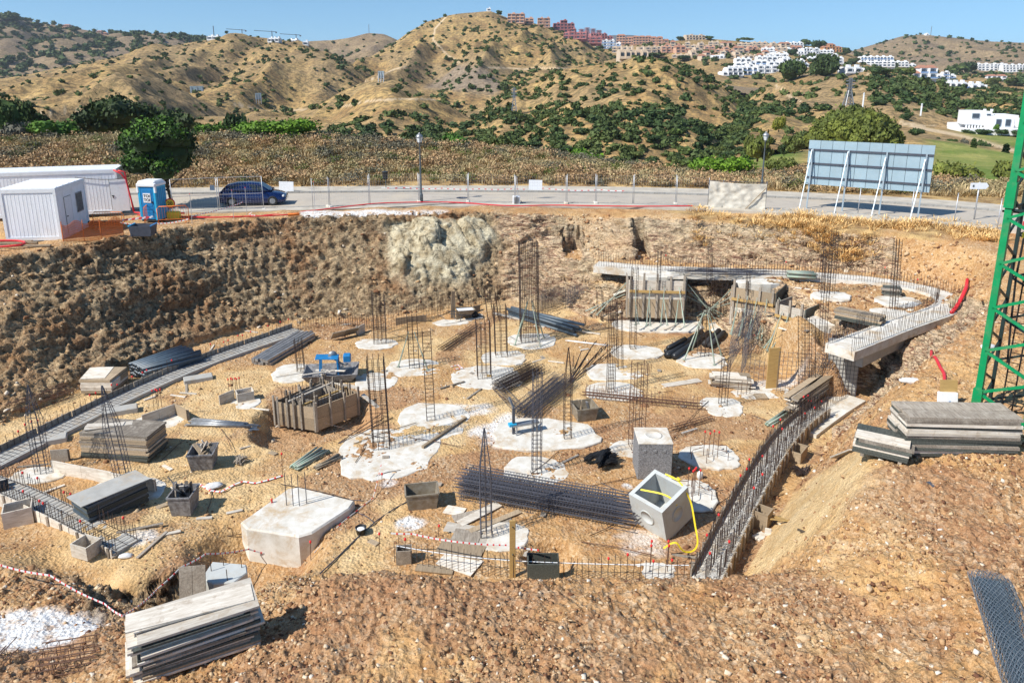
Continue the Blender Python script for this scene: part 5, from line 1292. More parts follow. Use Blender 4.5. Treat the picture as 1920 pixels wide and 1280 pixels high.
# ================================================================== SITE CABINS
def cabin(name, lb, p0, p1, depth, h, door=None, window=None, roofribs=True, ribs=24, ang2=None):
    """p0,p1 front lower corners (world)"""
    t = p1 - p0; L = t.length; a = math.atan2(t.y, t.x)
    o = thing(name, lb, 'site cabin', p0, a)
    fr = .14
    mb = MB()
    for x, y in ((fr / 2, fr / 2), (L - fr / 2, fr / 2), (fr / 2, depth - fr / 2), (L - fr / 2, depth - fr / 2)):
        mb.box((x, y, h / 2), (fr, fr, h - .004), M_['white_frame'])
    for z in (.10, h - .11):
        for y in (fr / 2, depth - fr / 2): mb.box((L / 2, y, z), (L - 2 * fr, fr, .2 - .002), M_['white_frame'])
        for x in (fr / 2, L - fr / 2): mb.box((x, depth / 2, z), (fr, depth - 2 * fr, .2 - .002), M_['white_frame'])
    mb.build('frame', o)
    for sd, (cx, cy, lx, ly) in enumerate(((L / 2, .06, L - 2 * fr, .05), (L / 2, depth - .06, L - 2 * fr, .05), (.06, depth / 2, .05, depth - 2 * fr), (L - .06, depth / 2, .05, depth - 2 * fr))):
        mb = MB(); mb.box((cx, cy, h / 2), (lx, ly, h - .4), M_['white_panel'])
        q = max(lx, ly); n = int(q / .19)
        for i in range(1, n):
            if lx > ly: mb.box((cx - lx / 2 + i * lx / n, cy + (-.028 if cy < depth / 2 else .028), h / 2), (.03, .008, h - .42), M_['white_panel'])
            else: mb.box((cx + (-.028 if cx < L / 2 else .028), cy - ly / 2 + i * ly / n, h / 2), (.008, .03, h - .42), M_['white_panel'])
        mb.build('wall_panel', o)
    mb = MB(); mb.box((L / 2, depth / 2, h + .0), (L - .04, depth - .04, .06), M_['white_panel'])
    if roofribs:
        for i in range(5): mb.box((L / 2, depth * (i + .5) / 5, h + .045), (L - .1, .07, .03), M_['white_frame'])
    mb.build('roof', o)
    if door:
        x, w2, side = door
        if side == 'f':
            d_ = MB().box((x, .022, 1.12), (w2, .04, 2.0), M_['white_frame']).build('door', o)
            MB().box((x - w2 * .38, -.015, 1.1), (.12, .03, .05), M_['black']).box((x - w2 * .38, -.01, 1.02), (.04, .02, .12), M_['black']).build('handle', d_)
            MB().box((x, .018, 2.14), (w2 + .06, .035, .03), M_['steel_grey']).box((x + w2 / 2 + .015, .018, 1.12), (.03, .035, 2.0), M_['steel_grey']).box((x - w2 / 2 - .015, .018, 1.12), (.03, .035, 2.0), M_['steel_grey']).build('door_frame', d_)
        else:
            d_ = MB().box((L - .018, x, 1.12), (.04, w2, 2.0), M_['white_frame']).build('door', o)
            MB().box((L + .02, x - w2 * .36, 1.1), (.03, .12, .05), M_['black']).build('handle', d_)
            MB().box((L - .02, x, 2.14), (.035, w2 + .06, .03), M_['steel_grey']).box((L - .02, x + w2 / 2 + .015, 1.12), (.035, .03, 2.0), M_['steel_grey']).box((L - .02, x - w2 / 2 - .015, 1.12), (.035, .03, 2.0), M_['steel_grey']).build('door_frame', d_)
    if window:
        x, w2, z0, hh, side = window
        if side == 'f':
            wd_ = MB().box((x, .02, z0), (w2, .05, hh), M_['steel_grey']).build('window', o)
            MB().box((x, -.01, z0), (w2 - .1, .02, hh - .1), M_['glass_dark']).build('pane', wd_)
        else:
            wd_ = MB().box((L - .02, x, z0), (.05, w2, hh), M_['steel_grey']).build('window', o)
            MB().box((L + .008, x, z0), (.02, w2 - .1, hh - .1), M_['glass_dark']).build('pane', wd_)
            mb = MB()
            for k in range(7): mb.box((L + .03, x - w2 / 2 + .08 + k * (w2 - .16) / 6, z0), (.014, .014, hh - .02), M_['galv'])
            mb.build('window_bars', wd_)
    return o
big_c = cabin('site_cabin', 'long white site cabin with a panelled front at the left, behind the small cabin', PZ(-22, 411, ZP), PZ(228, 399, ZP), 2.4, 2.75, (7.35, 1.0, 'f'), None)
small_c = cabin('site_cabin', 'small white site cabin with a ribbed roof and barred side window, nearest the pit', PZ(12, 453, ZP), PZ(117, 450, ZP), 3.7, 2.75, (1.3, .8, 's'), (2.75, .8, 1.6, 1.1, 's'))
def at_world(o, v):
    return o.matrix_basis @ Vector(v)
# cables on the cabins
for o_, pl, lb in ((big_c, [(8.6, -.05, 2.5), (7.6, -.06, 2.1), (6.2, -.06, 2.15), (5.0, -.05, 2.35)], 'black cable looping across the front of the long cabin'),):
    M = Matrix.Translation(o_.location) @ Matrix.Rotation(o_.rotation_euler[2], 4, 'Z')
    tag(MB().tube(smoothl([M @ Vector(p) for p in pl], 1, .3), .018, 4, M_['black']).build('hanging_cable'), lb, 'cable')
Mb = Matrix.Translation(big_c.location) @ Matrix.Rotation(big_c.rotation_euler[2], 4, 'Z')
Lb = (PZ(228, 399, ZP) - PZ(-22, 405, ZP)).length
mb = MB(); mb.tube([Mb @ Vector(p) for p in ((Lb - .35, -.12, 2.68), (Lb + .02, -.1, 2.6), (Lb + .12, -.12, 1.5), (Lb + .25, -.15, .5), (Lb + .35, -.3, .04), (Lb + 1.1, -.9, .04), (Lb + 2.2, -1.2, .04), (Lb + 3.4, -1.5, .04))], .055, 6, M_['pipe_red'])
mb.tube([Mb @ Vector(p) for p in ((Lb - .6, -.05, 2.72), (Lb - .2, -.15, 2.5), (Lb + .05, -.12, 2.1), (Lb + .2, -.15, .9), (Lb + .3, -.3, .04))], .05, 6, M_['pipe_red'])
tag(mb.build('red_conduit'), 'red corrugated conduit running down the right corner of the long cabin', 'conduit')

# ================================================================== PORTABLE TOILET
def toilet():
    b_ = PZ(291, 412, ZP); o = thing('portable_toilet', 'blue portable toilet with a white roof and a lettered door sign', 'toilet', b_, R(-6))
    w2 = 1.12; h = 2.02
    MB().bbox((0, 0, .09), (w2 * .94, w2 * .94, .18), .05, M_['rubber']).build('base', o)
    for nm, c, d_ in (('side_wall', (-w2 / 2 + .03, 0, h / 2 + .1), (.06, w2 - .05, h)), ('side_wall', (w2 / 2 - .03, 0, h / 2 + .1), (.06, w2 - .05, h)), ('rear_wall', (0, w2 / 2 - .03, h / 2 + .1), (w2 - .13, .06, h))):
        mb = MB(); mb.box(c, d_, M_['toilet_sky'])
        if nm == 'side_wall':
            for k in range(5): mb.box((c[0] + (-.035 if c[0] < 0 else .035), -w2 / 2 + .2 + k * .19, c[2]), (.02, .07, h - .3), M_['toilet_blue'])
        mb.build(nm, o)
    for sx in (-1, 1): MB().bbox((sx * (w2 / 2 - .09), -w2 / 2 + .04, h / 2 + .1), (.16, .08, h), .02, M_['toilet_sky']).build('corner_post', o)
    d_ = MB().bbox((0, -w2 / 2 + .035, h / 2 + .09), (w2 - .36, .06, h - .1), .015, M_['toilet_blue']).build('door', o)
    for k in range(4): MB().box((0, -w2 / 2 - .002, .38 + .2 * k), (w2 - .56, .02, .12), M_['toilet_blue']).build('door_rib', d_)
    MB().box((0, -w2 / 2 - .002, 1.75), (w2 - .56, .02, .3), M_['toilet_blue']).build('vent_panel', d_)
    MB().box((w2 / 2 - .24, -w2 / 2 - .02, 1.15), (.05, .04, .14), M_['black']).build('handle', d_)
    sg = MB().box((0.0, -w2 / 2 - .018, 1.42), (.46, .012, .56), M_['white_plastic']).build('door_sign', d_)
    txt(o, 'TOI', (0, -w2 / 2 - .030, 1.46), .235, M_['black'], 'lettering', R(90)); txt(o, 'TOI', (0, -w2 / 2 - .030, 1.22), .235, M_['black'], 'lettering', R(90))
    mb = MB(); mb.bbox((0, 0, h + .18), (w2 + .1, w2 + .1, .2), .06, M_['white_plastic']); mb.bbox((0, 0, h + .33), (w2 - .02, w2 - .02, .14), .07, M_['white_plastic']); mb.build('roof', o)
    for sx in (-1, 1): MB().bbox((sx * (w2 / 2 - .02), -w2 / 2 + .03, h - .08), (.14, .12, .42), .03, M_['white_plastic']).build('roof_corner', o)
def txt(parent, s, loc, size, mat, name, rx=R(90), rz=0.0):
    cu = bpy.data.curves.new(name, 'FONT'); cu.body = s; cu.size = size; cu.align_x = 'CENTER'; cu.extrude = .004; cu.offset = size * .02
    tmp = bpy.data.objects.new('tmp', cu); COL.objects.link(tmp)
    dg = bpy.context.evaluated_depsgraph_get(); dg.update()
    me = bpy.data.meshes.new_from_object(tmp.evaluated_get(dg)); me.name = name
    bpy.data.objects.remove(tmp); me.materials.clear(); me.materials.append(mat)
    for p in me.polygons: p.material_index = 0
    return link(name, me, parent, loc, (rx, 0, rz))
toilet()
# speed limit sign leaning on a yellow base
b_ = PZ(322, 410, ZP); o = thing('speed_sign', 'round yellow 20 sign standing beside the portable toilet', 'sign', b_, R(5))
def disc(r, y, m_, n=24):
    mb = MB(); V = [(r * math.cos(a * 2 * math.pi / n), y, .95 + r * math.sin(a * 2 * math.pi / n)) for a in range(n)] + [(r * math.cos(a * 2 * math.pi / n), y + .012, .95 + r * math.sin(a * 2 * math.pi / n)) for a in range(n)]
    mb.add(V, [tuple(range(n)), tuple(range(2 * n - 1, n - 1, -1))] + [(i, n + i, n + (i + 1) % n, (i + 1) % n) for i in range(n)], m_); return mb
simple('sign_yellow', (0.85, 0.62, 0.05), 0.5, var=.1)
disc(.30, 0, M_['cap_red']).build('rim', o); disc(.235, -.008, M_['sign_yellow']).build('sign_face', o)
txt(o, '20', (0, -.012, .835), .30, M_['black'], 'number')
MB().tube([(0, .03, 0), (0, .03, .8)], .025, 6, M_['galv']).build('post', o)
MB().bbox((.1, .1, .22), (.75, .4, .42), .05, M_['sign_yellow']).build('base_box', o)

# ================================================================== CAR
def car():
    p0, p1 = PZ(407, 388, ZR + .01), PZ(533, 385, ZR + .01)
    o = thing('parked_car', 'dark blue hatchback parked on the road behind the framed fence', 'car', (p0 + p1) / 2 + Vector((0, .85, 0)), math.atan2(p1.y - p0.y, p1.x - p0.x))
    L = 4.35; W2 = 1.78
    def loft(prof, name, mat_, nz=None):
        # prof: list of (x, zlow, zhigh, halfwidth_low, halfwidth_high)
        mb = MB(); V = []
        for x, zl, zh, wl_, wh in prof:
            zm = zl + (zh - zl) * .55
            V += [(x, -wl_ * .93, zl), (x, -wl_, zl + .12), (x, -(wl_ * .5 + wh * .5) * 1.01, zm), (x, -wh, zh - .05), (x, -wh * .9, zh), (x, wh * .9, zh), (x, wh, zh - .05), (x, (wl_ * .5 + wh * .5) * 1.01, zm), (x, wl_, zl + .12), (x, wl_ * .93, zl)]
        k = 10; F = []
        for i in range(len(prof) - 1):
            for j in range(k): F.append((i * k + j, (i + 1) * k + j, (i + 1) * k + (j + 1) % k, i * k + (j + 1) % k))
        F += [tuple(range(k)), tuple((len(prof) - 1) * k + j for j in range(k - 1, -1, -1))]
        mb.add(V, F, mat_, True); return mb.build(name, o)
    h = W2 / 2
    loft([(-2.17, .35, .75, .66, .62), (-2.12, .24, .98, .80, .72), (-1.75, .20, 1.02, h, .80), (-.9, .18, .98, h, .82), (.4, .18, .95, h, .82), (1.1, .18, .92, h, .80), (1.75, .20, .80, h * .98, .74), (2.08, .24, .68, .80, .66), (2.17, .32, .58, .68, .6)], 'body', M_['car_blue'])
    loft([(-2.0, .93, 1.06, .74, .60), (-1.62, .95, 1.42, .76, .58), (-1.0, .95, 1.53, .78, .60), (-.2, .94, 1.54, .78, .61), (.45, .93, 1.46, .77, .58), (.95, .92, 1.15, .76, .62), (1.25, .90, .95, .74, .66)], 'cabin', M_['car_blue'])
    # windows
    for sy in (-1, 1):
        for q in (((-1.55, 1.03), (-1.45, 1.32), (-.98, 1.44), (-.62, 1.45), (-.62, 1.0)), ((-.54, 1.0), (-.54, 1.45), (.05, 1.45), (.30, 1.40), (.30, .99)), ((.36, .99), (.36, 1.38), (.52, 1.33), (.98, 1.02))):
            V = [(x, sy * (.795 - (z - .98) * .36), z) for x, z in q]
            mb = MB(); mb.add(V, [tuple(range(len(V)))], M_['glass_dark']); mb.build('side_window', o)
        MB().bbox((.75, sy * .90, 1.02), (.16, .14, .11), .03, M_['car_blue']).build('wing_mirror', o)
        MB().bbox((2.03, sy * .60, .64), (.14, .26, .12), .03, M_['lamp_glass']).build('headlight', o)
        MB().bbox((-2.08, sy * .64, .83), (.12, .22, .16), .03, M_['cap_red']).build('tail_light', o)
    MB().add([(.50, -.56, 1.455), (.50, .56, 1.455), (1.10, .64, 1.06), (1.10, -.64, 1.06)], [(0, 1, 2, 3)], M_['glass_dark']).build('windscreen', o)
    MB().add([(-1.68, -.54, 1.40), (-1.68, .54, 1.40), (-1.99, .62, 1.08), (-1.99, -.62, 1.08)], [(0, 1, 2, 3)], M_['glass_dark']).build('rear_window', o)
    for x in (-1.33, 1.33):
        for sy in (-1, 1):
            wh = MB(); V = []; n = 18
            prof = ((.30, -.10), (.325, -.08), (.325, .08), (.30, .10))
            for r_, y in prof: V += [(x + r_ * math.cos(2 * math.pi * k / n), sy * .80 + y, .325 + r_ * math.sin(2 * math.pi * k / n)) for k in range(n)]
            F = [(i * n + j, (i + 1) * n + j, (i + 1) * n + (j + 1) % n, i * n + (j + 1) % n) for i in range(3) for j in range(n)]
            F += [tuple(range(n)), tuple(3 * n + j for j in range(n - 1, -1, -1))]
            wh.add(V, F, M_['car_tyre']); wo_ = wh.build('wheel', o)
            rm = MB(); rm.add([(x + .19 * math.cos(2 * math.pi * k / n), sy * .905, .325 + .19 * math.sin(2 * math.pi * k / n)) for k in range(n)], [tuple(range(n))], M_['steel_grey']); rm.build('rim', wo_)
car()
# tail of a red and white van at the right edge
b_ = PZ(1925, 440, ZR); o = thing('parked_van', 'white and red vehicle cut off by the right edge behind the crane', 'van', b_, R(-25))
MB().bbox((0.8, 0, .95), (1.9, 1.5, .55), .08, M_['white_plastic']).build('body', o); MB().bbox((.8, 0, .52), (1.92, 1.52, .3), .06, M_['cap_red']).build('bumper', o)
MB().bbox((1.0, 0, 1.4), (1.4, 1.3, .4), .1, M_['glass_dark']).build('cabin', o)
for sy in (-.7, .7):
    MB().tube([(.5, sy - .08, .3), (.5, sy + .08, .3)], .3, 14, M_['car_tyre']).build('wheel', o)

# ================================================================== ORANGE BARRIERS, NETTING, TUB, PIPES BY THE CABINS
def crowd_barrier(p0, p1, lb, h=1.0):
    L = (p1 - p0).length; o = thing('pedestrian_barrier', lb, 'barrier', p0, math.atan2(p1.y - p0.y, p1.x - p0.x), 'orange pedestrian barriers')
    MB().tube([(0.05, 0, 0), (0.02, 0, h - .15), (.15, 0, h), (L - .15, 0, h), (L - .02, 0, h - .15), (L - .05, 0, 0)], .022, 6, M_['orange_plastic']).build('frame', o)
    MB().tube([(0.04, 0, .2), (L - .04, 0, .2)], .018, 5, M_['orange_plastic']).build('lower_rail', o)
    n = int(L / .14)
    for k in range(1, n): MB().tube([(k * L / n, 0, .2), (k * L / n, 0, h)], .009, 4, M_['orange_plastic']).build('bar', o)
    for x in (.2, L - .2): MB().box((x, 0, .02), (.04, .5, .03), M_['orange_plastic']).build('foot', o)
crowd_barrier(PZ(272, 422, ZP), PZ(284, 410, ZP), 'short orange barrier set sideways against the toilet')
crowd_barrier(PZ(296, 419, ZP), PZ(356, 416, ZP), 'orange barrier in front of the portable toilet')
crowd_barrier(PZ(176, 430, ZP), PZ(236, 430, ZP), 'orange barrier standing behind the orange netting')
def netting(lb, pxs, h, z=ZP):
    P = [PZ(*p, z) for p in pxs]; q = resamp(P, 40); nz = 9
    o = thing('safety_netting', lb, 'netting', P[0]); off = P[0]
    mb = MB(); rg_ = random.Random(3)
    hs = [h * (1 - .12 * math.sin(i * .5)) for i in range(len(q))]
    for j in range(nz + 1):
        mb.tube([Vector((p.x, p.y, p.z + hs[i] * j / nz)) - off for i, p in enumerate(q)], .011, 3, M_['orange_plastic'], False)
    qq = resamp(P, 90)
    for i, p in enumerate(qq):
        hh = float(np.interp(i / 89 * 39, range(40), hs)); mb.tube([p - off, p + Vector((0, 0, hh)) - off], .009, 3, M_['orange_plastic'], False)
    mb.build('net', o, kind='stuff')
    for p in P: MB().tube([p - off + Vector((0, 0, -.3)), p - off + Vector((.03, 0, h + .12))], .018, 5, M_['orange_plastic']).build('stake', o)
netting('orange safety netting between the small cabin and the blue tub', [(119, 456), (158, 452), (190, 449), (232, 444)], 1.02)
# blue tub
b_ = PZ(270, 442, ZP); o = thing('mixing_tub', 'dark blue open tub standing on the pit edge', 'tub', b_, R(4))
mb = MB()
for sx in (-1, 1): mb.box((sx * .53, 0, .33), (.06, .8, .56), M_['rail_dark'], Matrix.Rotation(sx * .2, 3, 'Y'))
for sy in (-1, 1): mb.box((0, sy * .38, .33), (1.1, .04, .56), M_['rail_dark'], Matrix.Rotation(-sy * .1, 3, 'X'))
mb.box((0, 0, .06), (.9, .7, .05), M_['rail_dark']); mb.build('tub_body', o)
MB().box((-.58, 0, .62), (.07, .86, .05), M_['toilet_sky']).box((.58, 0, .62), (.07, .86, .05), M_['toilet_blue']).build('rim', o)
# timber and hoses beside the cabin
for i, (a, c_) in enumerate((((-20, 452), (60, 452)), ((-20, 457), (70, 455)), ((-20, 462), (95, 460)))):
    p, q = PZ(*a, ZP + .08), PZ(*c_, ZP + .08)
    tag(MB().beam(p, q, .16, .08, M_['board']).build('timber_beam'), '%s timber beam from the back lying in front of the small cabin' % ORD[i], 'beam')
line_on_ground('red_hose', 'red hose heaped over the timber beams before the small cabin', 'hose', [(-20, 452), (20, 449), (55, 450), (57, 460), (40, 463), (-10, 463)], .06, M_['pipe_red'], ZP + .16)
line_on_ground('red_hose', 'red hose looping behind the barriers to the right of the toilet', 'hose', [(258, 403), (300, 405), (360, 406), (400, 410), (440, 405), (500, 406), (560, 401)], .045, M_['pipe_red'], ZP + .08)
line_on_ground('orange_netting_heap', 'crumpled orange netting heap lying at the end of the red hose', 'netting', [(540, 403), (556, 399), (565, 402), (558, 406), (548, 404), (560, 401)], .10, M_['orange_plastic'], ZP + .14)
# dark sheet with red and white tape on it behind the netting
p = PZ(185, 424, ZP); o = thing('warning_banner', 'black banner with red and white striped ends lying behind the netting', 'banner', p, R(4))
MB().bbox((0, 0, .16), (2.6, .3, .3), .04, M_['black']).build('banner', o)
for k in range(9): MB().box((1.42 + k * .2, -.02, .34 + .02 * k), (.1, .34, .06), M_['tape_red' if k % 2 else 'tape_white'], Matrix.Rotation(.5, 3, 'Y')).build('stripe', o)

def tape(lb, pts_, sag=0.15, seg=0.28, wd=.05, flat=False, z=None):
    """red and white warning tape strung between points, each coloured length a strip"""
    P = dens(pts_, .2) if False else pts_
    q = []
    for a, b_ in zip(P[:-1], P[1:]):
        L = (b_ - a).length; n = max(1, int(L / seg)) * 2
        for i in range(n):
            t = (i if i % 2 == 0 else i + .42) / n; q.append(a.lerp(b_, t) - Vector((0, 0, sag * L * .12 * math.sin(math.pi * t))))
    q.append(P[-1])
    o = thing('warning_tape', lb, 'tape', q[0])
    for i in range(len(q) - 1):
        MB().beam(q[i] - q[0], q[i + 1] - q[0], .012 if not flat else wd, wd if not flat else .012, M_['tape_red'] if i % 2 else M_['tape_white']).build('red_band' if i % 2 else 'white_band', o)
tape('red and white tape sagging along the far pavement', [PZ(x, y, ZR + .5) for x, y in ((715, 352), (760, 352), (830, 353), (900, 354), (960, 354), (1020, 353), (1130, 356), (1170, 358))], .2, .45)
tape('red and white tape tied between the rods before the blue car', [PZ(360, 405, ZP + 1.0), PZ(440, 385, ZP + 1.05), PZ(455, 379, ZP + 1.1)], .1, .2)
tape('red and white tape along the orange barriers by the toilet', [PZ(225, 417, ZP + .6), PZ(262, 420, ZP + .5), PZ(300, 419, ZP + .5), PZ(355, 410, ZP + .8)], .3, .2)
tape('red and white tape looped on the pit edge before the framed fence', [PZ(472, 398, ZP + .5), PZ(466, 402, ZP + .25), PZ(480, 404, ZP + .2)], .1, .15)

# ================================================================== BUILDINGS ON THE HILLS
simple('wall_pink', (0.46, 0.19, 0.19), 0.9, var=.15); simple('wall_salmon', (0.62, 0.38, 0.27), 0.9, var=.15)
simple('wall_cream', (0.62, 0.50, 0.38), 0.9, var=.15); simple('wall_white', (0.78, 0.78, 0.78), 0.9, var=.08)
simple('wall_orange', (0.55, 0.29, 0.14), 0.9, var=.15); simple('roof_tile', (0.42, 0.20, 0.13), 0.9, var=.3)
simple('far_window', (0.06, 0.08, 0.11), 0.2, var=.2); simple('blue_rail', (0.22, 0.36, 0.60), 0.4, var=.2)
def block(lb, px, pb, wpx, hpx, Y, wall, roof=None, steps=3, seed=0, rail=None, group=None, ang=None, cat='apartment building'):
    c = PD(px, pb, Y); s = scale_at(c); rg_ = random.Random(seed * 7 + 3)
    Wd = wpx / s; H = hpx / s; D = min(14, max(8, Wd * .35)); fl = 3.0
    o = thing('apartment_block' if cat != 'villa' else 'villa', lb, cat, c, rg_.uniform(-.25, .25) if ang is None else ang, group)
    walls, wins, balc, roofs = MB(), MB(), MB(), MB(); n = max(1, steps); bw = Wd / n
    for i in range(n):
        hh = max(fl, H * (1 - .42 * abs((i + .5) / n - rg_.uniform(.3, .6)) * 1.4)) ; nf = max(1, round(hh / fl)); hh = nf * fl
        x = -Wd / 2 + (i + .5) * bw; y0 = rg_.uniform(0, 2.5)
        for f in range(nf):
            dd = D - f * 1.1; yy = y0 + D / 2 + f * .55
            walls.box((x, yy, f * fl + fl / 2 - 1.0 * (f == 0)), (bw * (1 - .03 * f) - .05, dd, fl - .02 + 2.0 * (f == 0)), M_[wall])
            yf = yy - dd / 2
            m_ = max(1, int(bw / 3.6))
            for k in range(m_):
                xx = x - bw / 2 + (k + .5) * bw / m_
                wins.box((xx, yf - .02, f * fl + 1.45), (min(2.2, bw / m_ * .6), .22, 1.9), M_['far_window'])
            balc.box((x, yf - .75, f * fl + .08), (bw * .94, 1.5, .18), M_[wall]); balc.box((x, yf - 1.45, f * fl + .6), (bw * .94, .12, .85), M_[rail or wall])
            for k in range(m_ + 1): balc.box((x - bw * .46 + k * bw * .92 / m_, yf - .75, f * fl + 1.45), (.28, 1.5, 2.85), M_[wall])
            wins.box((x + bw * .4, yf - .02, f * fl + 1.5), (.9, .15, 1.2), M_['far_window'])
        top = nf * fl
        if roof:
            dd = D - (nf - 1) * 1.1; yy = y0 + D / 2 + (nf - 1) * .55; w2 = bw / 2 + .4
            V = [(x - w2, yy - dd / 2 - .5, top), (x + w2, yy - dd / 2 - .5, top), (x + w2, yy + dd / 2 + .5, top), (x - w2, yy + dd / 2 + .5, top), (x - w2 * .6, yy, top + 1.7), (x + w2 * .6, yy, top + 1.7)]
            roofs.add(V, [(0, 1, 5, 4), (1, 2, 5), (2, 3, 4, 5), (3, 0, 4), (3, 2, 1, 0)], M_[roof])
        else:
            roofs.box((x, y0 + D / 2, top + .25), (bw * .95, D * .6, .5), M_[wall]); roofs.box((x + bw * .2, y0 + D / 2, top + .9), (min(3, bw * .3), 2.5, 1.4), M_[wall])
    walls.build('wall', o); roofs.build('roof', o)
    wins.build('window', o, kind='stuff'); balc.build('balcony', o, kind='stuff')
    return o
BL = [
 (967, 42, 32, 20, 815, 'wall_salmon', None, 2, None, 'salmon pink block on the hilltop, leftmost of the pink houses'),
 (993, 44, 16, 13, 812, 'wall_salmon', None, 1, None, 'small salmon house, second of the hilltop houses'),
 (1020, 50, 24, 18, 810, 'wall_salmon', None, 2, None, 'salmon block with dark openings, third of the hilltop houses'),
 (1058, 60, 40, 21, 830, 'wall_pink', None, 3, None, 'deep pink stepped block, highest of the pink complex'),
 (1078, 72, 44, 16, 820, 'wall_pink', None, 4, None, 'deep pink stepped block just below the highest one'),
 (1107, 66, 44, 15, 835, 'wall_pink', None, 4, None, 'deep pink block in the upper right of the pink complex'),
 (1102, 80, 52, 14, 815, 'wall_pink', None, 5, None, 'deep pink block low in the middle of the pink complex'),
 (1130, 76, 44, 15, 825, 'wall_pink', None, 4, None, 'deep pink block at the lower right of the pink complex'),
 (1140, 90, 48, 15, 800, 'wall_white', None, 4, 'blue_rail', 'white block with blue balcony glass below the pink complex'),
 (1172, 84, 34, 18, 840, 'wall_salmon', 'roof_tile', 2, None, 'cream block with a tiled roof right of the pink complex'),
 (1204, 82, 34, 15, 845, 'wall_salmon', 'roof_tile', 3, None, 'pinkish tiled roof block, second from the pink complex'),
 (1237, 84, 34, 14, 850, 'wall_salmon', 'roof_tile', 3, None, 'pinkish tiled roof block left of the long terraces'),
 (1167, 98, 40, 13, 780, 'wall_cream', None, 4, None, 'cream terraced block behind the lowest cream block'),
 (1188, 109, 52, 14, 760, 'wall_cream', None, 5, None, 'lowest long cream block on the brow above the dry hill'),
 (1216, 98, 34, 13, 800, 'wall_cream', None, 3, None, 'cream block with dark base in the middle of the row'),
 (1252, 97, 40, 13, 800, 'wall_cream', None, 3, None, 'cream block with dark base at the end of the row'),
 (1305, 74, 40, 9, 900, 'wall_cream', None, 2, None, 'flat grey cream villa on the skyline beyond the terraces'),
 (1350, 109, 30, 5, 780, 'wall_white', None, 1, None, 'low white shed below the beige terraces'),
 (1400, 122, 40, 13, 720, 'wall_white', None, 4, None, 'white stepped block, upper left of the white quarter'), (1440, 118, 40, 14, 740, 'wall_white', None, 4, None, 'white stepped block, second in the upper white row'),
 (1375, 141, 44, 14, 680, 'wall_white', None, 4, None, 'white stepped block, lowest at the left of the white quarter'), (1412, 139, 44, 16, 690, 'wall_white', None, 4, 'blue_rail', 'white stepped block with blue glass rails'),
 (1440, 136, 40, 16, 690, 'wall_white', None, 3, None, 'white stepped block right of the blue railed one'), (1458, 112, 38, 15, 760, 'wall_white', None, 3, None, 'white block close to the dark pines'),
 (1490, 88, 38, 12, 850, 'wall_white', None, 3, None, 'white block on the skyline left of the orange house'), (1515, 106, 38, 13, 800, 'wall_white', None, 3, None, 'white block below the skyline pines'),
 (1562, 97, 38, 13, 850, 'wall_orange', 'roof_tile', 3, None, 'orange tiled house on the skyline'), (1566, 118, 32, 14, 780, 'wall_white', None, 3, None, 'white block half hidden by pines below the orange house'),
 (1645, 120, 60, 16, 800, 'wall_white', None, 5, 'blue_rail', 'long white block at the foot of the bare right hill'), (1640, 124, 70, 11, 770, 'wall_white', None, 5, None, 'white terraces in front of the long white block'),
 (1690, 124, 50, 9, 780, 'wall_white', None, 4, None, 'white terraces stepping down to the right'), (1603, 136, 36, 13, 600, 'wall_white', None, 2, None, 'small white house alone on the dry slope'),
 (1735, 146, 44, 18, 620, 'wall_white', 'roof_tile', 3, 'blue_rail', 'white block with blue rails and tiled roof right of centre of the slope'), (1775, 151, 36, 16, 610, 'wall_white', None, 3, 'blue_rail', 'white block with blue rails, second on the wooded slope'),
 (1800, 164, 40, 12, 580, 'wall_white', None, 3, 'blue_rail', 'white block with blue rails low on the wooded slope'), (1838, 167, 30, 16, 570, 'wall_white', None, 2, 'blue_rail', 'tall white block at the low end of the wooded slope'),
 (1856, 132, 52, 15, 720, 'wall_white', None, 4, None, 'white apartment row near the crane, upper left'), (1905, 134, 46, 15, 720, 'wall_white', None, 4, None, 'white apartment row just left of the crane top'),
 (1870, 152, 34, 14, 640, 'wall_white', 'roof_tile', 2, None, 'white gridded block below the apartment rows'),
 (123 * 1, 52, 12, 6, 1350, 'wall_salmon', 'roof_tile', 1, None, 'tiny pinkish house high on the far left ridge'), (190, 64, 18, 6, 1360, 'wall_salmon', 'roof_tile', 2, None, 'tiny pinkish houses on the far left ridge saddle'),
 (398, 74, 20, 5, 1300, 'wall_white', None, 2, None, 'white unfinished building left of the skyline cranes'), (512, 78, 22, 8, 1200, 'wall_white', None, 3, None, 'white unfinished building under the middle skyline crane'),
 (545, 80, 22, 7, 1190, 'wall_white', None, 2, None, 'white unfinished building under the right skyline crane'), (573, 84, 10, 5, 1180, 'wall_white', None, 1, None, 'tiny white house right of the skyline cranes'),
 (917, 20, 7, 5, 800, 'wall_white', None, 1, None, 'tiny white hut on the summit of the dry hill'), (1739, 65, 5, 3, 1390, 'wall_white', None, 1, None, 'tiny white hut on the bare right hill'),
]
for r_, (y0, x0, n_b, col) in enumerate(((88, 1262, 9, 'wall_cream'), (97, 1255, 10, 'wall_salmon'), (107, 1275, 8, 'wall_cream'))):
    for k in range(n_b): BL.append((x0 + k * 27, y0 + (k % 3), 29, 9, 850, col if (k + r_) % 3 else 'wall_cream', 'roof_tile' if (k * 7 + r_) % 4 == 0 else None, 3, None, 'beige terraced block, %s from the left in the %s row of the beige quarter' % (ORD[k], ('top', 'middle', 'bottom')[r_])))
for k in range(7): BL.append((1385 + k * 24, 130 - 2 * k + 5 * (k % 2), 30, 12, 690, 'wall_white', None, 3, 'blue_rail' if k == 2 else None, 'white stepped block, %s from the left in the middle row of the white quarter' % ORD[k]))
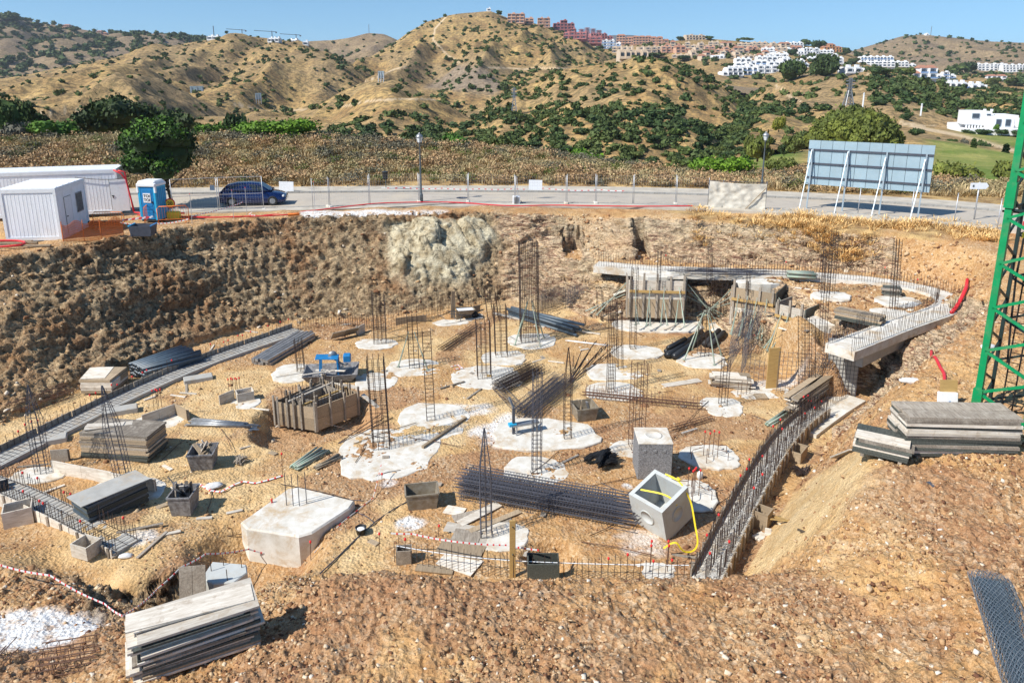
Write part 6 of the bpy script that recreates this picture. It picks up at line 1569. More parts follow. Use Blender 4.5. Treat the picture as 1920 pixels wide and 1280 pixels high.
for k in range(6): BL.append((1440 + k * 22, 100 + 3 * (k % 2), 24, 9, 800, 'wall_white', None, 2, None, 'small white block, %s from the left in the upper row below the skyline pines' % ORD[k]))
for i, (px, pb, w_, h_, Y, wl__, rf, st, rl, lb) in enumerate(BL):
    q_ = on_hill(px, pb + 2)
    if q_ is not None: Y = float(q_[1])
    block(lb, px, pb + 2, w_, h_ * 1.05, Y, wl__, rf, st, i, rl)
# tree screens among the houses
rg = random.Random(33)
TW = [(1510, 85, 24, 12, 840), (1535, 92, 34, 18, 840), (1585, 102, 26, 14, 830), (1608, 108, 20, 12, 820), (1480, 150, 60, 42, 560), (1545, 143, 70, 46, 560), (1520, 112, 24, 14, 700), (1485, 104, 20, 13, 720), (1600, 120, 30, 12, 700), (1790, 140, 40, 22, 640), (1815, 136, 36, 22, 640), (1860, 160, 30, 16, 570), (1905, 160, 40, 18, 570), (1330, 74, 20, 7, 880), (1275, 76, 20, 8, 880), (1400, 76, 30, 6, 900), (1650, 140, 44, 14, 560), (1700, 140, 44, 14, 560), (1230, 106, 40, 8, 740), (1280, 112, 30, 9, 700), (936, 28, 12, 9, 800), (15, 40, 60, 17, 1380), (70, 50, 26, 9, 1380)]
for i, (px, pb, w_, h_, Y) in enumerate(TW):
    q_ = on_hill(px, pb)
    if q_ is not None: Y = float(q_[1]) - 6
    plant('hill_tree', 'tree', ('dark tree clump %s from the left among the hillside houses' % ORD[i]) if i < 20 else ('tree clump beside the summit hut', 'dark wood on the ridge at the left edge', 'small dark wood right of the ridge wood')[i - 20], px, pb, pb - h_, w_, Y, ('leaf_far', 'leaf_dark', 'leaf_olive')[i % 3] if i < 20 else 'leaf_far', False, 0.0, None, i)
# blank hoardings on the hills
def hoarding(px, pb, w_, h_, Y, lb, ang=0.0, tilt=0):
    q_ = on_hill(px, pb)
    if q_ is not None: Y = float(q_[1]) - 2
    c = PD(px, pb, Y); s = scale_at(c); o = thing('hillside_hoarding', lb, 'hoarding', c, ang)
    W2, H = w_ / s, h_ / s
    for k in range(5): MB().box((-W2 / 2 + (k + .5) * W2 / 5, 0, H * .55), (W2 / 5 - .08, .12, H * .9), M_['billboard_sheet']).build('panel', o)
    for k in (-1, 0, 1):
        MB().beam((k * W2 * .4, -.2, -2), (k * W2 * .4, -.2, H * .95), .22, .22, M_['galv']).build('post', o); MB().beam((k * W2 * .4, -2.2, -2), (k * W2 * .4, -.25, H * .7), .16, .16, M_['galv']).build('strut', o)
hoarding(715, 148, 12, 14, 345, 'pale blank hoarding on the crest of the knoll')
hoarding(370, 176, 24, 14, 330, 'pale blank hoarding standing among the bushes at left', .25)
hoarding(485, 188, 11, 13, 380, 'small cream hoarding on the dry slope left of centre', .3)
# skyline tower cranes
for px, pt, pb, j0, j1, lb in ((402, 50, 74, 402, 404, 'slender mast standing on the skyline at far left'), (455, 56, 74, 426, 462, 'left tower crane on the far skyline'), (511, 59, 78, 478, 519, 'middle tower crane on the far skyline'), (556, 65, 80, 526, 564, 'right tower crane on the far skyline')):
    b_ = PD(px, pb, 1200); s = scale_at(b_); h = (pb - pt) / s; o = thing('tower_crane', lb, 'crane', b_)
    MB().beam((0, 0, -3), (0, 0, h), .9, .9, M_['rail_dark']).build('mast', o)
    if j1 - j0 > 5:
        MB().beam(((j0 - px) / s, 0, h - 1.5 + 2), ((j1 - px) / s, 0, h - 1.5), .8, .8, M_['rail_dark']).build('jib', o); MB().box(((j1 - px) / s, 0, h - 2.5), (2, 1.5, 2), M_['rail_dark']).build('counterweight', o)
for px, pt, pb, Y, lb in ((692, 47, 62, 1150, 'thin mast on the small far hilltop'), (1745, 50, 66, 1390, 'thin mast on the bare right hilltop')):
    b_ = PD(px, pb, Y); s = scale_at(b_); tag(MB().tube([(0, 0, -2), (0, 0, (pb - pt) / s)], .45, 4, M_['steel_grey']).box((0, 0, (pb - pt) / s * .75), (1.2, .3, .3), M_['steel_grey']).build('radio_mast', None, None, b_), lb, 'mast')
# lattice pylons
def pylon(px, pt, pb, Y, wpx, lb):
    b_ = PD(px, pb, Y); s = scale_at(b_); h = (pb - pt) / s; w0 = wpx / s / 2; o = thing('power_pylon', lb, 'pylon', b_)
    wd_ = lambda z: w0 * (1 - .8 * min(1, z / (h * .62))) + .04 * h * .3
    mb = MB(); n = 9
    for k in range(n):
        z0, z1 = h * k / n, h * (k + 1) / n; a, c_ = wd_(z0), wd_(z1)
        for q in range(4):
            s0 = [(-1, -1), (1, -1), (1, 1), (-1, 1)][q]; s1 = [(-1, -1), (1, -1), (1, 1), (-1, 1)][(q + 1) % 4]
            mb.beam((s0[0] * a, s0[1] * a, z0), (s0[0] * c_, s0[1] * c_, z1), .22, .22, M_['steel_grey'])
            mb.beam((s0[0] * a, s0[1] * a, z0), (s1[0] * c_, s1[1] * c_, z1), .12, .12, M_['steel_grey']); mb.beam((s1[0] * a, s1[1] * a, z0), (s0[0] * c_, s0[1] * c_, z1), .12, .12, M_['steel_grey'])
    mb.build('lattice', o)
    for k, z in enumerate((.66, .78, .9)):
        MB().beam((-w0 * 1.15, 0, h * z), (w0 * 1.15, 0, h * z), .25, .35, M_['steel_grey']).build('cross_arm', o)
pylon(1590, 148, 198, 235, 14, 'tall lattice pylon rising behind the umbrella pine')
pylon(964, 165, 212, 250, 9, 'lattice pylon on the left flank of the bushy hill')
for px, pt, pb, Y, lb in ((1618, 176, 196, 210, 'thin white pole to the right of the tall pylon'), (1727, 196, 210, 200, 'thin white pole on the slope below the houses')):
    b_ = PD(px, pb, Y); s = scale_at(b_); tag(MB().tube([(0, 0, -1), (0, 0, (pb - pt) / s)], .22, 5, M_['white_frame']).lathe([(.3, (pb - pt) / s - .2), (.1, (pb - pt) / s + .2)], 5, (0, 0, 0), M_['white_frame']).build('pole', None, None, b_), lb, 'pole')
# white modern villa
def villa():
    c = PD(1818, 238, 232); s = scale_at(c); o = thing('white_villa', 'modern white villa of stacked cubes above the golf grass', 'villa', c, R(-10))
    u = 1 / s
    B_ = [((20, 6, 15), (38, 9, 26)), ((50, 3, 8), (42, 9, 24)), ((72, 8, 7), (34, 10, 28)), ((-6, 5, 1), (30, 7, 8)), ((100, 2, 4), (26, 10, 22)), ((36, -2, -6), (130, 13, 10))]
    for (x, y, z), (w2, d_, h2) in B_:
        MB().box((x * u, y, z * u), (w2 * u, d_, h2 * u), M_['wall_white']).build('wall', o)
    MB().box((-3 * u, -.2, 6.4 * u), (30 * u, 8.5, 1.2 * u), M_['wall_white']).build('terrace_roof', o)
    for x, z, w2, h2, y in ((11, 20, 13, 9, 1.4), (33, 19, 7, 10, 1.4), (44, 9, 9, 13, -1.6), (60, 9, 9, 13, -1.6), (80, 12, 3, 12, 2.9), (102, 8, 12, 6, -3.1)):
        f_ = MB().box((x * u, y, z * u), (w2 * u, .3, h2 * u), M_['billboard_steel']).build('window', o); MB().box((x * u, y - .2, z * u), (w2 * u * .86, .1, h2 * u * .86), M_['far_window']).build('pane', f_)
    for k in range(6): MB().box((-16 * u + k * 5 * u, -4.2, 2 * u), (.35, .35, 9 * u), M_['wall_white']).build('pillar', o)
    for x in (34, 46): MB().box((x * u, 5, 29.5 * u), (3 * u, 1, 4 * u), M_['wall_white']).build('chimney', o)
villa()
plant('palm_bush', 'tree', 'small palm like bush in front of the white villa', 1867, 246, 232, 14, 224, 'leaf_bright', False, 0, None, 2)
for i, (px, w_) in enumerate(((1815, 30), (1845, 34), (1878, 30), (1905, 26))):
    plant('garden_hedge', 'hedge', '%s dark hedge clump from the left below the villa' % ORD[i], px, 252, 242, w_, 222, 'leaf_dark', False, 0, 'hedge below the villa', i)

# ================================================================== THE BUILDING WORK IN THE PIT
BARM = {}
def bar_mesh(vec, r, mat):
    key = (round(vec[0], 2), round(vec[1], 2), round(vec[2], 2), r, mat)
    if key not in BARM: BARM[key] = MB().tube([(0, 0, -.05), (vec[0] * .5, vec[1] * .5, vec[2] * .5), vec], r, 4, M_[mat]).mesh('bar')
    return BARM[key]
def rebar_column(lb, base, top, wpx, nx=3, ny=3, cone=False, mat='rebar', dpx=None, zbase=None, stir=.17, s_from=0.0, s_to=1.0, rz=0.12, over=0.0, group='rebar columns', r=.013, halves=False):
    b_ = hitg(*base) if zbase is None else PZ(base[0], base[1], zbase)
    s = scale_at(b_); t_ = PD(top[0], top[1], b_.y); h = t_.z - b_.z
    lean = Vector((t_.x - b_.x, 0, 0)); Wx = wpx / s; Wy = Wx * (dpx or 1.0)
    o = thing('rebar_column', lb, 'rebar column', b_, rz, group)
    rg_ = random.Random(int(base[0] * 7 + base[1]))
    for i in range(nx):
        for j in range(ny):
            if 0 < i < nx - 1 and 0 < j < ny - 1: continue
            x = -Wx / 2 + Wx * i / max(1, nx - 1); y = -Wy / 2 + Wy * j / max(1, ny - 1)
            hh = h * (1 - over * rg_.random())
            if cone:
                k = 0.62
                key = MB().tube([(0, 0, -.05), (lean.x * k, 0, h * k), (-x * .93 + lean.x, -y * .93, hh)], r, 4, M_[mat]).mesh('bar'); reinst('bar', key, o, (x, y, 0))
            else:
                reinst('bar', bar_mesh((lean.x, 0, hh), r, mat), o, (x, y, 0))
    mb = MB(); z = h * s_from + .05
    while z < h * s_to - .03:
        q = z / h; c = 1.0
        if cone and q > .62: c = 1 - (q - .62) / .38 * .93
        x0, y0 = Wx / 2 * c + .012, Wy / 2 * c + .012; cx = lean.x * q
        P = [(cx - x0, -y0, z), (cx + x0, -y0, z + .01), (cx + x0, y0, z), (cx - x0, y0, z)]
        for a, b2 in ((0, 1), (1, 2), (2, 3), (3, 0)): mb.tube([P[a], P[b2]], .007, 3, M_[mat], False)
        z += stir * rg_.uniform(.85, 1.15)
    mb.build('stirrup', o, kind='stuff')
    return o
def pad(lb, px, py, rx, ry, seed=0, z=None, th=.10, mat='concrete_white', square=.6, name='concrete_pad', zadd=.03, n=30):
    c = hitg(px, py) if z is None else PZ(px, py, z)
    a, d_ = PZ(px + rx, py, c.z), None
    Rx = abs(a.x - c.x); Ry = abs(PZ(px, py - ry, c.z).y - PZ(px, py + ry, c.z).y) / 2
    rg_ = random.Random(seed * 13 + 5); poly = []
    for i in range(n):
        t = 2 * math.pi * i / n; cs, sn = math.cos(t), math.sin(t)
        k = 1 / (abs(cs) ** 3 + abs(sn) ** 3) ** (1 / 3); k = 1 * (1 - square) + k * square
        k *= 1 + .05 * math.sin(3 * t + seed) + rg_.uniform(-.07, .06)
        rot = .15; x, y = cs * k * Rx, sn * k * Ry
        poly.append((x, y))
    mb = MB(); mb.prism(poly, -.5, zadd, M_[mat], .03)
    return tag(mb.build(name, None, None, (c.x, c.y, c.z)), lb, 'concrete pad')
PADS = [
 ('large square white pad under the tall rebar column left of centre', 727, 848, 92, 46, .7), ('white pad under the slim column in the middle left', 812, 790, 66, 36, .5),
 ('wide white pad with splashes under the three columns in the centre', 1020, 815, 100, 30, .5), ('dirty white pad under the front centre column', 1003, 882, 60, 27, .5),
 ('white pad under the column left of the closed concrete box', 1186, 840, 40, 17, .4), ('small white pad with red capped bars right of the closed box', 1330, 858, 56, 22, .6),
 ('round white pad with red capped bars behind the open box', 1297, 930, 48, 30, .3), ('white pad left of the blue saw table under a flared starter', 560, 700, 48, 17, .5),
 ('white pad just right of the saw table', 705, 715, 40, 16, .5), ('white pad under the propped column above the slim column', 775, 690, 52, 16, .5),
 ('white pad under the dense column in the centre left', 912, 707, 66, 22, .5), ('white pad behind the dense column, centre', 945, 672, 42, 13, .4),
 ('oval white pad under the big rebar tower in the middle rear', 998, 640, 46, 14, .4), ('white pad at the back under the wide wall column', 705, 645, 40, 10, .3),
 ('white pad under the twin bar column, rear centre right', 1192, 662, 50, 13, .5), ('white pad under the tall column right of centre', 1150, 698, 52, 16, .5),
 ('white pad in front of the tall column, by the toothed cage', 1150, 735, 52, 18, .5), ('long white pad before the first timber formwork', 1235, 607, 85, 15, .6),
 ('white pad under the tripod propped column', 1315, 676, 48, 15, .5), ('white pad right of centre by the end of the toothed cage', 1355, 765, 40, 18, .5),
 ('white pad at the back beside the wheelbarrow', 845, 602, 38, 9, .4), ('white pad at far left under the first rebar column', 70, 893, 46, 16, .3),
 ('white pad with bent bars under the second column at left', 235, 922, 70, 26, .5), ('narrow white pad between boards at the left', 300, 790, 48, 14, .5),
 ('small white pad by the boxed starter at left', 460, 757, 28, 10, .4), ('tiny white pad showing at the bottom by the near rim', 1226, 1070, 40, 16, .5),
 ('splashed white pad below the loose boards', 940, 1005, 50, 28, .4), ('white slab strip under the mesh wall at right', 1430, 735, 60, 12, .5),
 ('white pad before the second formwork', 1400, 612, 70, 12, .5)]
for i, (lb, px, py, rx, ry, sq) in enumerate(PADS): pad(lb, px, py, rx, ry, i, square=min(1, sq + .25), z=.1 if 'formwork' in lb else None, zadd=.03)
for i, (lb, px, py, rx, ry) in enumerate((('white oval pad on the upper terrace at the left', 1560, 557, 36, 9), ('white oval pad on the terrace under the tall rear column', 1683, 567, 42, 10), ('white oval pad on the terrace nearest the curved beam', 1669, 590, 36, 10), ('white pad at the terrace edge by the lattice column', 1545, 612, 42, 9), ('flat white slab topping the first formwork', 1232, 515, 42, 7), ('flat white slab topping the second formwork', 1425, 530, 44, 5))):
    pad(lb, px, py, rx, ry, 50 + i, z=2.6 if i != 3 else None, square=.3, zadd=.09)

COLS = [
 ('tall eight bar rebar column on the large square pad left of centre', (716, 838), (703, 668), 30, 4, 3, {}),
 ('slim four bar rebar column in the middle left', (808, 787), (799, 617), 15, 2, 2, dict(cone=False)),
 ('front centre rebar column on the dirty white pad', (1006, 885), (1008, 694), 16, 3, 2, dict(mat='rebar_blue')),
 ('pointed rebar column standing among the loose boards', (912, 1005), (908, 802), 20, 3, 3, dict(cone=True, mat='rebar_blue')),
 ('rebar column with a tied top behind the front centre column', (1064, 822), (1066, 652), 13, 2, 2, dict(cone=True)),
 ('rust tinted rebar column left of the closed concrete box', (1193, 837), (1200, 676), 24, 3, 2, dict(mat='rebar_rust', over=.06)),
 ('tall rebar column right of centre with thin flanking cage', (1145, 735), (1150, 562), 13, 3, 2, dict()),
 ('short three bar cage close to the right of the tall column', (1163, 692), (1161, 565), 9, 2, 2, dict()),
 ('dense rebar column in the centre left before the long cage', (908, 706), (905, 600), 25, 4, 3, dict()),
 ('thin rebar column just behind the dense one', (940, 668), (937, 570), 22, 3, 3, dict()),
 ('wide flat rebar column standing near the rock face at rear left', (713, 642), (708, 548), 22, 4, 2, dict(stir=.10)),
 ('slim propped rebar column between the saw table and the centre', (777, 688), (772, 592), 18, 3, 2, dict()),
 ('huge dense rebar tower in front of the slate face', (993, 640), (990, 452), 33, 6, 4, dict(stir=.09, dpx=.8)),
 ('twin bar rebar column before the first formwork', (1186, 656), (1191, 500), 10, 2, 2, dict()),
 ('rebar column inside the green tripod props', (1318, 668), (1322, 575), 16, 3, 2, dict()),
 ('slim rebar column at the end of the toothed cage', (1355, 762), (1362, 672), 12, 2, 2, dict()),
 ('short rebar stub cage in front of the stacked boards', (1400, 668), (1403, 560), 12, 2, 2, dict(mat='rebar_blue')),
 ('rebar column nearest the left edge of the pit', (82, 887), (52, 722), 20, 3, 3, dict(mat='rebar_blue', cone=True)),
 ('leaning rebar column in front of the grey timber stack', (238, 918), (192, 722), 22, 3, 3, dict(mat='rebar_blue', cone=True)),
 ('short flared starter cage left of the saw table', (565, 697), (558, 635), 13, 3, 3, dict()),
 ('thin rebar column left of the first timber formwork', (1126, 600), (1124, 545), 10, 2, 2, dict()),
 ('rebar column rising behind the wheelbarrow', (925, 600), (918, 545), 20, 3, 3, dict()),
 ('rebar column at the left of the concrete end pier', (1513, 742), (1512, 594), 22, 4, 2, dict(zbase=0.0)),
 ('thin column cage between the two timber formworks', (1345, 605), (1350, 520), 22, 3, 3, dict(over=.15)),
]
for i, (lb, b_, t_, w_, nx_, ny_, kw) in enumerate(COLS): rebar_column(lb, b_, t_, w_, nx_, ny_, **kw)
TC = [('tall thin column on the terrace oval pad at left', (1558, 553), (1566, 432), 9, 2, 2, {}), ('tall rear column rising before the cut face at right', (1675, 583), (1684, 448), 10, 3, 2, {}),
 ('lattice column standing at the terrace edge', (1543, 630), (1552, 468), 10, 2, 2, {}), ('second terrace column set behind the lattice column', (1540, 552), (1546, 470), 8, 2, 2, {}),
 ('slender cage rising over the first formwork slab', (1235, 528), (1237, 470), 6, 2, 2, {}), ('short bars rising from the second formwork slab', (1402, 545), (1404, 512), 6, 2, 2, {}),
 ('thin column before the ring beam, rear centre', (1330, 530), (1331, 462), 8, 2, 2, {})]
for lb, b_, t_, w_, nx_, ny_, kw in TC: rebar_column(lb, b_, t_, w_, nx_, ny_, zbase=2.6, rz=.05, r=.012, **kw)

def caps(o, pts_, r=.035):
    for p in pts_: reinst('red_cap', CAPM, o, p)
CAPM = MB().lathe([(.02, -.05), (.032, -.03), (.036, .02), (.02, .04)], 7, (0, 0, 0), M_['cap_red']).mesh('red_cap')
def starters(lb, px, py, spots, h, capd=True, bent=(), name='starter_bars', mat='rebar_rust', r=.012):
    """separate upright bars with red mushroom caps rising from a footing"""
    c = hitg(px, py); c.z += .04; o = thing(name, lb, 'starter bars', c, 0.1)
    for x, y in spots:
        reinst('bar', bar_mesh((0.01, 0, h), r, mat), o, (x, y, 0))
    if capd: caps(o, [(x + .01, y, h) for x, y in spots])
    for x, y, a, l in bent:
        reinst('bent_bar', MB().tube([(0, 0, 0), (0, 0, .3), (math.cos(a) * .06, math.sin(a) * .06, .36), (math.cos(a) * l, math.sin(a) * l, .37)], r, 4, M_[mat]).mesh('bent_bar'), o, (x, y, 0))
    return o
starters('four red capped bars and bent bars on the small pad right of the closed box', 1331, 860, [(-.22, .1), (-.08, -.05), (.14, .12), (.28, 0)], 0.98, True, [(-.75, -.1, .3, .5), (-.65, .3, -.2, .4), (.55, -.35, 2.6, .5), (.7, .2, 3.4, .4), (-.3, -.45, 1.2, .4)])
starters('red capped bars and bent bars on the round pad behind the open box', 1300, 932, [(-.18, .1), (-.10, -.08), (.06, .1), (.16, -.05), (-.02, 0)], 0.95, True, [(-.6, -.1, .3, .5), (-.5, .35, -.2, .4), (.5, -.35, 2.6, .5), (.6, .2, 3.4, .4), (-.2, -.45, 1.2, .4), (.1, .5, -1.4, .4)])
starters('four tall bare bars on the big footing block', 559, 961, [(-.35, .02), (-.13, -.03), (.07, -.06), (.28, .06)], 1.35, False, [], mat='rebar_blue', r=.016)
starters('red capped bars near the bottom rim beside the open box', 1234, 1072, [(-.25, 0), (-.18, .2), (0.25, -.05), (.30, .15)], 0.85, True)
starters('red capped bars on the boxed starter at upper left', 441, 742, [(-.25 + .09 * k, .1 * (k % 2)) for k in range(6)], .75, True)
starters('red capped bars rising from the narrow pad at left', 296, 768, [(-.15, 0), (-.05, .1), (.05, 0), (.14, .1)], .85, True)
starters('four bare starter bars beside the tall right column', 1214, 690 + 15, [(-.1, 0), (0, .1), (.08, 0), (.18, .08)], .5, False)
starters('bare bars of varied height left of the mesh wall', 1395, 740, [(-.3, 0), (-.1, .1), (.1, 0), (.3, .08)], .6, False)
# rods with red caps marking levels
for k, (px, pb, pt, lb) in enumerate(((583, 1053, 1015, 'red capped marker rod in front of the big footing block'), (716, 918, 888, 'red capped marker rod between the big pads'), (711, 1035, 1000, 'red capped marker rod near the bucket'), (530, 892, 850, 'red capped marker rod at the end of the tape'), (822, 1008, 985, 'red capped marker rod left of the loose boards'), (1222, 912, 893, 'short red capped rod in front of the closed box'), (1412, 640, 628, 'short red rod by the tripod'))):
    b_ = hitg(px, pb); h = PD(px, pt, b_.y).z - b_.z
    o = thing('marker_rod', lb, 'marker rod', b_); reinst('rod', bar_mesh((.03, 0, h), .012, 'rebar_rust'), o); caps(o, [(.03, 0, h)])

# ------------------------------------------------------------------ strip footings with form boards and bars
def strip(name, lb, pxs, width, z=None, h=.28, top_mat='concrete_white', sides=(None, None), bh=.6, sp=.22, rows=(-.35, .35), ladder=True, gravel=False, capn=0, zfun=None, board_h=.4, blen=1.6, bmat='rebar', boff=.03, seed=0, body=True, dep=.5):
    P = [(hitg(*p) if z is None else PZ(p[0], p[1], z)) for p in pxs]
    if z is None:
        for p in P: p.z = min(p.z, .12) if zfun is None else zfun(p)
    q = smoothl(P, 1, .5); n = max(4, int(sum((b_ - a).length for a, b_ in zip(q[:-1], q[1:])) / .5)); q = resamp(q, n)
    org = q[len(q) // 2].copy(); q = [p - org for p in q]
    o = thing(name, lb, 'strip footing', org)
    Lf, Rt = offset(q, width / 2), offset(q, -width / 2)
    if body:
        rg_ = random.Random(seed); mb = MB(); m = len(q)
        V = [(p.x, p.y, p.z - dep) for p in Lf] + [(p.x, p.y, p.z + h) for p in Lf] + [(p.x, p.y, p.z + h) for p in Rt] + [(p.x, p.y, p.z - dep) for p in Rt]
        F = []
        for i in range(m - 1):
            for j in range(3): F.append((j * m + i, j * m + i + 1, (j + 1) * m + i + 1, (j + 1) * m + i))
        F += [(0, m, 2 * m, 3 * m), (m - 1, 4 * m - 1, 3 * m - 1, 2 * m - 1)]
        mb.add(V, F, M_[top_mat]); mb.build('concrete', o)
    if gravel:
        rg2 = np.random.default_rng(seed + 4); mb = MB(); k = 0
        L_ = len(q)
        for _ in range(int(L_ * 34)):
            i = rg2.integers(0, L_); u = rg2.uniform(-.46, .46) * width; p = q[i]; t = (Lf[i] - Rt[i]).normalized(); fwd = Vector((t.y, -t.x, 0))
            c = Vector((p.x, p.y, p.z + h)) + t * u + fwd * float(rg2.uniform(-.28, .28)); r_ = float(rg2.uniform(.02, .055))
            e = Matrix.Rotation(float(rg2.uniform(0, 6)), 3, 'Z') @ Matrix.Rotation(float(rg2.uniform(0, 2)), 3, 'X')
            mb.box(c, (r_ * 2, r_ * 1.5, r_ * 1.3), M_['stone_chip'], e, .7)
        mb.build('gravel_fill', o, kind='stuff')
    for sd, line in ((0, offset(q, width / 2 + boff)), (1, offset(q, -width / 2 - boff))):
        if sides[sd] is None: continue
        step = max(2, int(blen / .5)); rg_ = random.Random(seed + sd)
        for i in range(0, len(line) - 1, step):
            a, b_ = line[i], line[min(i + step, len(line) - 1)]
            if (b_ - a).length < .2: continue
            t = (b_ - a).normalized() * .02; zz = rg_.uniform(-.02, .02)
            d_ = MB().beam(a + t + Vector((0, 0, board_h / 2 - .02 + zz)), b_ - t + Vector((0, 0, board_h / 2 - .02 + zz)), .03, board_h, M_[sides[sd]]).build('form_board', o)
            n3 = offset([a, b_], (.04 if sd == 0 else -.04))
            for f in (.3, .75):
                c = n3[0].lerp(n3[1], f); MB().box((c.x, c.y, c.z + board_h * .45), (.06, .05, board_h * 1.15), M_['board_grey']).build('peg', o)
    # upright bars
    rg_ = random.Random(seed + 9); mb = MB(); tops = []
    tot = [0]
    for a, b_ in zip(q[:-1], q[1:]): tot.append(tot[-1] + (b_ - a).length)
    nb = int(tot[-1] / sp); qq = resamp(q, nb)
    for r_ in rows:
        ln = offset(qq, r_ * width)
        for p in ln:
            hh = bh * rg_.uniform(.82, 1.12); dx, dy = rg_.uniform(-.03, .03), rg_.uniform(-.03, .03)
            mb.tube([(p.x, p.y, p.z), (p.x + dx, p.y + dy, p.z + h + hh)], .0105, 3, M_[bmat]); tops.append((p.x + dx, p.y + dy, p.z + h + hh))
    if mb.v: mb.build('starter_bar', o, kind='stuff')
    if ladder:
        mb = MB()
        for f in (-.38, 0, .38): mb.tube([Vector((p.x, p.y, p.z + h + .06)) for p in offset(q, f * width)], .010, 3, M_[bmat])
        ql = resamp(q, int(tot[-1] / .20)); a_, b2 = offset(ql, width * .40), offset(ql, -width * .40)
        for p, r_ in zip(a_, b2): mb.tube([Vector((p.x, p.y, p.z + h + .07)), Vector((r_.x + rg_.uniform(-.08, .08), r_.y, r_.z + h + .07))], .009, 3, M_[bmat], False)
        mb.build('ladder_reinforcement', o, kind='stuff')
    if capn:
        for p in rg_.sample(tops, min(capn, len(tops))): reinst('red_cap', CAPM, o, p)
    return o
strip('strip_footing', 'long pale strip footing with ladder reinforcement along the foot of the left earth wall', [(-60, 898), (0, 868), (60, 838), (130, 803), (200, 768), (270, 734), (340, 702), (420, 671), (500, 643), (560, 622)], .95, None, .16, 'concrete_grey', ('board_grey', None), .55, .26, (.50,), True, capn=22, board_h=.42, seed=1)
for i, (px, py) in enumerate(((228, 775), (92, 830), (372, 713))):
    c = hitg(px, py); tag(MB().bbox((0, 0, .05), (1.25, .55, .34), .03, M_['concrete_grey'], Matrix.Rotation(R(26), 3, 'Z')).build('footing_spur', None, None, c), ('grey concrete spur in the middle of the left strip footing', 'grey concrete spur at the low end of the left strip footing', 'small grey concrete spur at the upper end of the left strip footing')[i], 'footing')
strip('strip_footing', 'strip footing with pale form boards and dense bars at the lower left corner', [(-60, 905), (0, 922), (60, 947), (120, 978), (180, 1010), (240, 1040)], .85, 0.0, .30, 'concrete_grey', (None, 'board_pale'), .55, .15, (-.4, .4), True, capn=14, board_h=.48, blen=1.5, seed=2, bmat='rebar')
strip('strip_footing', 'gravel filled strip footing with a dense row of bars along the right bank', [(1322, 1108), (1352, 1045), (1385, 980), (1418, 918), (1452, 862), (1488, 815), (1535, 780)], .8, 0.0, .30, 'concrete_white', ('board_grey', 'board'), .75, .105, (-.36, .02, .38), False, True, 16, board_h=.55, blen=1.0, seed=3)
strip('strip_footing', 'white strip of concrete with bars running up to the end pier', [(1500, 812), (1530, 790), (1560, 768), (1595, 748)], 1.3, 0.0, .16, 'concrete_white', (None, None), .5, .13, (.38, .1), False, False, 4, seed=4)
strip('strip_footing', 'row of upright bars with white tie rails along the near rim of the pit', [(745, 1045), (830, 1062), (920, 1072), (1000, 1077), (1100, 1080), (1190, 1083), (1290, 1083)], .5, 0.0, .05, 'concrete_grey', (None, None), .75, .17, (-.4,), False, False, 5, seed=5, body=False)
# white tie rails and tape on that row
def rail_path(name, lb, cat, pxs, z, r, mat):
    P = [PZ(x, y, 0) + Vector((0, 0, z)) for x, y in pxs]; q = smoothl(P, 1, .4); mb = MB(); mb.tube(q, r, 4, M_[mat]); return tag(mb.build(name), lb, cat)
rail_path('tie_rail', 'white horizontal bar tying the row of uprights along the near rim', 'bar', [(745, 1048), (830, 1064), (920, 1074), (1000, 1079), (1100, 1082), (1190, 1085), (1290, 1085)], .45, .014, 'white_frame')
tape('red and white tape tied along the row of bars at the near rim', [PZ(x, y, 0) + Vector((0, 0, .82)) for x, y in ((735, 1045), (775, 1046), (860, 1062), (950, 1068), (1010, 1078))], .15, .16)
# ring beam on the upper terrace
strip('ring_beam', 'curved white ring beam with bars round the upper terrace', [(1118, 500), (1200, 508), (1290, 512), (1380, 514), (1480, 518), (1560, 524), (1640, 531), (1700, 540), (1750, 550), (1782, 562), (1790, 575), (1770, 588), (1735, 600), (1690, 614), (1645, 632), (1605, 648), (1574, 660)], 1.3, 2.56, .20, 'concrete_white', (None, None), .62, .15, (-.42, .40), False, False, 4, seed=6, dep=.2)
# a darker bundle of laid bars on the beam
o = thing('laid_rebar', 'bundle of dark rebar lying along the rear ring beam', 'rebar bundle', PZ(1350, 512, 2.85))
for k in range(26):
    rg_ = random.Random(k); x0 = rg_.uniform(-3.4, -1.0); MB().tube([(x0, rg_.uniform(-.5, .5), rg_.uniform(0, .25)), (x0 + rg_.uniform(3.5, 6), rg_.uniform(-.6, .5), rg_.uniform(0, .2))], .012, 4, M_['rebar_blue']).build('bar', o)
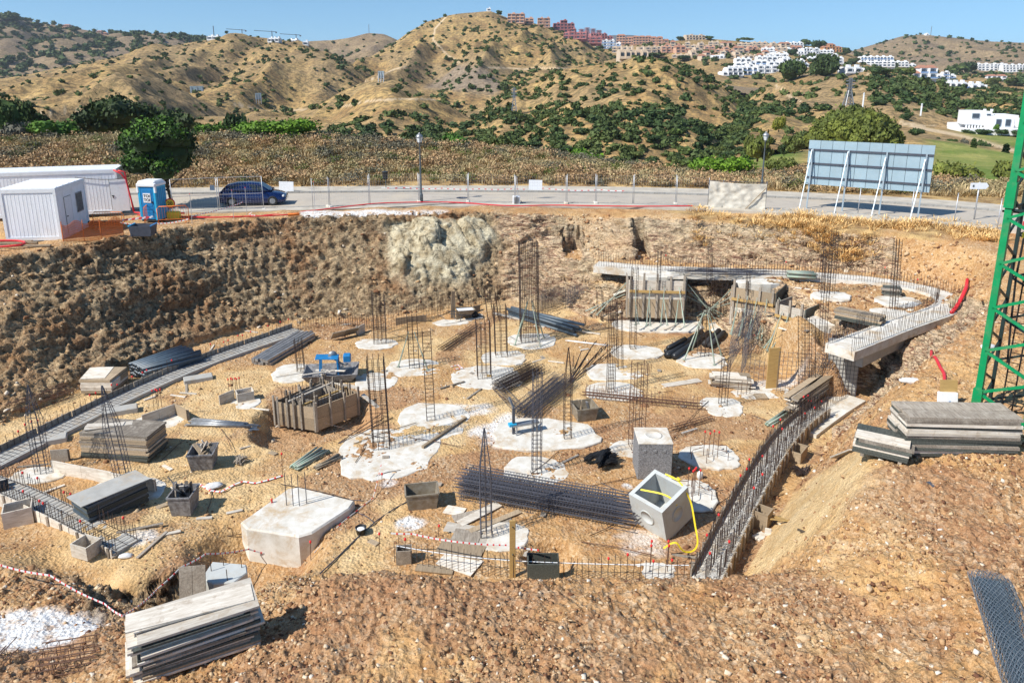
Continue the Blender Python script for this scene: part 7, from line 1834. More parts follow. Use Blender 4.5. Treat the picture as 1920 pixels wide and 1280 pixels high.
# end pier : concrete wall under the beam with mesh on the near face
def end_pier():
    a, b_ = PZ(1546, 737, 0), PZ(1604, 744, 0)
    o = thing('concrete_pier', 'grey concrete pier and lintel at the end of the ring beam beside the dark opening', 'concrete wall', a, math.atan2(b_.y - a.y, b_.x - a.x))
    L = (b_ - a).length
    MB().bbox((L / 2, .35, 1.2), (L, .7, 2.4), .04, M_['concrete_grey']).build('pier', o)
    ang = o.rotation_euler[2]; inv = Matrix.Rotation(-ang, 3, 'Z')
    p = [inv @ (v - a) for v in (PZ(1612, 668, 2.25), PZ(1660, 645, 2.25), PZ(1705, 625, 2.3), PZ(1770, 602, 2.35))]
    for u, v in zip(p[:-1], p[1:]): MB().beam(u - Vector((0, 0, .15)), v - Vector((0, 0, .15)), .3, .6, M_['concrete_grey']).build('lintel', o)
    mb = MB()
    for k in range(11): mb.tube([(-.25 + k * (L + .2) / 10, -.16, 0), (-.25 + k * (L + .2) / 10, -.16, 3.05)], .012, 3, M_['rebar_blue'])
    for k in range(15): mb.tube([(-.3, -.18, .15 + k * .19), (L, -.18, .15 + k * .19)], .010, 3, M_['rebar_blue'])
    mb.build('mesh_reinforcement', o, kind='stuff')
end_pier()
def mesh_wall(lb, pts_, h, sx=.16, sz=.2, mat='rebar_blue', jag=.1, layers=1, lean=0.0, th=.22):
    q = resamp(pts_, 40); org = q[0].copy(); o = thing('rebar_mesh_wall', lb, 'rebar mesh', org); rg_ = random.Random(int(org.x * 10))
    for l in range(layers):
        mb = MB(); ln = offset([p - org for p in q], l * th)
        tot = sum((b_ - a).length for a, b_ in zip(ln[:-1], ln[1:])); v = resamp(ln, max(4, int(tot / sx)))
        for p in v: mb.tube([p, p + Vector((lean, 0, h * (1 - jag * rg_.random())))], .010, 3, M_[mat])
        for k in range(int(h / sz)): mb.tube([p + Vector((lean * k * sz / h, 0, .1 + k * sz)) for p in resamp(ln, 10)], .009, 3, M_[mat])
        mb.build('mesh_layer', o, kind='stuff')
    return o
Z0 = lambda x, y: PZ(x, y, 0.05)
mesh_wall('tall blue grey mesh wall standing left of the end pier', [Z0(1455, 735), Z0(1500, 738), Z0(1546, 740)], 2.0, .16, .2)
mesh_wall('dense double mesh wall running back from the brown form board', [Z0(1388, 706), Z0(1402, 675), Z0(1416, 650), Z0(1428, 632)], 2.1, .24, .28, 'rebar_blue', .1, 2, .05, .6)
mesh_wall('short mesh wall in front of the board stack', [Z0(1395, 712), Z0(1430, 722)], 1.4, .16, .2)
mesh_wall('mesh panels standing in front of the pale rock face', [Z0(715, 625), Z0(800, 600), Z0(900, 585), Z0(975, 572)], 1.6, .17, .22, 'rebar', .25)
mesh_wall('mesh wall behind the big rebar tower', [Z0(1015, 590), Z0(1060, 582), Z0(1105, 580)], 1.5, .10, .12, 'rebar_blue', .3, 3)
mesh_wall('bars standing between the two timber formworks', [Z0(1290, 600), Z0(1330, 602), Z0(1372, 604)], 1.3, .2, .5, 'rebar', .3, 2)
mesh_wall('thin bars standing at the foot of the first formwork', [Z0(1130, 602), Z0(1200, 604), Z0(1290, 606)], .9, .2, .9, 'rebar', .3)
mesh_wall('bars along the rear left strip, in front of the earth wall', [Z0(560, 622), Z0(630, 610), Z0(715, 620)], .8, .14, .4, 'rebar', .3, 2)

# ------------------------------------------------------------------ stacks
def oriented(p0, p1): t = p1 - p0; return math.atan2(t.y, t.x), t.length
def plank_stack(lb, a, b_, depth, layers, th, mats, across=1, z=None, jit=.06, group=None, name='board_stack', cat='stack of boards', seed=0, lenvar=.06, fan=0.0, bearers=True, gap=.0, top=()):
    p0, p1 = (hitg(*a), hitg(*b_)) if z is None else (PZ(a[0], a[1], z), PZ(b_[0], b_[1], z))
    ang, L = oriented(p0, p1); rg_ = random.Random(seed); zb = min(p0.z, p1.z) if z is None else z
    o = thing(name, lb, cat, Vector((p0.x, p0.y, zb)), ang, group)
    zc = 0.0
    if bearers:
        for f in (.15, .82): MB().box((L * f, depth / 2, .04), (.09, depth * .95, .08), M_['board_grey']).build('bearer', o)
        zc = .08
    for k in range(layers):
        wq = depth / across
        for j in range(across):
            l = L * (1 - lenvar * rg_.random()); dx = rg_.uniform(-jit, jit); dy = rg_.uniform(-jit, jit) * .6; aa = rg_.uniform(-.02, .02) * (jit / .06) + fan * (k / layers)
            M = Matrix.Rotation(aa, 3, 'Z'); mt = mats[rg_.randrange(len(mats))]
            MB().box((L / 2 + dx, wq * (j + .5) + dy, zc + th / 2), (l, wq - gap - .004, th * .93), M_[mt], M).build('board', o)
        zc += th
    for (f, ly, w2, aa, mt) in top:
        MB().box((L * f, depth / 2, zc + .02), (ly, w2, .03), M_[mt], Matrix.Rotation(aa, 3, 'Z') @ Matrix.Rotation(.04, 3, 'Y')).build('loose_board', o); zc += .03
    return o
fg = plank_stack('big foreground stack of weathered pale shuttering boards at lower left', (244, 1292), (492, 1210), 1.0, 17, .054, ['board_pale', 'board_pale', 'board_grey', 'board', 'concrete_white', 'board_pale', 'board_dark', 'board_grey'], 1, None, .13, seed=3, lenvar=.16, fan=.05, top=((.52, 2.2, .5, .03, 'board_pale'), (.5, 2.35, .55, -.02, 'board_pale')))
plank_stack('stack of dark green edged panels at left with loose pale boards on top', (153, 860), (280, 868), 1.25, 12, .085, ['board_dark', 'board_grey', 'board', 'board_dark'], 1, None, .05, seed=4, top=((.3, 1.6, .35, .5, 'board_pale'), (.25, 1.3, .3, .35, 'board_pale')))
plank_stack('neat stack of grey green panels in the lower left by the small skip', (168, 985), (280, 945), 1.0, 9, .085, ['board_dark', 'pipe_slate', 'board_dark'], 1, None, .03, seed=5, lenvar=.02, top=((.5, 2.2, .95, 0, 'concrete_grey'),))
plank_stack('large stack of long dark shuttering beams on the right bank', (1690, 862), (1908, 854), 1.0, 13, .085, ['board_dark', 'board_grey', 'board_dark', 'board_pale', 'board_grey'], 2, None, .06, seed=6, lenvar=.04)
plank_stack('lower stack of shuttering beams slumped left of the large one', (1600, 852), (1706, 876), .8, 6, .08, ['board_dark', 'board_grey', 'board', 'board_pale'], 2, 4.0, .08, seed=7, lenvar=.05)
plank_stack('small bundle of pale plank ends between the two beam stacks', (1672, 842), (1694, 846), .8, 9, .055, ['board_pale'], 2, None, .03, seed=8, bearers=False)
plank_stack('tall untidy pile of weathered boards beside the end pier', (1492, 782), (1562, 728), .55, 14, .05, ['board_grey', 'board', 'board_pale'], 2, 0.2, .12, seed=9, lenvar=.2)
plank_stack('stack of short boards in front of the dense mesh wall', (1328, 726), (1412, 733), .8, 9, .05, ['board_grey', 'board_pale', 'board'], 2, None, .14, seed=10, lenvar=.3, top=((.4, 1.2, .5, .2, 'board_pale'),))
plank_stack('flat stack of shuttering beams on the upper terrace', (1562, 600), (1650, 618), .75, 5, .09, ['board_grey', 'board', 'board_dark'], 3, 2.62, .05, seed=11, lenvar=.05)
plank_stack('small pile of boards on the terrace by the tall rear column', (1655, 557), (1690, 560), .9, 5, .07, ['board_grey', 'board_dark'], 3, 2.62, .1, seed=12)
plank_stack('low pile of boards on the rear ring beam', (1250, 523), (1285, 524), .5, 2, .05, ['board_pale'], 1, 2.65, .05, seed=13, bearers=False)
plank_stack('strapped pallet of yellow grey timber at the foot of the earth wall', (152, 742), (212, 742), 1.5, 5, .13, ['board_pale', 'board'], 2, None, .04, seed=14, top=((.3, 1.0, 1.3, .2, 'board_pale'),))
plank_stack('two boards lying flat near the centre right', (1246, 728), (1320, 716), .4, 1, .04, ['board_pale'], 1, None, .02, seed=15, bearers=False)
plank_stack('small pile of boards beside the yellow square post', (1418, 748), (1440, 748), .5, 2, .05, ['board_pale', 'board'], 1, None, .05, seed=16, bearers=False)

def tube_bundle(lb, a, b_, n, r, mat, rows=3, fan=0.0, z=None, name='pipe_bundle', cat='pipes', seed=0, lenvar=.1, open_end=True, lift=0.0, sq=False):
    p0, p1 = (hitg(*a), hitg(*b_)) if z is None else (PZ(a[0], a[1], z), PZ(b_[0], b_[1], z))
    ang, L = oriented(p0, p1); rg_ = random.Random(seed); o = thing(name, lb, cat, Vector((p0.x, p0.y, min(p0.z, p1.z) + .03)), ang)
    per = math.ceil(n / rows); c = 0
    for k in range(rows):
        for j in range(per - (k % 2)):
            if c >= n: break
            y = (j + .5 * (k % 2)) * r * 2.06; z_ = r + k * r * 1.78 + lift; l = L * (1 - lenvar * rg_.random()); f = fan * (j / per - .5) * L * (1 + .6 * k / rows)
            x0 = rg_.uniform(0, .08) * L * lenvar * 5
            if sq: MB().beam((x0, y, z_), (x0 + l, y + f, z_ + rg_.uniform(-.01, .01)), r * 1.8, r * 1.6, M_[mat]).build('tube', o)
            else:
                t = MB().tube([(x0, y, z_), (x0 + l, y + f, z_ + rg_.uniform(-.01, .02))], r, 7, M_[mat]).build('pipe', o)
                if open_end: MB().tube([(x0 - .004, y, z_), (x0 + .05, y, z_)], r * .8, 7, M_['black']).build('dark_bore_plug', t)  # black plug stands in for the shaded hollow of the pipe
            c += 1
    return o
tube_bundle('fanned heap of dark slate blue pipes at the foot of the earth wall', (268, 716), (375, 680), 32, .085, 'pipe_slate', 4, .18, seed=1)
tube_bundle('long grey steel beams lying in a row at the upper left of the floor', (502, 688), (590, 632), 12, .09, 'steel_grey', 2, .05, seed=2, open_end=False, sq=True)
tube_bundle('heap of grey steel props beside the narrow pad', (345, 800), (470, 812), 22, .045, 'steel_grey', 3, -.10, seed=3, lenvar=.25, open_end=False)
tube_bundle('pale green steel props lying left of the large square pad', (557, 884), (612, 846), 9, .04, 'prop_green', 2, .25, seed=4, open_end=False)
tube_bundle('three rusty steel tubes next to the green props', (592, 884), (640, 858), 5, .035, 'trough_steel', 2, .2, seed=5, open_end=False)
tube_bundle('green steel props laid on the right strip footing', (1443, 802), (1480, 776), 6, .05, 'prop_green', 2, .1, seed=6, open_end=False)
tube_bundle('green steel props stacked on the rear ring beam', (1475, 521), (1530, 524), 12, .06, 'prop_green', 3, .1, z=2.75, seed=7, open_end=False)
tube_bundle('dark blue pipes leaning across the middle rear', (950, 590), (1085, 628), 9, .09, 'pipe_slate', 3, .12, seed=8)
tube_bundle('roll of black membrane lying before the tripod column', (1262, 676), (1332, 628), 2, .17, 'black_plastic', 1, 0, seed=9, open_end=False)
tube_bundle('dark membrane rolls right of the tripod column', (1330, 655), (1358, 628), 2, .15, 'rubber', 1, 0, seed=10, open_end=False)
tube_bundle('black bundle under the tripod props', (1255, 668), (1288, 650), 3, .12, 'black_plastic', 2, 0, seed=11, open_end=False)
tube_bundle('dark pipes piled at the far left edge beside the strip footing', (-25, 945), (18, 935), 6, .13, 'black_plastic', 2, 0, seed=12)
tube_bundle('three long thin rods lying towards the large square pad', (636, 834), (722, 780), 3, .018, 'rebar', 1, .3, seed=13, open_end=False)
tube_bundle('single rounded timber lying right of the large square pad', (790, 844), (872, 788), 1, .06, 'board', 1, 0, seed=14, open_end=False, sq=True)
tube_bundle('pair of long rods on the soil before the end pier', (1060, 640), (1150, 650), 2, .02, 'white_frame', 1, .1, seed=15, open_end=False)
tube_bundle('long thin rods lying in the centre rear', (1070, 720), (1122, 640), 7, .022, 'rebar', 2, .35, seed=16, open_end=False)

# ------------------------------------------------------------------ lying rebar cages
def lying_cage(lb, a, b_, width, n, h=.22, rows=2, mat='rebar_blue', sp=.17, bare=0.0, seed=0, z=None, spikes=False, group='lying rebar cages', rise=0.0):
    p0, p1 = hitg(*a), hitg(*b_); ang, L = oriented(p0, p1); rg_ = random.Random(seed)
    o = thing('rebar_cage', lb, 'rebar cage', Vector((p0.x, p0.y, min(p0.z, p1.z) + .04)), ang, group)
    cw = width / n
    for k in range(rows):
        for j in range(n):
            y0 = j * cw + rg_.uniform(-.03, .03); z0 = k * (h + .03); hh = h
            for yy, zz in ((0, 0), (cw * .8, 0), (0, hh), (cw * .8, hh)):
                x0 = rg_.uniform(-.15, .15); me = bar_mesh((round(L, 1), 0, 0.001), .012, mat)
                ob = reinst('bar', MBL(round(L * rg_.choice((1.0, .97)), 1), mat), o, (x0, y0 + yy, z0 + zz), (0, -rise, 0))
            mb = MB(); x = .1
            while x < L * (1 - bare):
                mb.tube([(x, y0, z0), (x, y0 + cw * .8, z0), (x, y0 + cw * .8, z0 + hh + (.25 if spikes else 0)), (x, y0, z0 + hh), (x, y0, z0)], .008, 3, M_[mat], False); x += sp * rg_.uniform(.8, 1.2)
            mb.build('stirrup', o, kind='stuff', loc=(0, 0, 0), rot=(0, -rise, 0))
    return o
_mbl = {}
def MBL(L, mat):
    if (L, mat) not in _mbl: _mbl[(L, mat)] = MB().tube([(0, 0, 0), (L * .5, 0, -.012), (L, 0, 0)], .012, 4, M_[mat]).mesh('bar')
    return _mbl[(L, mat)]
lying_cage('huge stack of long rebar cages lying in the foreground of the pit', (856, 935), (1188, 998), 1.15, 6, .20, 3, 'rebar_blue', .10, .12, 1)
lying_cage('toothed rebar cage laid flat from the tall column to the right pad', (1092, 748), (1320, 772), .6, 2, .16, 1, 'rebar_rust', .16, 0, 2, spikes=True)
lying_cage('bundle of rebar cages lying left of the front centre column', (1000, 790), (1076, 722), 1.0, 4, .22, 2, 'rebar_blue', .14, 0, 3)
lying_cage('flat rebar cages lying behind the front centre column', (948, 738), (1022, 700), .9, 4, .18, 2, 'rebar', .16, 0, 4)
lying_cage('slim rebar cage lying across the centre towards the trestle', (922, 728), (970, 780), .45, 1, .25, 1, 'rebar_blue', .15, 0, 5)
lying_cage('flat rebar ladder lying left of the dense column', (840, 660), (905, 616), .7, 3, .15, 1, 'rebar', .18, 0, 6)
lying_cage('rusty rebar cages lying at the foot of the earth wall at left', (25, 780), (140, 745), 1.6, 5, .25, 2, 'rebar_rust', .22, 0, 7)
lying_cage('rebar ladder climbing from the pallet towards the dark pipes', (170, 700), (245, 716), .5, 2, .2, 1, 'rebar', .2, 0, 8)
lying_cage('rusty bent rebar cage cut by the lower left corner', (-20, 1268), (42, 1240), 1.0, 3, .3, 1, 'rebar_rust', .22, 0, 9)
lying_cage('rusty mesh cage lying behind the foreground board stack', (60, 1278), (175, 1248), .7, 3, .28, 1, 'rebar_rust', .25, 0, 10)
lying_cage('low rebar cage lying behind the two concrete boxes', (1265, 812), (1340, 790), .4, 2, .12, 1, 'rebar_rust', .2, 0, 11)

# ------------------------------------------------------------------ formwork
def board_wall(o, a, b_, z0, z1, mat, th=.04, wbd=.5, vert=True, stud=True, side=1, smat='board_grey'):
    """boards between two local points"""
    L = (b_ - a).length; t = (b_ - a).normalized(); nrm = Vector((-t.y, t.x, 0)) * side; n = max(1, round((L if vert else z1 - z0) / wbd))
    for k in range(n):
        if vert: u, v = a + t * (L * k / n + .006), a + t * (L * (k + 1) / n - .006); MB().beam(Vector((u.x, u.y, (z0 + z1) / 2)), Vector((v.x, v.y, (z0 + z1) / 2)), th, z1 - z0, M_[mat]).build('form_panel', o)
        else:
            zc = z0 + (z1 - z0) * (k + .5) / n; MB().beam(Vector((a.x, a.y, zc)), Vector((b_.x, b_.y, zc)), th, (z1 - z0) / n - .01, M_[mat]).build('form_panel', o)
    if stud:
        m = max(2, int(L / .55))
        for k in range(m + 1):
            u = a + t * (L * k / m) - nrm * .06; MB().box((u.x, u.y, (z0 + z1) / 2 + .12), (.08, .07, (z1 - z0) + .25), M_[smat], Matrix.Rotation(math.atan2(t.y, t.x), 3, 'Z')).build('stud', o)
def prop(o, a, b_, mat='prop_green', r=.028):
    a, b_ = Vector(a), Vector(b_); m = a.lerp(b_, .5)
    MB().tube([a, m], r * 1.25, 5, M_[mat]).tube([m, b_], r * .85, 5, M_[mat]).box(a + Vector((0, 0, .01)), (.14, .14, .02), M_[mat]).build('prop', o)
# square shaft
def shaft():
    c0 = [PZ(x, y, -.55) for x, y in ((518, 795), (594, 808), (672, 777), (610, 752))]
    org = c0[0].copy(); o = thing('square_formwork', 'square timber formwork with a ring of stakes sunk in a hole at left of centre', 'formwork', org)
    q = [v - org for v in c0]
    cen = sum(q, Vector()) / 4
    for k in range(4):
        a, b_ = q[k], q[(k + 1) % 4]; board_wall(o, a, b_, 0.0, 1.05, 'board', .04, .6, False, True, 1)
        a2, b2 = cen + (a - cen) * .62, cen + (b_ - cen) * .62; board_wall(o, a2, b2, 0.1, 1.15, 'board_grey', .04, .5, False, True, 1)
        mb = MB()
        for j in range(12):
            p = (a.lerp(b_, j / 12)); p = cen + (p - cen) * .82; mb.tube([(p.x, p.y, 0), (p.x, p.y, 1.5)], .014, 4, M_['rebar'])
        mb.build('stake_bar', o, kind='stuff')
    mb = MB().box(cen + Vector((0, 0, .05)), (1.2, 1.2, .1), M_['concrete_grey'], Matrix.Rotation(.5, 3, 'Z')).build('shaft_floor', o)
    for f in (.3, .7): MB().beam(q[0].lerp(q[1], f) + Vector((0, 0, 1.08)), q[3].lerp(q[2], f) + Vector((0, 0, 1.1)), .08, .07, M_['board_yellow' if f > .5 else 'board_pale']).build('tie_board', o)
    MB().beam(q[2] + Vector((.2, .1, .9)), q[2] + Vector((1.2, -.5, .35)), .2, .04, M_['board_pale']).build('leaning_board', o)
    for k, (x, y) in enumerate(((.2, -.25), (.9, -.4), (1.6, .3))): MB().beam(Vector((x, y, 0)), Vector((x, y, 1.35)), .07, .07, M_['board_grey']).build('stake', o)
shaft()
def formwork(lb, a, b_, z0, ztop, nprops, mat='board', depth=2.0, sideprops=True, seed=0):
    p0, p1 = PZ(a[0], a[1], z0), PZ(b_[0], b_[1], z0); ang, L = oriented(p0, p1); o = thing('wall_formwork', lb, 'formwork', p0, ang); h = ztop - z0
    board_wall(o, Vector((0, 0, 0)), Vector((L, 0, 0)), 0, h * .5, mat, .05, .6, True, False); board_wall(o, Vector((0, 0, 0)), Vector((L, 0, 0)), h * .505, h, 'board_pale' if mat != 'board_pale' else 'board', .05, .75, True, False)
    rg_ = random.Random(seed)
    for k in range(int(L / .7) + 1):
        x = .12 + k * (L - .24) / max(1, int(L / .7)); MB().box((x, -.07, h / 2 + .2), (.11, .08, h + .55 * rg_.random()), M_['board_grey']).build('stud', o)
    MB().box((L / 2, -.15, h * .72), (L * .96, .06, .14), M_['board_yellow']).build('waler', o)
    for x, s_ in ((0.02, -1), (L - .02, 1)):
        MB().box((x + s_ * .05, depth / 2, h / 2), (.05, depth, h + .1), M_['board_dark' if s_ > 0 else 'board_grey']).build('side_panel', o)
    for k in range(nprops):
        x = .4 + k * (L - .8) / max(1, nprops - 1)
        for q in (.85, .5): prop(o, (x + rg_.uniform(-.25, .25), -1.2 - rg_.random() * .3, .02), (x, -.12, h * q), 'prop_green')
    if sideprops:
        for s_, x in ((-1, 0), (1, L)):
            for k in range(3): prop(o, (x + s_ * (1.7 + .3 * k), .1 + .35 * k, .03), (x + s_ * .12, .15 + .35 * k, h * (.9 - .2 * k)), 'prop_green')
    return o
formwork('first timber wall formwork with raking props, rear centre right', (1176, 594), (1283, 597), .45, 2.62, 4, 'board', 1.4, seed=1)
formwork('second timber wall formwork with green props, right of the first', (1368, 610), (1448, 625), .4, 2.60, 4, 'board_pale', 2.0, seed=2)
formwork('third short timber formwork at the terrace edge beside the mesh wall', (1450, 640), (1502, 655), .4, 2.45, 3, 'board_grey', 1.6, False, seed=3)
# brown form board standing upright
p = hitg(1446, 728); o = thing('form_board', 'upright brown stained form board at the end of the mesh wall', 'board', p, .1)
hb = PD(1446, 652, p.y).z - p.z; MB().box((0, 0, hb / 2), (.52, .06, hb), M_['board_yellow']).build('board', o); MB().box((.27, .04, hb / 2), (.05, .1, hb), M_['board_grey']).build('edge_batten', o)
# tripod props round columns
def tripod(lb, px, py, h, r, n=4, rz=0.3, mat='prop_green'):
    c = hitg(px, py); o = thing('tripod_props', lb, 'props', c, rz)
    for k in range(n):
        a = 2 * math.pi * k / n; prop(o, (math.cos(a) * r, math.sin(a) * r, .04), (math.cos(a) * .14, math.sin(a) * .14, h), mat, .03)
tripod('green props raking up to the column right of centre', 1318, 672, 2.4, 1.05)
tripod('pale props raking up round the big rebar tower', 993, 642, 2.3, .95, 4, .6)
tripod('two pale props leaning on the slim column left of centre', 774, 692, 1.9, .75, 2, 2.9)
# small shutter boxes and boards
def boards_box(lb, c, w2, d_, h, mat, rz, name='shutter_box', z=None, n=4):
    p = hitg(*c) if z is None else PZ(c[0], c[1], z); o = thing(name, lb, 'form boards', p, rz)
    for k, (x, y, lx, ly) in enumerate(((0, -d_ / 2, w2, .035), (0, d_ / 2, w2, .035), (-w2 / 2 + .018, 0, .035, d_ - .04), (w2 / 2 - .018, 0, .035, d_ - .04))):
        if k < n: MB().box((x, y, h / 2), (lx, ly, h), M_[mat]).build('form_panel', o)
    return o
boards_box('open square shutter box by the left end of the lower left strip', (38, 980), .8, .6, .6, 'board_pale', .5)
boards_box('open square shutter box at the lower end of the lower left strip', (165, 1042), .62, .5, .42, 'board_pale', -.35)
boards_box('pale shutter box around the starter at upper left', (460, 750), .7, .5, .42, 'board_pale', .5)
boards_box('shutter box on the near rim row of bars, left end', (758, 1052), .45, .3, .45, 'board_grey', .1)
boards_box('dark hole shutter box beside the upright yellow board', (1018, 1080), .9, .5, .55, 'board_dark', .0)
boards_box('brown shutter box on the outer side of the right strip', (1428, 985), .5, .45, .6, 'board', .9)
boards_box('brown shutter box at the upper end of the right strip', (1493, 858), .8, .5, .45, 'board', .9)
def loose_board(lb, a, b_, wd_, th, mat, za=None, zb=None, tilt=0.0, cat='board', name='loose_board'):
    p0 = hitg(*a) if za is None else PZ(a[0], a[1], za); p1 = hitg(*b_) if zb is None else PZ(b_[0], b_[1], zb)
    if za is None: p0.z += th / 2 + .01
    if zb is None: p1.z += th / 2 + .01
    c = (p0 + p1) / 2; t = (p1 - p0); L = t.length; t.normalize(); sd = t.cross(Vector((0, 0, 1))).normalized(); u = sd.cross(t); M = Matrix((sd, t, u)).transposed() @ Matrix.Rotation(tilt, 3, 'Y')
    mb = MB(); mb.box((0, 0, 0), (wd_, L, th), M_[mat], M); return tag(mb.build(name, None, None, c), lb, cat)
def stand_board(lb, a, b_, h, mat, n=1, lean=0.0, z=None, th=.04):
    p0, p1 = (hitg(*a), hitg(*b_)) if z is None else (PZ(a[0], a[1], z), PZ(b_[0], b_[1], z)); ang, L = oriented(p0, p1); o = thing('standing_board', lb, 'board', p0, ang)
    for k in range(n): MB().box((L * (k + .5) / n, 0, h / 2), (L / n - .012, th, h), M_[mat], Matrix.Rotation(lean, 3, 'X')).build('plank', o)
    MB().box((L * .97, .06, h * .45), (.07, .08, h * .9), M_['board_grey']).build('peg', o); return o
stand_board('long yellowish form board on edge running past the two left pads', (100, 888), (212, 910), .52, 'board_yellow' if False else 'board_pale', 2)
stand_board('second pale form board on edge, right of the leaning column', (212, 912), (292, 925), .50, 'board_pale', 1)
stand_board('short dark board on edge above the left pads', (97, 868), (130, 866), .5, 'board_grey', 1)
stand_board('pale board on edge left of the boxed starter', (412, 762), (440, 750), .45, 'board_pale', 1)
stand_board('pale board on edge beside the narrow left pad', (268, 800), (330, 778), .5, 'board_pale', 2)
stand_board('brown board on edge behind the narrow left pad', (330, 778), (352, 790), .5, 'board', 1)
stand_board('grey shutter panel leaning near the rear left strip', (622, 640), (672, 628), .55, 'board_grey', 2, .7)
stand_board('brown shutter boards on edge behind the rear pads', (742, 612), (800, 604), .45, 'board', 3)
stand_board('brown planks on edge before the pale rock face', (855, 600), (900, 582), .6, 'board', 2)
stand_board('leaning tall plank standing behind the wheelbarrow', (846, 600), (853, 598), 1.7, 'board', 1, .15)
stand_board('pale shutter panel beside the leaning grey one', (672, 628), (684, 622), .5, 'board_pale', 1)
# board heap round the pointed column
LB = [((835, 955), (870, 962), .45), ((850, 975), (905, 962), .4), ((862, 985), (935, 948), .35), ((880, 1000), (975, 960), .22), ((835, 990), (905, 1000), .5), ((850, 1005), (900, 1012), .6), ((900, 1015), (990, 1035), .5), ((825, 1025), (905, 1040), .7), ((830, 1045), (895, 1068), .75), ((900, 985), (960, 975), .3), ((925, 1000), (985, 990), .25), ((780, 1065), (850, 1072), .3)]
for i, (a, b_, w2) in enumerate(LB): loose_board('weathered board, %s from the top of the heap round the pointed column' % ORD[i], a, b_, w2, .03, ('board_pale', 'board_grey', 'board_pale', 'board')[i % 4])
SB = [((655, 700), (680, 712), .3, 'pale board scrap under the corner of the saw table skip'), ((600, 718), (640, 722), .25, 'pale board offcut in front of the saw table skip'), ((690, 700), (715, 712), .22, 'board offcut on the pad right of the saw table'), ((585, 720), (618, 700), .15, 'plank leaning on the saw table skip'), ((640, 722), (668, 726), .3, 'square board offcut left of the right hand pad'),
      ((306, 872), (322, 882), .12, 'pale plank offcut lying before the rusty skip'), ((450, 843), (470, 836), .06, 'thin lath on the soil near the props'), ((62, 930), (122, 912), .1, 'thin plank lying between the left strip and the pad'), ((368, 973), (398, 972), .12, 'pale plank offcut right of the small skip'), ((1420, 958), (1470, 975), .12, 'yellow batten sticking out behind the right strip'), ((1422, 970), (1478, 978), .10, 'second yellow batten below the first behind the right strip'),
      ((1565, 858), (1602, 846), .3, 'pale triangular board left of the beam stacks'), ((1655, 832), (1680, 815), .25, 'pale board lying behind the lower beam stack'), ((1130, 598), (1165, 590), .35, 'white plank lying left of the first formwork'), ((1000, 612), (1125, 628), .12, 'long white plank lying across the rear'), ((850, 604), (905, 596), .3, 'plank lying in the rear by the wheelbarrow'), ((925, 588), (975, 600), .25, 'pale plank left of the big rebar tower'), ((1530, 612), (1560, 622), .3, 'pale planks lying before the terrace stack'), ((1490, 545), (1560, 550), .15, 'long grey plank on the upper terrace'), ((1150, 555), (1172, 548), .3, 'pale board on the terrace edge beside the first formwork')]
for a, b_, w2, lb in SB: loose_board(lb, a, b_, w2, .04, 'board_pale' if 'yellow' not in lb else 'board_yellow')
# upright yellow plank
p = hitg(961, 1082); p.z = gtop(p.x, p.y); h = PD(961, 975, p.y).z - p.z
o = thing('upright_plank', 'tall yellow plank standing upright at the near rim of the pit', 'plank', p, .05); MB().bbox((0, 0, h / 2), (.17, .05, h), .006, M_['board_yellow']).build('plank', o)
for f in (.42, .9): MB().lathe([(.018, 0), (.018, .03)], 8, (0, 0, 0), M_['board_dark']).build('knot', o, loc=(0, -.03, h * f), rot=(R(90), 0, 0))

# ------------------------------------------------------------------ concrete boxes (manhole chambers)
def closed_box():
    c = hitg(1227, 900); s = scale_at(c); w2 = 64 / s; o = thing('concrete_box', 'closed pitted concrete chamber standing right of the wire heap', 'concrete box', Vector((c.x, c.y + w2 / 2, c.z - .02)), R(-1))
    h = w2 * 1.13; MB().bbox((0, 0, h / 2), (w2, w2, h), .02, M_['concrete_pitted']).build('chamber', o)
    MB().bbox((0, 0, h + .015), (w2 + .01, w2 + .01, .035), .01, M_['concrete_white']).build('top_slab', o)
    MB().lathe([(w2 * .26, h + .02), (w2 * .26, h + .05), (w2 * .22, h + .05), (w2 * .21, h + .042), (.01, h + .045)], 28, (0, 0, 0), M_['concrete_white']).build('lid_ring', o)
    for x in (-.3, 0, .27): MB().lathe([(.06, 0), (.06, .012), (.045, .016)], 14, (0, 0, 0), M_['concrete_pitted']).build('pipe_knockout', o, loc=(x * w2, -w2 / 2, h * .80), rot=(R(90), 0, 0))
closed_box()
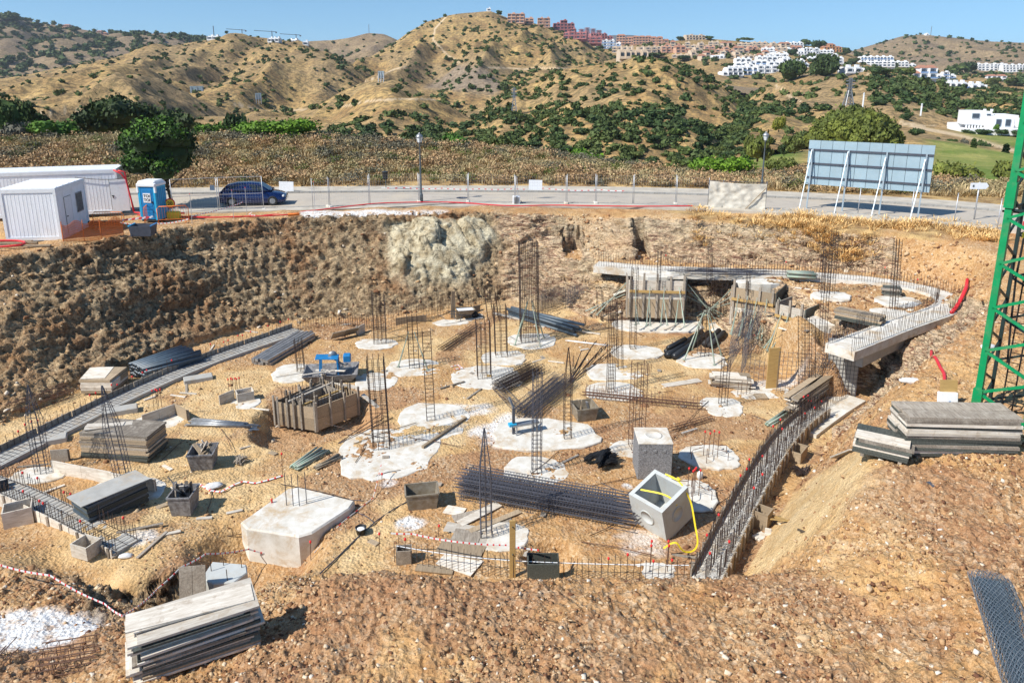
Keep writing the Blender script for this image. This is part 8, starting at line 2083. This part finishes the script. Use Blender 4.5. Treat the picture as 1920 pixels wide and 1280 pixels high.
def open_box():
    c = hitg(1245, 1012); w2 = 1.30; th = .13; o = thing('concrete_box', 'tilted open concrete chamber with a yellow sling hanging over its side', 'concrete box', Vector((c.x, c.y + .72, c.z + .72)), 0, None, (Matrix.Rotation(R(13), 3, 'X') @ Matrix.Rotation(R(-12), 3, 'Y') @ Matrix.Rotation(R(42), 3, 'Z')).to_euler())
    for nm, ce, d_ in (('wall', (0, -w2 / 2 + th / 2, 0), (w2, th, w2)), ('wall', (0, w2 / 2 - th / 2, 0), (w2, th, w2)), ('wall', (-w2 / 2 + th / 2, 0, 0), (th, w2 - 2 * th - .004, w2 - .004)), ('wall', (w2 / 2 - th / 2, 0, 0), (th, w2 - 2 * th - .004, w2 - .004)), ('base', (0, 0, -w2 / 2 + th / 2 + .003), (w2 - 2 * th - .006, w2 - 2 * th - .006, th))):
        MB().box(ce, d_, M_['concrete_box']).build(nm, o)
    for ax, rot in ((-1, (R(90), 0, R(-90))), (1, (R(90), 0, R(90)))):
        MB().lathe([(.26, 0), (.26, .02), (.23, .03), (.23, .008), (.01, .008)], 24, (0, 0, 0), M_['concrete_box']).build('pipe_knockout', o, loc=(ax * (w2 / 2), 0, .05), rot=rot)
    MB().lathe([(.26, 0), (.26, .02), (.23, .03), (.23, .008), (.01, .008)], 24, (0, 0, 0), M_['concrete_box']).build('pipe_knockout', o, loc=(0, -w2 / 2, .05), rot=(R(90), 0, 0))
    return o, c
ob, obc = open_box()
bpy.context.view_layer.update()
def strapline(pts_, wd_=.05, th=.012):
    mb = MB(); q = smoothl(pts_, 1, .12)
    for a, b_ in zip(q[:-1], q[1:]): mb.beam(a, b_, wd_, th, M_['yellow_strap'], up=(0, -.5, .4))
    return mb
Mo = ob.matrix_basis
sl_ = thing('lifting_sling', 'yellow webbing sling looped over the rim of the open concrete box', 'sling', obc + Vector((0, 0, 0)))
loc = lambda *v: (Mo @ Vector(v)) - obc
for i, pl in enumerate((
    [loc(-.3, .45, .66), loc(-.2, .1, .70), loc(-.02, -.30, .70), loc(.0, -.62, .70), loc(.02, -.66, .4)],
    [loc(.62, .2, .72), loc(.70, -.1, .70), loc(.62, -.5, .72), loc(.45, -.70, .55), loc(.62, -.72, .2), Vector((.85, -.5, .5)), Vector((.95, -.7, .15)), Vector((.75, -.8, .08)), Vector((.42, -.85, .10)), Vector((.2, -.95, .3)), Vector((.28, -.85, .62)), Vector((.05, -.85, .55)), Vector((-.2, -.85, .30))],
    [loc(.60, .0, .75), loc(.55, -.3, .80), loc(.68, -.55, .76), loc(.72, -.2, .72)])):
    strapline(pl).build('sling_band', sl_)

# ------------------------------------------------------------------ footing blocks
def footing_block():
    P = [PZ(x, y, .28) for x, y in ((450, 985), (535, 915), (662, 940), (600, 985), (525, 1012))]
    poly = [PZ(x, y, .28) for x, y in ((451, 978), (470, 965), (540, 915), (560, 912), (665, 938), (655, 952), (585, 998), (560, 1005), (462, 990))]
    c = sum(poly, Vector()) / len(poly); c.z = 0
    o = thing('footing_block', 'large white concrete footing block exposed on its near side', 'concrete block', c)
    mb = MB(); mb.prism([(p.x - c.x, p.y - c.y) for p in poly], -1.25, .28, M_['concrete_white'], .05); mb.build('block', o)
footing_block()
p = hitg(510, 942); p = PZ(510, 942, .28); tag(MB().lathe([(.03, 0), (.03, .12), (.015, .16)], 8, (0, 0, 0), M_['cap_red']).build('marker_bottle', None, None, p), 'small red marker on the left edge of the big footing block', 'marker')
def small_block():
    poly = [PZ(x, y, .35) for x, y in ((378, 1082), (398, 1052), (462, 1057), (464, 1072), (440, 1090), (400, 1094))]
    c = sum(poly, Vector()) / len(poly); c.z = 0
    o = thing('footing_block', 'smaller grey concrete block with short bars behind the foreground board stack', 'concrete block', c)
    mb = MB(); mb.prism([(p.x - c.x, p.y - c.y) for p in poly], -1.0, .35, M_['concrete_box'], .03); mb.build('block', o)
    for x, y in ((-.45, .1), (.35, .25), (.15, -.3), (-.2, .35)): reinst('bar', bar_mesh((0, 0, .35), .014, 'rebar'), o, (x, y, .35))
small_block()
p = hitg(365, 1128); p = PZ(362, 1126, .1); o = thing('leaning_board', 'grey two plank shutter panel leaning against the small concrete block', 'board', p, R(8))
for k in (0, 1): MB().box((-.17 + k * .345, .10, .40), (.335, .04, 1.05), M_['board_grey'], Matrix.Rotation(R(-16), 3, 'X')).build('plank', o)

# ------------------------------------------------------------------ skips and troughs
def trough(lb, px, py, wpx, d_, h, mat, rz=0.1, fill=None, seed=0):
    c = hitg(px, py); s = scale_at(c); w2 = wpx / s; o = thing('concrete_trough', lb, 'trough', Vector((c.x, c.y + d_ / 2, c.z)), rz, 'steel troughs in the pit')
    bx, by = w2 * .42, d_ * .40; tx, ty = w2 / 2, d_ / 2; t = .025
    mb = MB()
    def ring(x, y, z): return [(-x, -y, z), (x, -y, z), (x, y, z), (-x, y, z)]
    V = ring(bx, by, 0) + ring(tx, ty, h) + ring(tx - t, ty - t, h) + ring(bx - t, by - t, .04)
    F = [(3, 2, 1, 0)] + [(i, (i + 1) % 4, 4 + (i + 1) % 4, 4 + i) for i in range(4)] + [(4 + i, 4 + (i + 1) % 4, 8 + (i + 1) % 4, 8 + i) for i in range(4)] + [(8 + i, 8 + (i + 1) % 4, 12 + (i + 1) % 4, 12 + i) for i in range(4)] + [(12, 13, 14, 15)]
    mb.add(V, F, M_[mat]); mb.build('trough_body', o)
    for a, b_ in (((-tx, -ty), (tx, -ty)), ((tx, -ty), (tx, ty)), ((tx, ty), (-tx, ty)), ((-tx, ty), (-tx, -ty))): MB().beam((a[0], a[1], h), (b_[0], b_[1], h), .05, .05, M_[mat]).build('rim', o)
    rg_ = random.Random(seed)
    if fill:
        for k in range(fill):
            MB().beam((rg_.uniform(-.3, .3) * w2, rg_.uniform(-.3, .3) * d_, h * .5), (rg_.uniform(-.4, .4) * w2, rg_.uniform(-.3, .3) * d_, h * (1.15 + .3 * rg_.random())), .06 + .1 * rg_.random(), .04, M_[rg_.choice(['board', 'board_grey', 'board_pale', 'black_plastic', 'trough_grey'])]).build('scrap_piece', o)
    return o
trough('empty brown steel trough in the centre foreground', 789, 958, 62, .75, .58, 'trough_steel', R(10))
trough('rusty steel skip heaped with scrap right of the panel stack', 374, 886, 46, .9, .62, 'trough_grey', R(8), 9, 1)
trough('grey steel skip full of boards and wire beside the lower left pad', 337, 970, 42, .85, .68, 'trough_grey', R(2), 12, 2)
trough('brown steel trough half covered by a pale board behind the centre columns', 1097, 792, 42, .9, .58, 'trough_steel', R(14), 3, 3)
def heap(lb, px, py, r, n, mat, seed=0, name='wire_heap', ln=.5, hh=.3, cat='wire bundle', stiff=True):
    c = hitg(px, py); o = thing(name, lb, cat, c); rg_ = random.Random(seed)
    for k in range(6):
        mb = MB(); a0 = rg_.uniform(0, 3.1); cx, cy = rg_.uniform(-r, r) * .7, rg_.uniform(-r, r) * .5; z0 = .05 + hh * rg_.random()
        for i in range(n):
            a = a0 + rg_.uniform(-.18, .18); dx, dy = math.cos(a) * ln * .5, math.sin(a) * ln * .5; jx, jy, jz = rg_.uniform(-.09, .09), rg_.uniform(-.09, .09), rg_.uniform(0, .16)
            mb.tube([(cx + jx - dx, cy + jy - dy, max(.02, z0 + jz - .06)), (cx + jx, cy + jy, z0 + jz + .04), (cx + jx + dx, cy + jy + dy, max(.02, z0 + jz - .02 + rg_.uniform(-.05, .12)))], .013, 3, M_[mat], False)
        mb.build('wire_bunch', o, kind='stuff')
heap('heap of black tie wire bundles left of the closed concrete box', 1128, 872, .6, 70, 'black', 1, ln=.6, hh=.34)
heap('tangle of dark wire beyond the outer side of the right strip', 1500, 888, .3, 26, 'rebar', 2, ln=.3, hh=.12)
heap('dark scraps lying on the soil left of centre', 452, 867, .2, 8, 'board_grey', 3, ln=.35, hh=.05, name='scrap_heap', cat='scrap')
# bucket
p = hitg(677, 1000); o = thing('bucket', 'black bucket with white lime inside standing in the foreground', 'bucket', p)
MB().lathe([(.13, 0), (.17, .22), (.18, .225), (.155, .20), (.12, .05)], 16, (0, 0, 0), M_['black_plastic']).build('pail', o); MB().lathe([(.15, .16), (.10, .175), (.02, .18)], 14, (0, 0, 0), M_['white_plastic']).build('lime', o)
MB().tube([(-.17, 0, .21), (-.14, -.12, .24), (0, -.19, .2), (.14, -.12, .24), (.17, 0, .21)], .006, 4, M_['galv']).build('handle', o)
# white bags
def bag(lb, px, py, l, wd_, h, seed, rz=0.3):
    c = hitg(px, py); nu, nv = 20, 12; u, v = np.meshgrid(np.linspace(0, 2 * np.pi, nu, endpoint=True), np.linspace(0, np.pi, nv)); rr = 1 + .22 * fbm3(np.cos(u) * np.sin(v) * 1.7 + seed, np.sin(u) * np.sin(v) * 1.7, np.cos(v) * 1.7, 3, seed)
    P = np.stack([l * rr * np.sign(np.cos(u)) * np.abs(np.cos(u)) ** .8 * np.sin(v), wd_ * rr * np.sin(u) * np.sin(v), h * rr * np.cos(v) + h * .7], -1)
    o = link('sack', mesh_np('sack', P.reshape(-1, 3), grid_faces(nv, nu), M_['white_bag'], True), None, c, (0, 0, rz)); tag(o, lb, 'sack')
bag('white crumpled sack lying inside the taped off corner at left', 401, 915, .28, .17, .10, 1, .5)
bag('white rolled sack lying on the bank left of the crane', 1707, 722, .38, .12, .10, 2, -.2)
bag('crumpled white plastic hung on the red capped bars', 1312, 896, .12, .08, .18, 3)
bag('white plastic scrap beside the crane base', 1852, 655, .3, .15, .10, 4)
bag('small white plastic scrap at the low end of the left strip', 236, 1046, .2, .1, .06, 5)
# box with board by the red conduit
p = hitg(1777, 768); o = thing('cable_board', 'white electrical box with a yellow board above it at the end of the red conduit', 'electrical box', p, R(-4)); s = scale_at(p)
MB().bbox((0, .1, .22), (.52, .22, .44), .02, M_['white_plastic'], Matrix.Rotation(R(-12), 3, 'X')).build('box', o); MB().box((.03, .2, .60), (.50, .03, .38), M_['board_yellow'], Matrix.Rotation(R(-12), 3, 'X')).build('board', o)
MB().box((.0, -.05, .2), (.05, .02, .05), M_['toilet_blue']).build('socket', o); MB().box((-.08, -.045, .1), (.04, .02, .04), M_['sign_yellow']).build('socket', o)
line_on_ground('red_conduit', 'red corrugated conduit snaking down the bank to the electrical box', 'conduit', [(1745, 668), (1748, 685), (1770, 700), (1800, 712), (1775, 716), (1763, 735), (1760, 762)], .055, M_['pipe_red'], lift=.07, n=7)
line_on_ground('red_conduit', 'thick red conduit rising over the end of the curved ring beam', 'conduit', [(1812, 535), (1811, 555), (1808, 572), (1795, 582), (1782, 596)], .085, M_['pipe_red'], lift=.22, n=8)
line_on_ground('cable', 'thin dark cable running down past the bucket to the trough', 'cable', [(820, 918), (750, 938), (720, 965), (690, 985), (668, 1005), (640, 1040), (600, 1075)], .02, M_['rail_dark'], lift=.02)
# bundle of pipes hanging over the pale rock
p = hit(832, 418); o = thing('hanging_pipes', 'bunch of thin salmon red pipes hanging over the pale rock face', 'pipes', p)
for k in range(9):
    q = random.Random(k); x = q.uniform(-.15, .15); e = hit(838 + q.uniform(-4, 10), 440 + q.uniform(-6, 10)) - p
    MB().tube([(x, .5, .15), (x, .0, .12), (x + e.x * .5, e.y * .5 - .25, e.z * .5), (e.x + x * .6, e.y - .25, e.z)], .03, 6, M_['cap_salmon'] if 'cap_salmon' in M_ else simple('cap_salmon', (.62, .16, .10), .6)).build('pipe', o)
# warning tape on the ground
G_ = lambda x, y, dz=.05: (lambda p: Vector((p.x, p.y, gtop(p.x, p.y) + dz)))(hit(x, y))
tape('red and white tape sagging across the lower left corner to the trench', [G_(-20, 1095, 1.0) - Vector((0, 0, .3)), G_(100, 1112, .5), G_(200, 1158, .25), G_(232, 1170, .2)], .3, .17, .05)
tape('red and white tape running from the trench behind the board stack to the pit', [G_(232, 1170, .2), G_(300, 1138, .4), G_(345, 1110, .75), G_(392, 1090, .95), G_(470, 1062, .6), G_(505, 1056, .3)], .25, .17, .045)
tape('crumpled red and white tape lying left of the big footing block', [G_(372, 910), G_(395, 922), G_(414, 925), G_(440, 910), G_(455, 902), G_(480, 906), G_(505, 900), G_(530, 892)], 0, .18, .07, True)
tape('red tape line on the ground behind the big footing block', [G_(590, 1040), G_(640, 985), G_(700, 935), G_(716, 895, .5)], 0, .35, .03)
tape('short red and white tape coil beside the saw table', [G_(845, 690), G_(858, 686), G_(868, 692), G_(852, 694)], 0, .15, .06, True)
# blue saw table on a skip
def saw_table():
    c = hitg(622, 708); o = thing('table_saw', 'bright blue site saw table standing on a grey skip of offcuts', 'table saw', c, R(8))
    mb = MB(); x1, y1, x2, y2, h = .95, .6, 1.25, .8, .4
    V = [(-x1, -y1, 0), (x1, -y1, 0), (x1, y1, 0), (-x1, y1, 0), (-x2, -y2, h), (x2, -y2, h), (x2, y2, h), (-x2, y2, h), (-x2 + .05, -y2 + .05, h), (x2 - .05, -y2 + .05, h), (x2 - .05, y2 - .05, h), (-x2 + .05, y2 - .05, h), (-x1 + .05, -y1 + .05, .1), (x1 - .05, -y1 + .05, .1), (x1 - .05, y1 - .05, .1), (-x1 + .05, y1 - .05, .1)]
    F = [(3, 2, 1, 0)]
    for k in (0, 4, 8): F += [(k + i, k + (i + 1) % 4, k + 4 + (i + 1) % 4, k + 4 + i) for i in range(4)]
    F.append((12, 13, 14, 15)); mb.add(V, F, M_['trough_grey']); mb.build('skip', o)
    for x, y in ((-.5, -.3), (.35, -.3), (-.5, .35), (.35, .35)): MB().beam((x, y, .1), (x * .9, y * .9, 1.0), .07, .07, M_['blue_steel']).build('leg', o)
    MB().bbox((-.15, 0, 1.03), (1.05, .6, .05), .02, M_['blue_steel'], Matrix.Rotation(.05, 3, 'Y')).build('table_top', o)
    MB().bbox((.75, .1, .92), (.35, .4, .32), .04, M_['blue_steel']).build('motor_housing', o)
    MB().beam((-.1, .05, 1.08), (.7, -.2, .6), .10, .05, M_['board_grey']).build('guard_arm', o); MB().lathe([(.2, 0), (.2, .015)], 18, (0, 0, 0), M_['steel_grey']).build('blade', o, loc=(.1, .1, 1.08), rot=(R(90), 0, .2))
    for k in range(7): q = random.Random(k); MB().beam((q.uniform(-1, 1), q.uniform(-.5, .4), .3), (q.uniform(-1.3, 1.3), q.uniform(-.9, .4), .52), .12, .03, M_['board_pale']).build('offcut', o)
saw_table()
# trestle bench
def trestle():
    c = hitg(985, 812); o = thing('work_trestle', 'dark steel bending bench on trestle legs in front of the centre columns', 'bench', c, R(20))
    MB().beam((-.5, 0, 0), (-.5, 0, 1.15), .1, .1, M_['rail_dark']).build('post', o); MB().beam((-.5, 0, 1.15), (-.62, .2, 1.55), .09, .06, M_['steel_grey']).build('arm', o)
    MB().box((0, 0, .42), (1.1, .3, .06), M_['steel_grey']).build('bench_top', o)
    for x in (-.45, .45):
        for y in (-.12, .12): MB().beam((x, y * 1.6, 0), (x * .9, y, .4), .05, .05, M_['steel_grey']).build('leg', o)
    MB().box((-.55, 0, .46), (.3, .22, .1), M_['toilet_sky']).build('vice', o)
trestle()
# wheelbarrow
def barrow():
    c = hitg(872, 600); o = thing('wheelbarrow', 'wheelbarrow with a pale tray standing at the rear of the pit floor', 'wheelbarrow', c, R(20))
    V = [(-.3, -.22, .35), (.35, -.2, .32), (.35, .2, .32), (-.3, .22, .35), (-.5, -.36, .68), (.55, -.3, .62), (.55, .3, .62), (-.5, .36, .68)]
    MB().add(V, [(3, 2, 1, 0), (0, 1, 5, 4), (1, 2, 6, 5), (2, 3, 7, 6), (3, 0, 4, 7), (0, 1, 2, 3)], M_['trough_steel']).build('tray', o)
    MB().add([(-.46, -.3, .62), (.5, -.26, .58), (.5, .26, .58), (-.46, .3, .62)], [(0, 1, 2, 3)], M_['white_panel']).build('load', o)
    for y in (-.22, .22): MB().tube([(.55, y * .4, .2), (0, y, .32), (-1.0, y * 1.2, .55)], .02, 5, M_['rail_dark']).build('handle', o); MB().tube([(-.25, y, .33), (-.35, y, 0)], .02, 5, M_['rail_dark']).build('leg', o)
    MB().tube([(.6, -.05, .2), (.6, .05, .2)], .2, 14, M_['car_tyre']).build('wheel', o)
barrow()
# small props / crumbs
for k, (px, py, lb) in enumerate(((917, 706, 'orange brick lying by the foot of the dense column'), (1425, 1008, 'broken white slab lying on the bank outside the right strip'), (1440, 1000, 'second broken white slab piece outside the right strip'), (1745, 915, 'dark stone shard on the near right bank'), (1505, 1000, 'dark stick lying on the sandy flank'), (1015, 1085, 'small turquoise scrap at the foot of the upright plank'))):
    c = hitg(px, py); mt = ('board_yellow', 'concrete_white', 'concrete_white', 'rail_dark', 'bark', 'toilet_sky')[k]
    tag(MB().bbox((0, 0, .04), ((.22, .42, .34, .22, .3, .28)[k], (.12, .3, .2, .1, .06, .1)[k], (.12, .07, .07, .06, .05, .03)[k]), .012, M_[mt], Matrix.Rotation(.6 * k, 3, 'Z')).build(('brick', 'broken_slab', 'broken_slab', 'stone_shard', 'stick', 'plastic_scrap')[k], None, None, c), lb, ('brick', 'slab', 'slab', 'stone', 'stick', 'scrap')[k])

# ------------------------------------------------------------------ rolled wire mesh at the lower right
def mesh_roll():
    a, b_ = hitg(1850, 1095), hitg(1935, 1330); b_.z = gtop(b_.x, b_.y)
    t = b_ - a; L = t.length; o = thing('wire_mesh_roll', 'flattened roll of galvanised chain link mesh lying at the lower right corner', 'wire mesh', a + Vector((0, 0, .12)), math.atan2(t.y, t.x))
    W2, H = .36, .13; pitch = math.atan2(t.z, math.hypot(t.x, t.y)); o.rotation_euler = (0, -pitch, math.atan2(t.y, t.x))
    for lay in range(3):
        k = 1 - .22 * lay; mb = MB(); n = 26
        def pt(u, v):
            an = u * 2 * math.pi; wv_ = 1 + .06 * math.sin(v * 3 + lay) + .04 * math.sin(an * 3 + v * 5)
            return Vector((v * L, math.cos(an) * W2 * k * wv_, max(-.1, math.sin(an) * H * k * wv_ + .02 * math.sin(v * 9 + an))))
        steps = 60
        for s_ in (1, -1):
            for i in range(n):
                pts_ = [pt((i / n + s_ * .9 * j / steps) % 1.0, j / steps) for j in range(steps + 1)]
                mb.tube(pts_, .005, 3, M_['steel_grey' if lay == 0 else 'pipe_slate'], False)  # inner wires darker: shade inside the roll put into their colour
        mb.build('mesh_layer', o, kind='stuff')
    MB().box((L / 2, 0, -.04), (L * .96, W2 * 1.1, .06), M_['pipe_slate']).build('dark_core', o)  # solid dark sheet added as the shaded inside of the roll
    
mesh_roll()

# ------------------------------------------------------------------ tower crane mast at right
def crane():
    zb = 4.2; A = PZ(1828, 778, zb)        # near left leg foot
    Bp = PZ(1902, 800, zb); t = Bp - A; t.z = 0; ang = math.atan2(t.y, t.x); Wd = 1.32
    o = thing('tower_crane', 'green lattice tower crane mast rising out of the picture at the right edge', 'tower crane', A, ang)
    H = 17.0; sec = .64; lg = .17
    legs = [(0, 0), (Wd, 0), (Wd, Wd), (0, Wd)]
    for i, (x, y) in enumerate(legs):
        MB().box((x, y, H / 2 - .3), (lg if i < 2 else .09, lg if i < 2 else .09, H + .6), M_['crane_green' if i < 2 else 'crane_green_shaded']).build('leg', o)
    n = int(H / sec)
    for k in range(n):
        z0, z1 = k * sec + .1, (k + 1) * sec + .1
        fl = k % 2
        for f in range(4):
            a, b_ = legs[f], legs[(f + 1) % 4]
            m_ = 'crane_green' if f == 0 else 'crane_green_shaded'; wd_ = .075 if f == 0 else .055
            q0, q1 = (a, b_) if fl else (b_, a)
            off_ = Vector((0, -.05 if f == 0 else 0, 0))
            MB().beam(Vector((q0[0], q0[1], z0)) + off_, Vector((q1[0], q1[1], z1)) + off_, wd_, wd_, M_[m_]).build('diagonal', o)
    for z in (0.1, 6.1, 12.1):
        for x, y in legs[:2]: MB().box((x, y - .02, z + .4), (.24, .22, .7), M_['crane_green']).build('joint_plate', o)
        for f in range(4):
            a, b_ = legs[f], legs[(f + 1) % 4]; MB().beam((a[0], a[1], z), (b_[0], b_[1], z), .06, .06, M_['crane_green_shaded']).build('cross_bar', o)
    for x in (.45, .72): MB().tube([(x, Wd * .55, -.2), (x, Wd * .55, H)], .022, 5, M_['black']).build('ladder_rail', o)
    for k in range(int(H / .3)): reinst('rung', RUNG, o, (.45, Wd * .55, .1 + k * .3))
    MB().tube([(.38, .3, 5.3), (.36, .28, 4.2), (.42, .3, 2.9), (.5, .3, 1.7)], .03, 5, M_['black']).build('power_cable', o)
    MB().bbox((.4, .3, 5.4), (.14, .1, .14), .02, M_['sign_yellow']).build('junction_box', o)
    MB().box((Wd / 2, Wd / 2, -.32), (2.6, 2.6, .6), M_['concrete_grey']).build('base_slab', o)
RUNG = MB().tube([(0, 0, 0), (.27, 0, 0)], .013, 4, M_['black']).mesh('rung')
crane()

# small offcuts and rod ends lying about
rg = random.Random(91); OFF = [MB().bbox((0, 0, .02), (l, w_, .035), .006, M_[m_]).mesh('offcut') for l, w_, m_ in ((.5, .12, 'board_pale'), (.8, .09, 'board_pale'), (.35, .2, 'board'), (1.3, .10, 'board_grey'), (.25, .18, 'board_grey'))] + [MB().tube([(0, 0, .02), (l * .5, .05, .03), (l, 0, .02)], .013, 4, M_[m_]).mesh('rod') for l, m_ in ((1.4, 'rebar'), (2.2, 'rebar_rust'), (.9, 'rebar_blue'), (2.8, 'rebar'))]
for k in range(150):
    py = 590 + 460 * rg.random() ** 1.7; px = rg.uniform(max(120, 1500 - 2.4 * py) if py < 640 else 60, 1560 - max(0, (py - 760) * .7))
    c = hit(px, py)
    if not bool(inpoly(np.array([c.x]), np.array([c.y]), floorpoly)[0]): continue
    i = rg.randrange(len(OFF)); c.z = gtop(c.x, c.y) + .015
    o = link('timber_offcut' if i < 5 else 'loose_rod', OFF[i], None, c, (rg.uniform(-.04, .04), rg.uniform(-.04, .04), rg.uniform(0, 6.28)))
    tag(o, 'small timber offcut lying loose on the soil of the excavation floor' if i < 5 else 'short loose steel rod lying on the soil of the excavation floor', 'offcut' if i < 5 else 'rod', 'timber offcuts scattered over the pit floor' if i < 5 else 'loose rods scattered over the pit floor')

# ================================================================== SUMMER HAZE OVER THE HILLS
mb = MB(); mb.box((0, 4200, 60), (19000, 17000, 184.5)); hz = mb.build('haze')
m = bpy.data.materials.new('haze'); m.use_nodes = True; m.node_tree.nodes.clear()
vo = m.node_tree.nodes.new('ShaderNodeVolumePrincipled'); vo.inputs['Color'].default_value = (0.80, 0.88, 1.0, 1); vo.inputs['Density'].default_value = 0.00009; vo.inputs['Anisotropy'].default_value = 0.2
mo = m.node_tree.nodes.new('ShaderNodeOutputMaterial'); m.node_tree.links.new(vo.outputs[0], mo.inputs['Volume'])
hz.data.materials.clear(); hz.data.materials.append(m); hz['kind'] = 'stuff'; hz['label'] = 'thin pale summer haze over the hills'
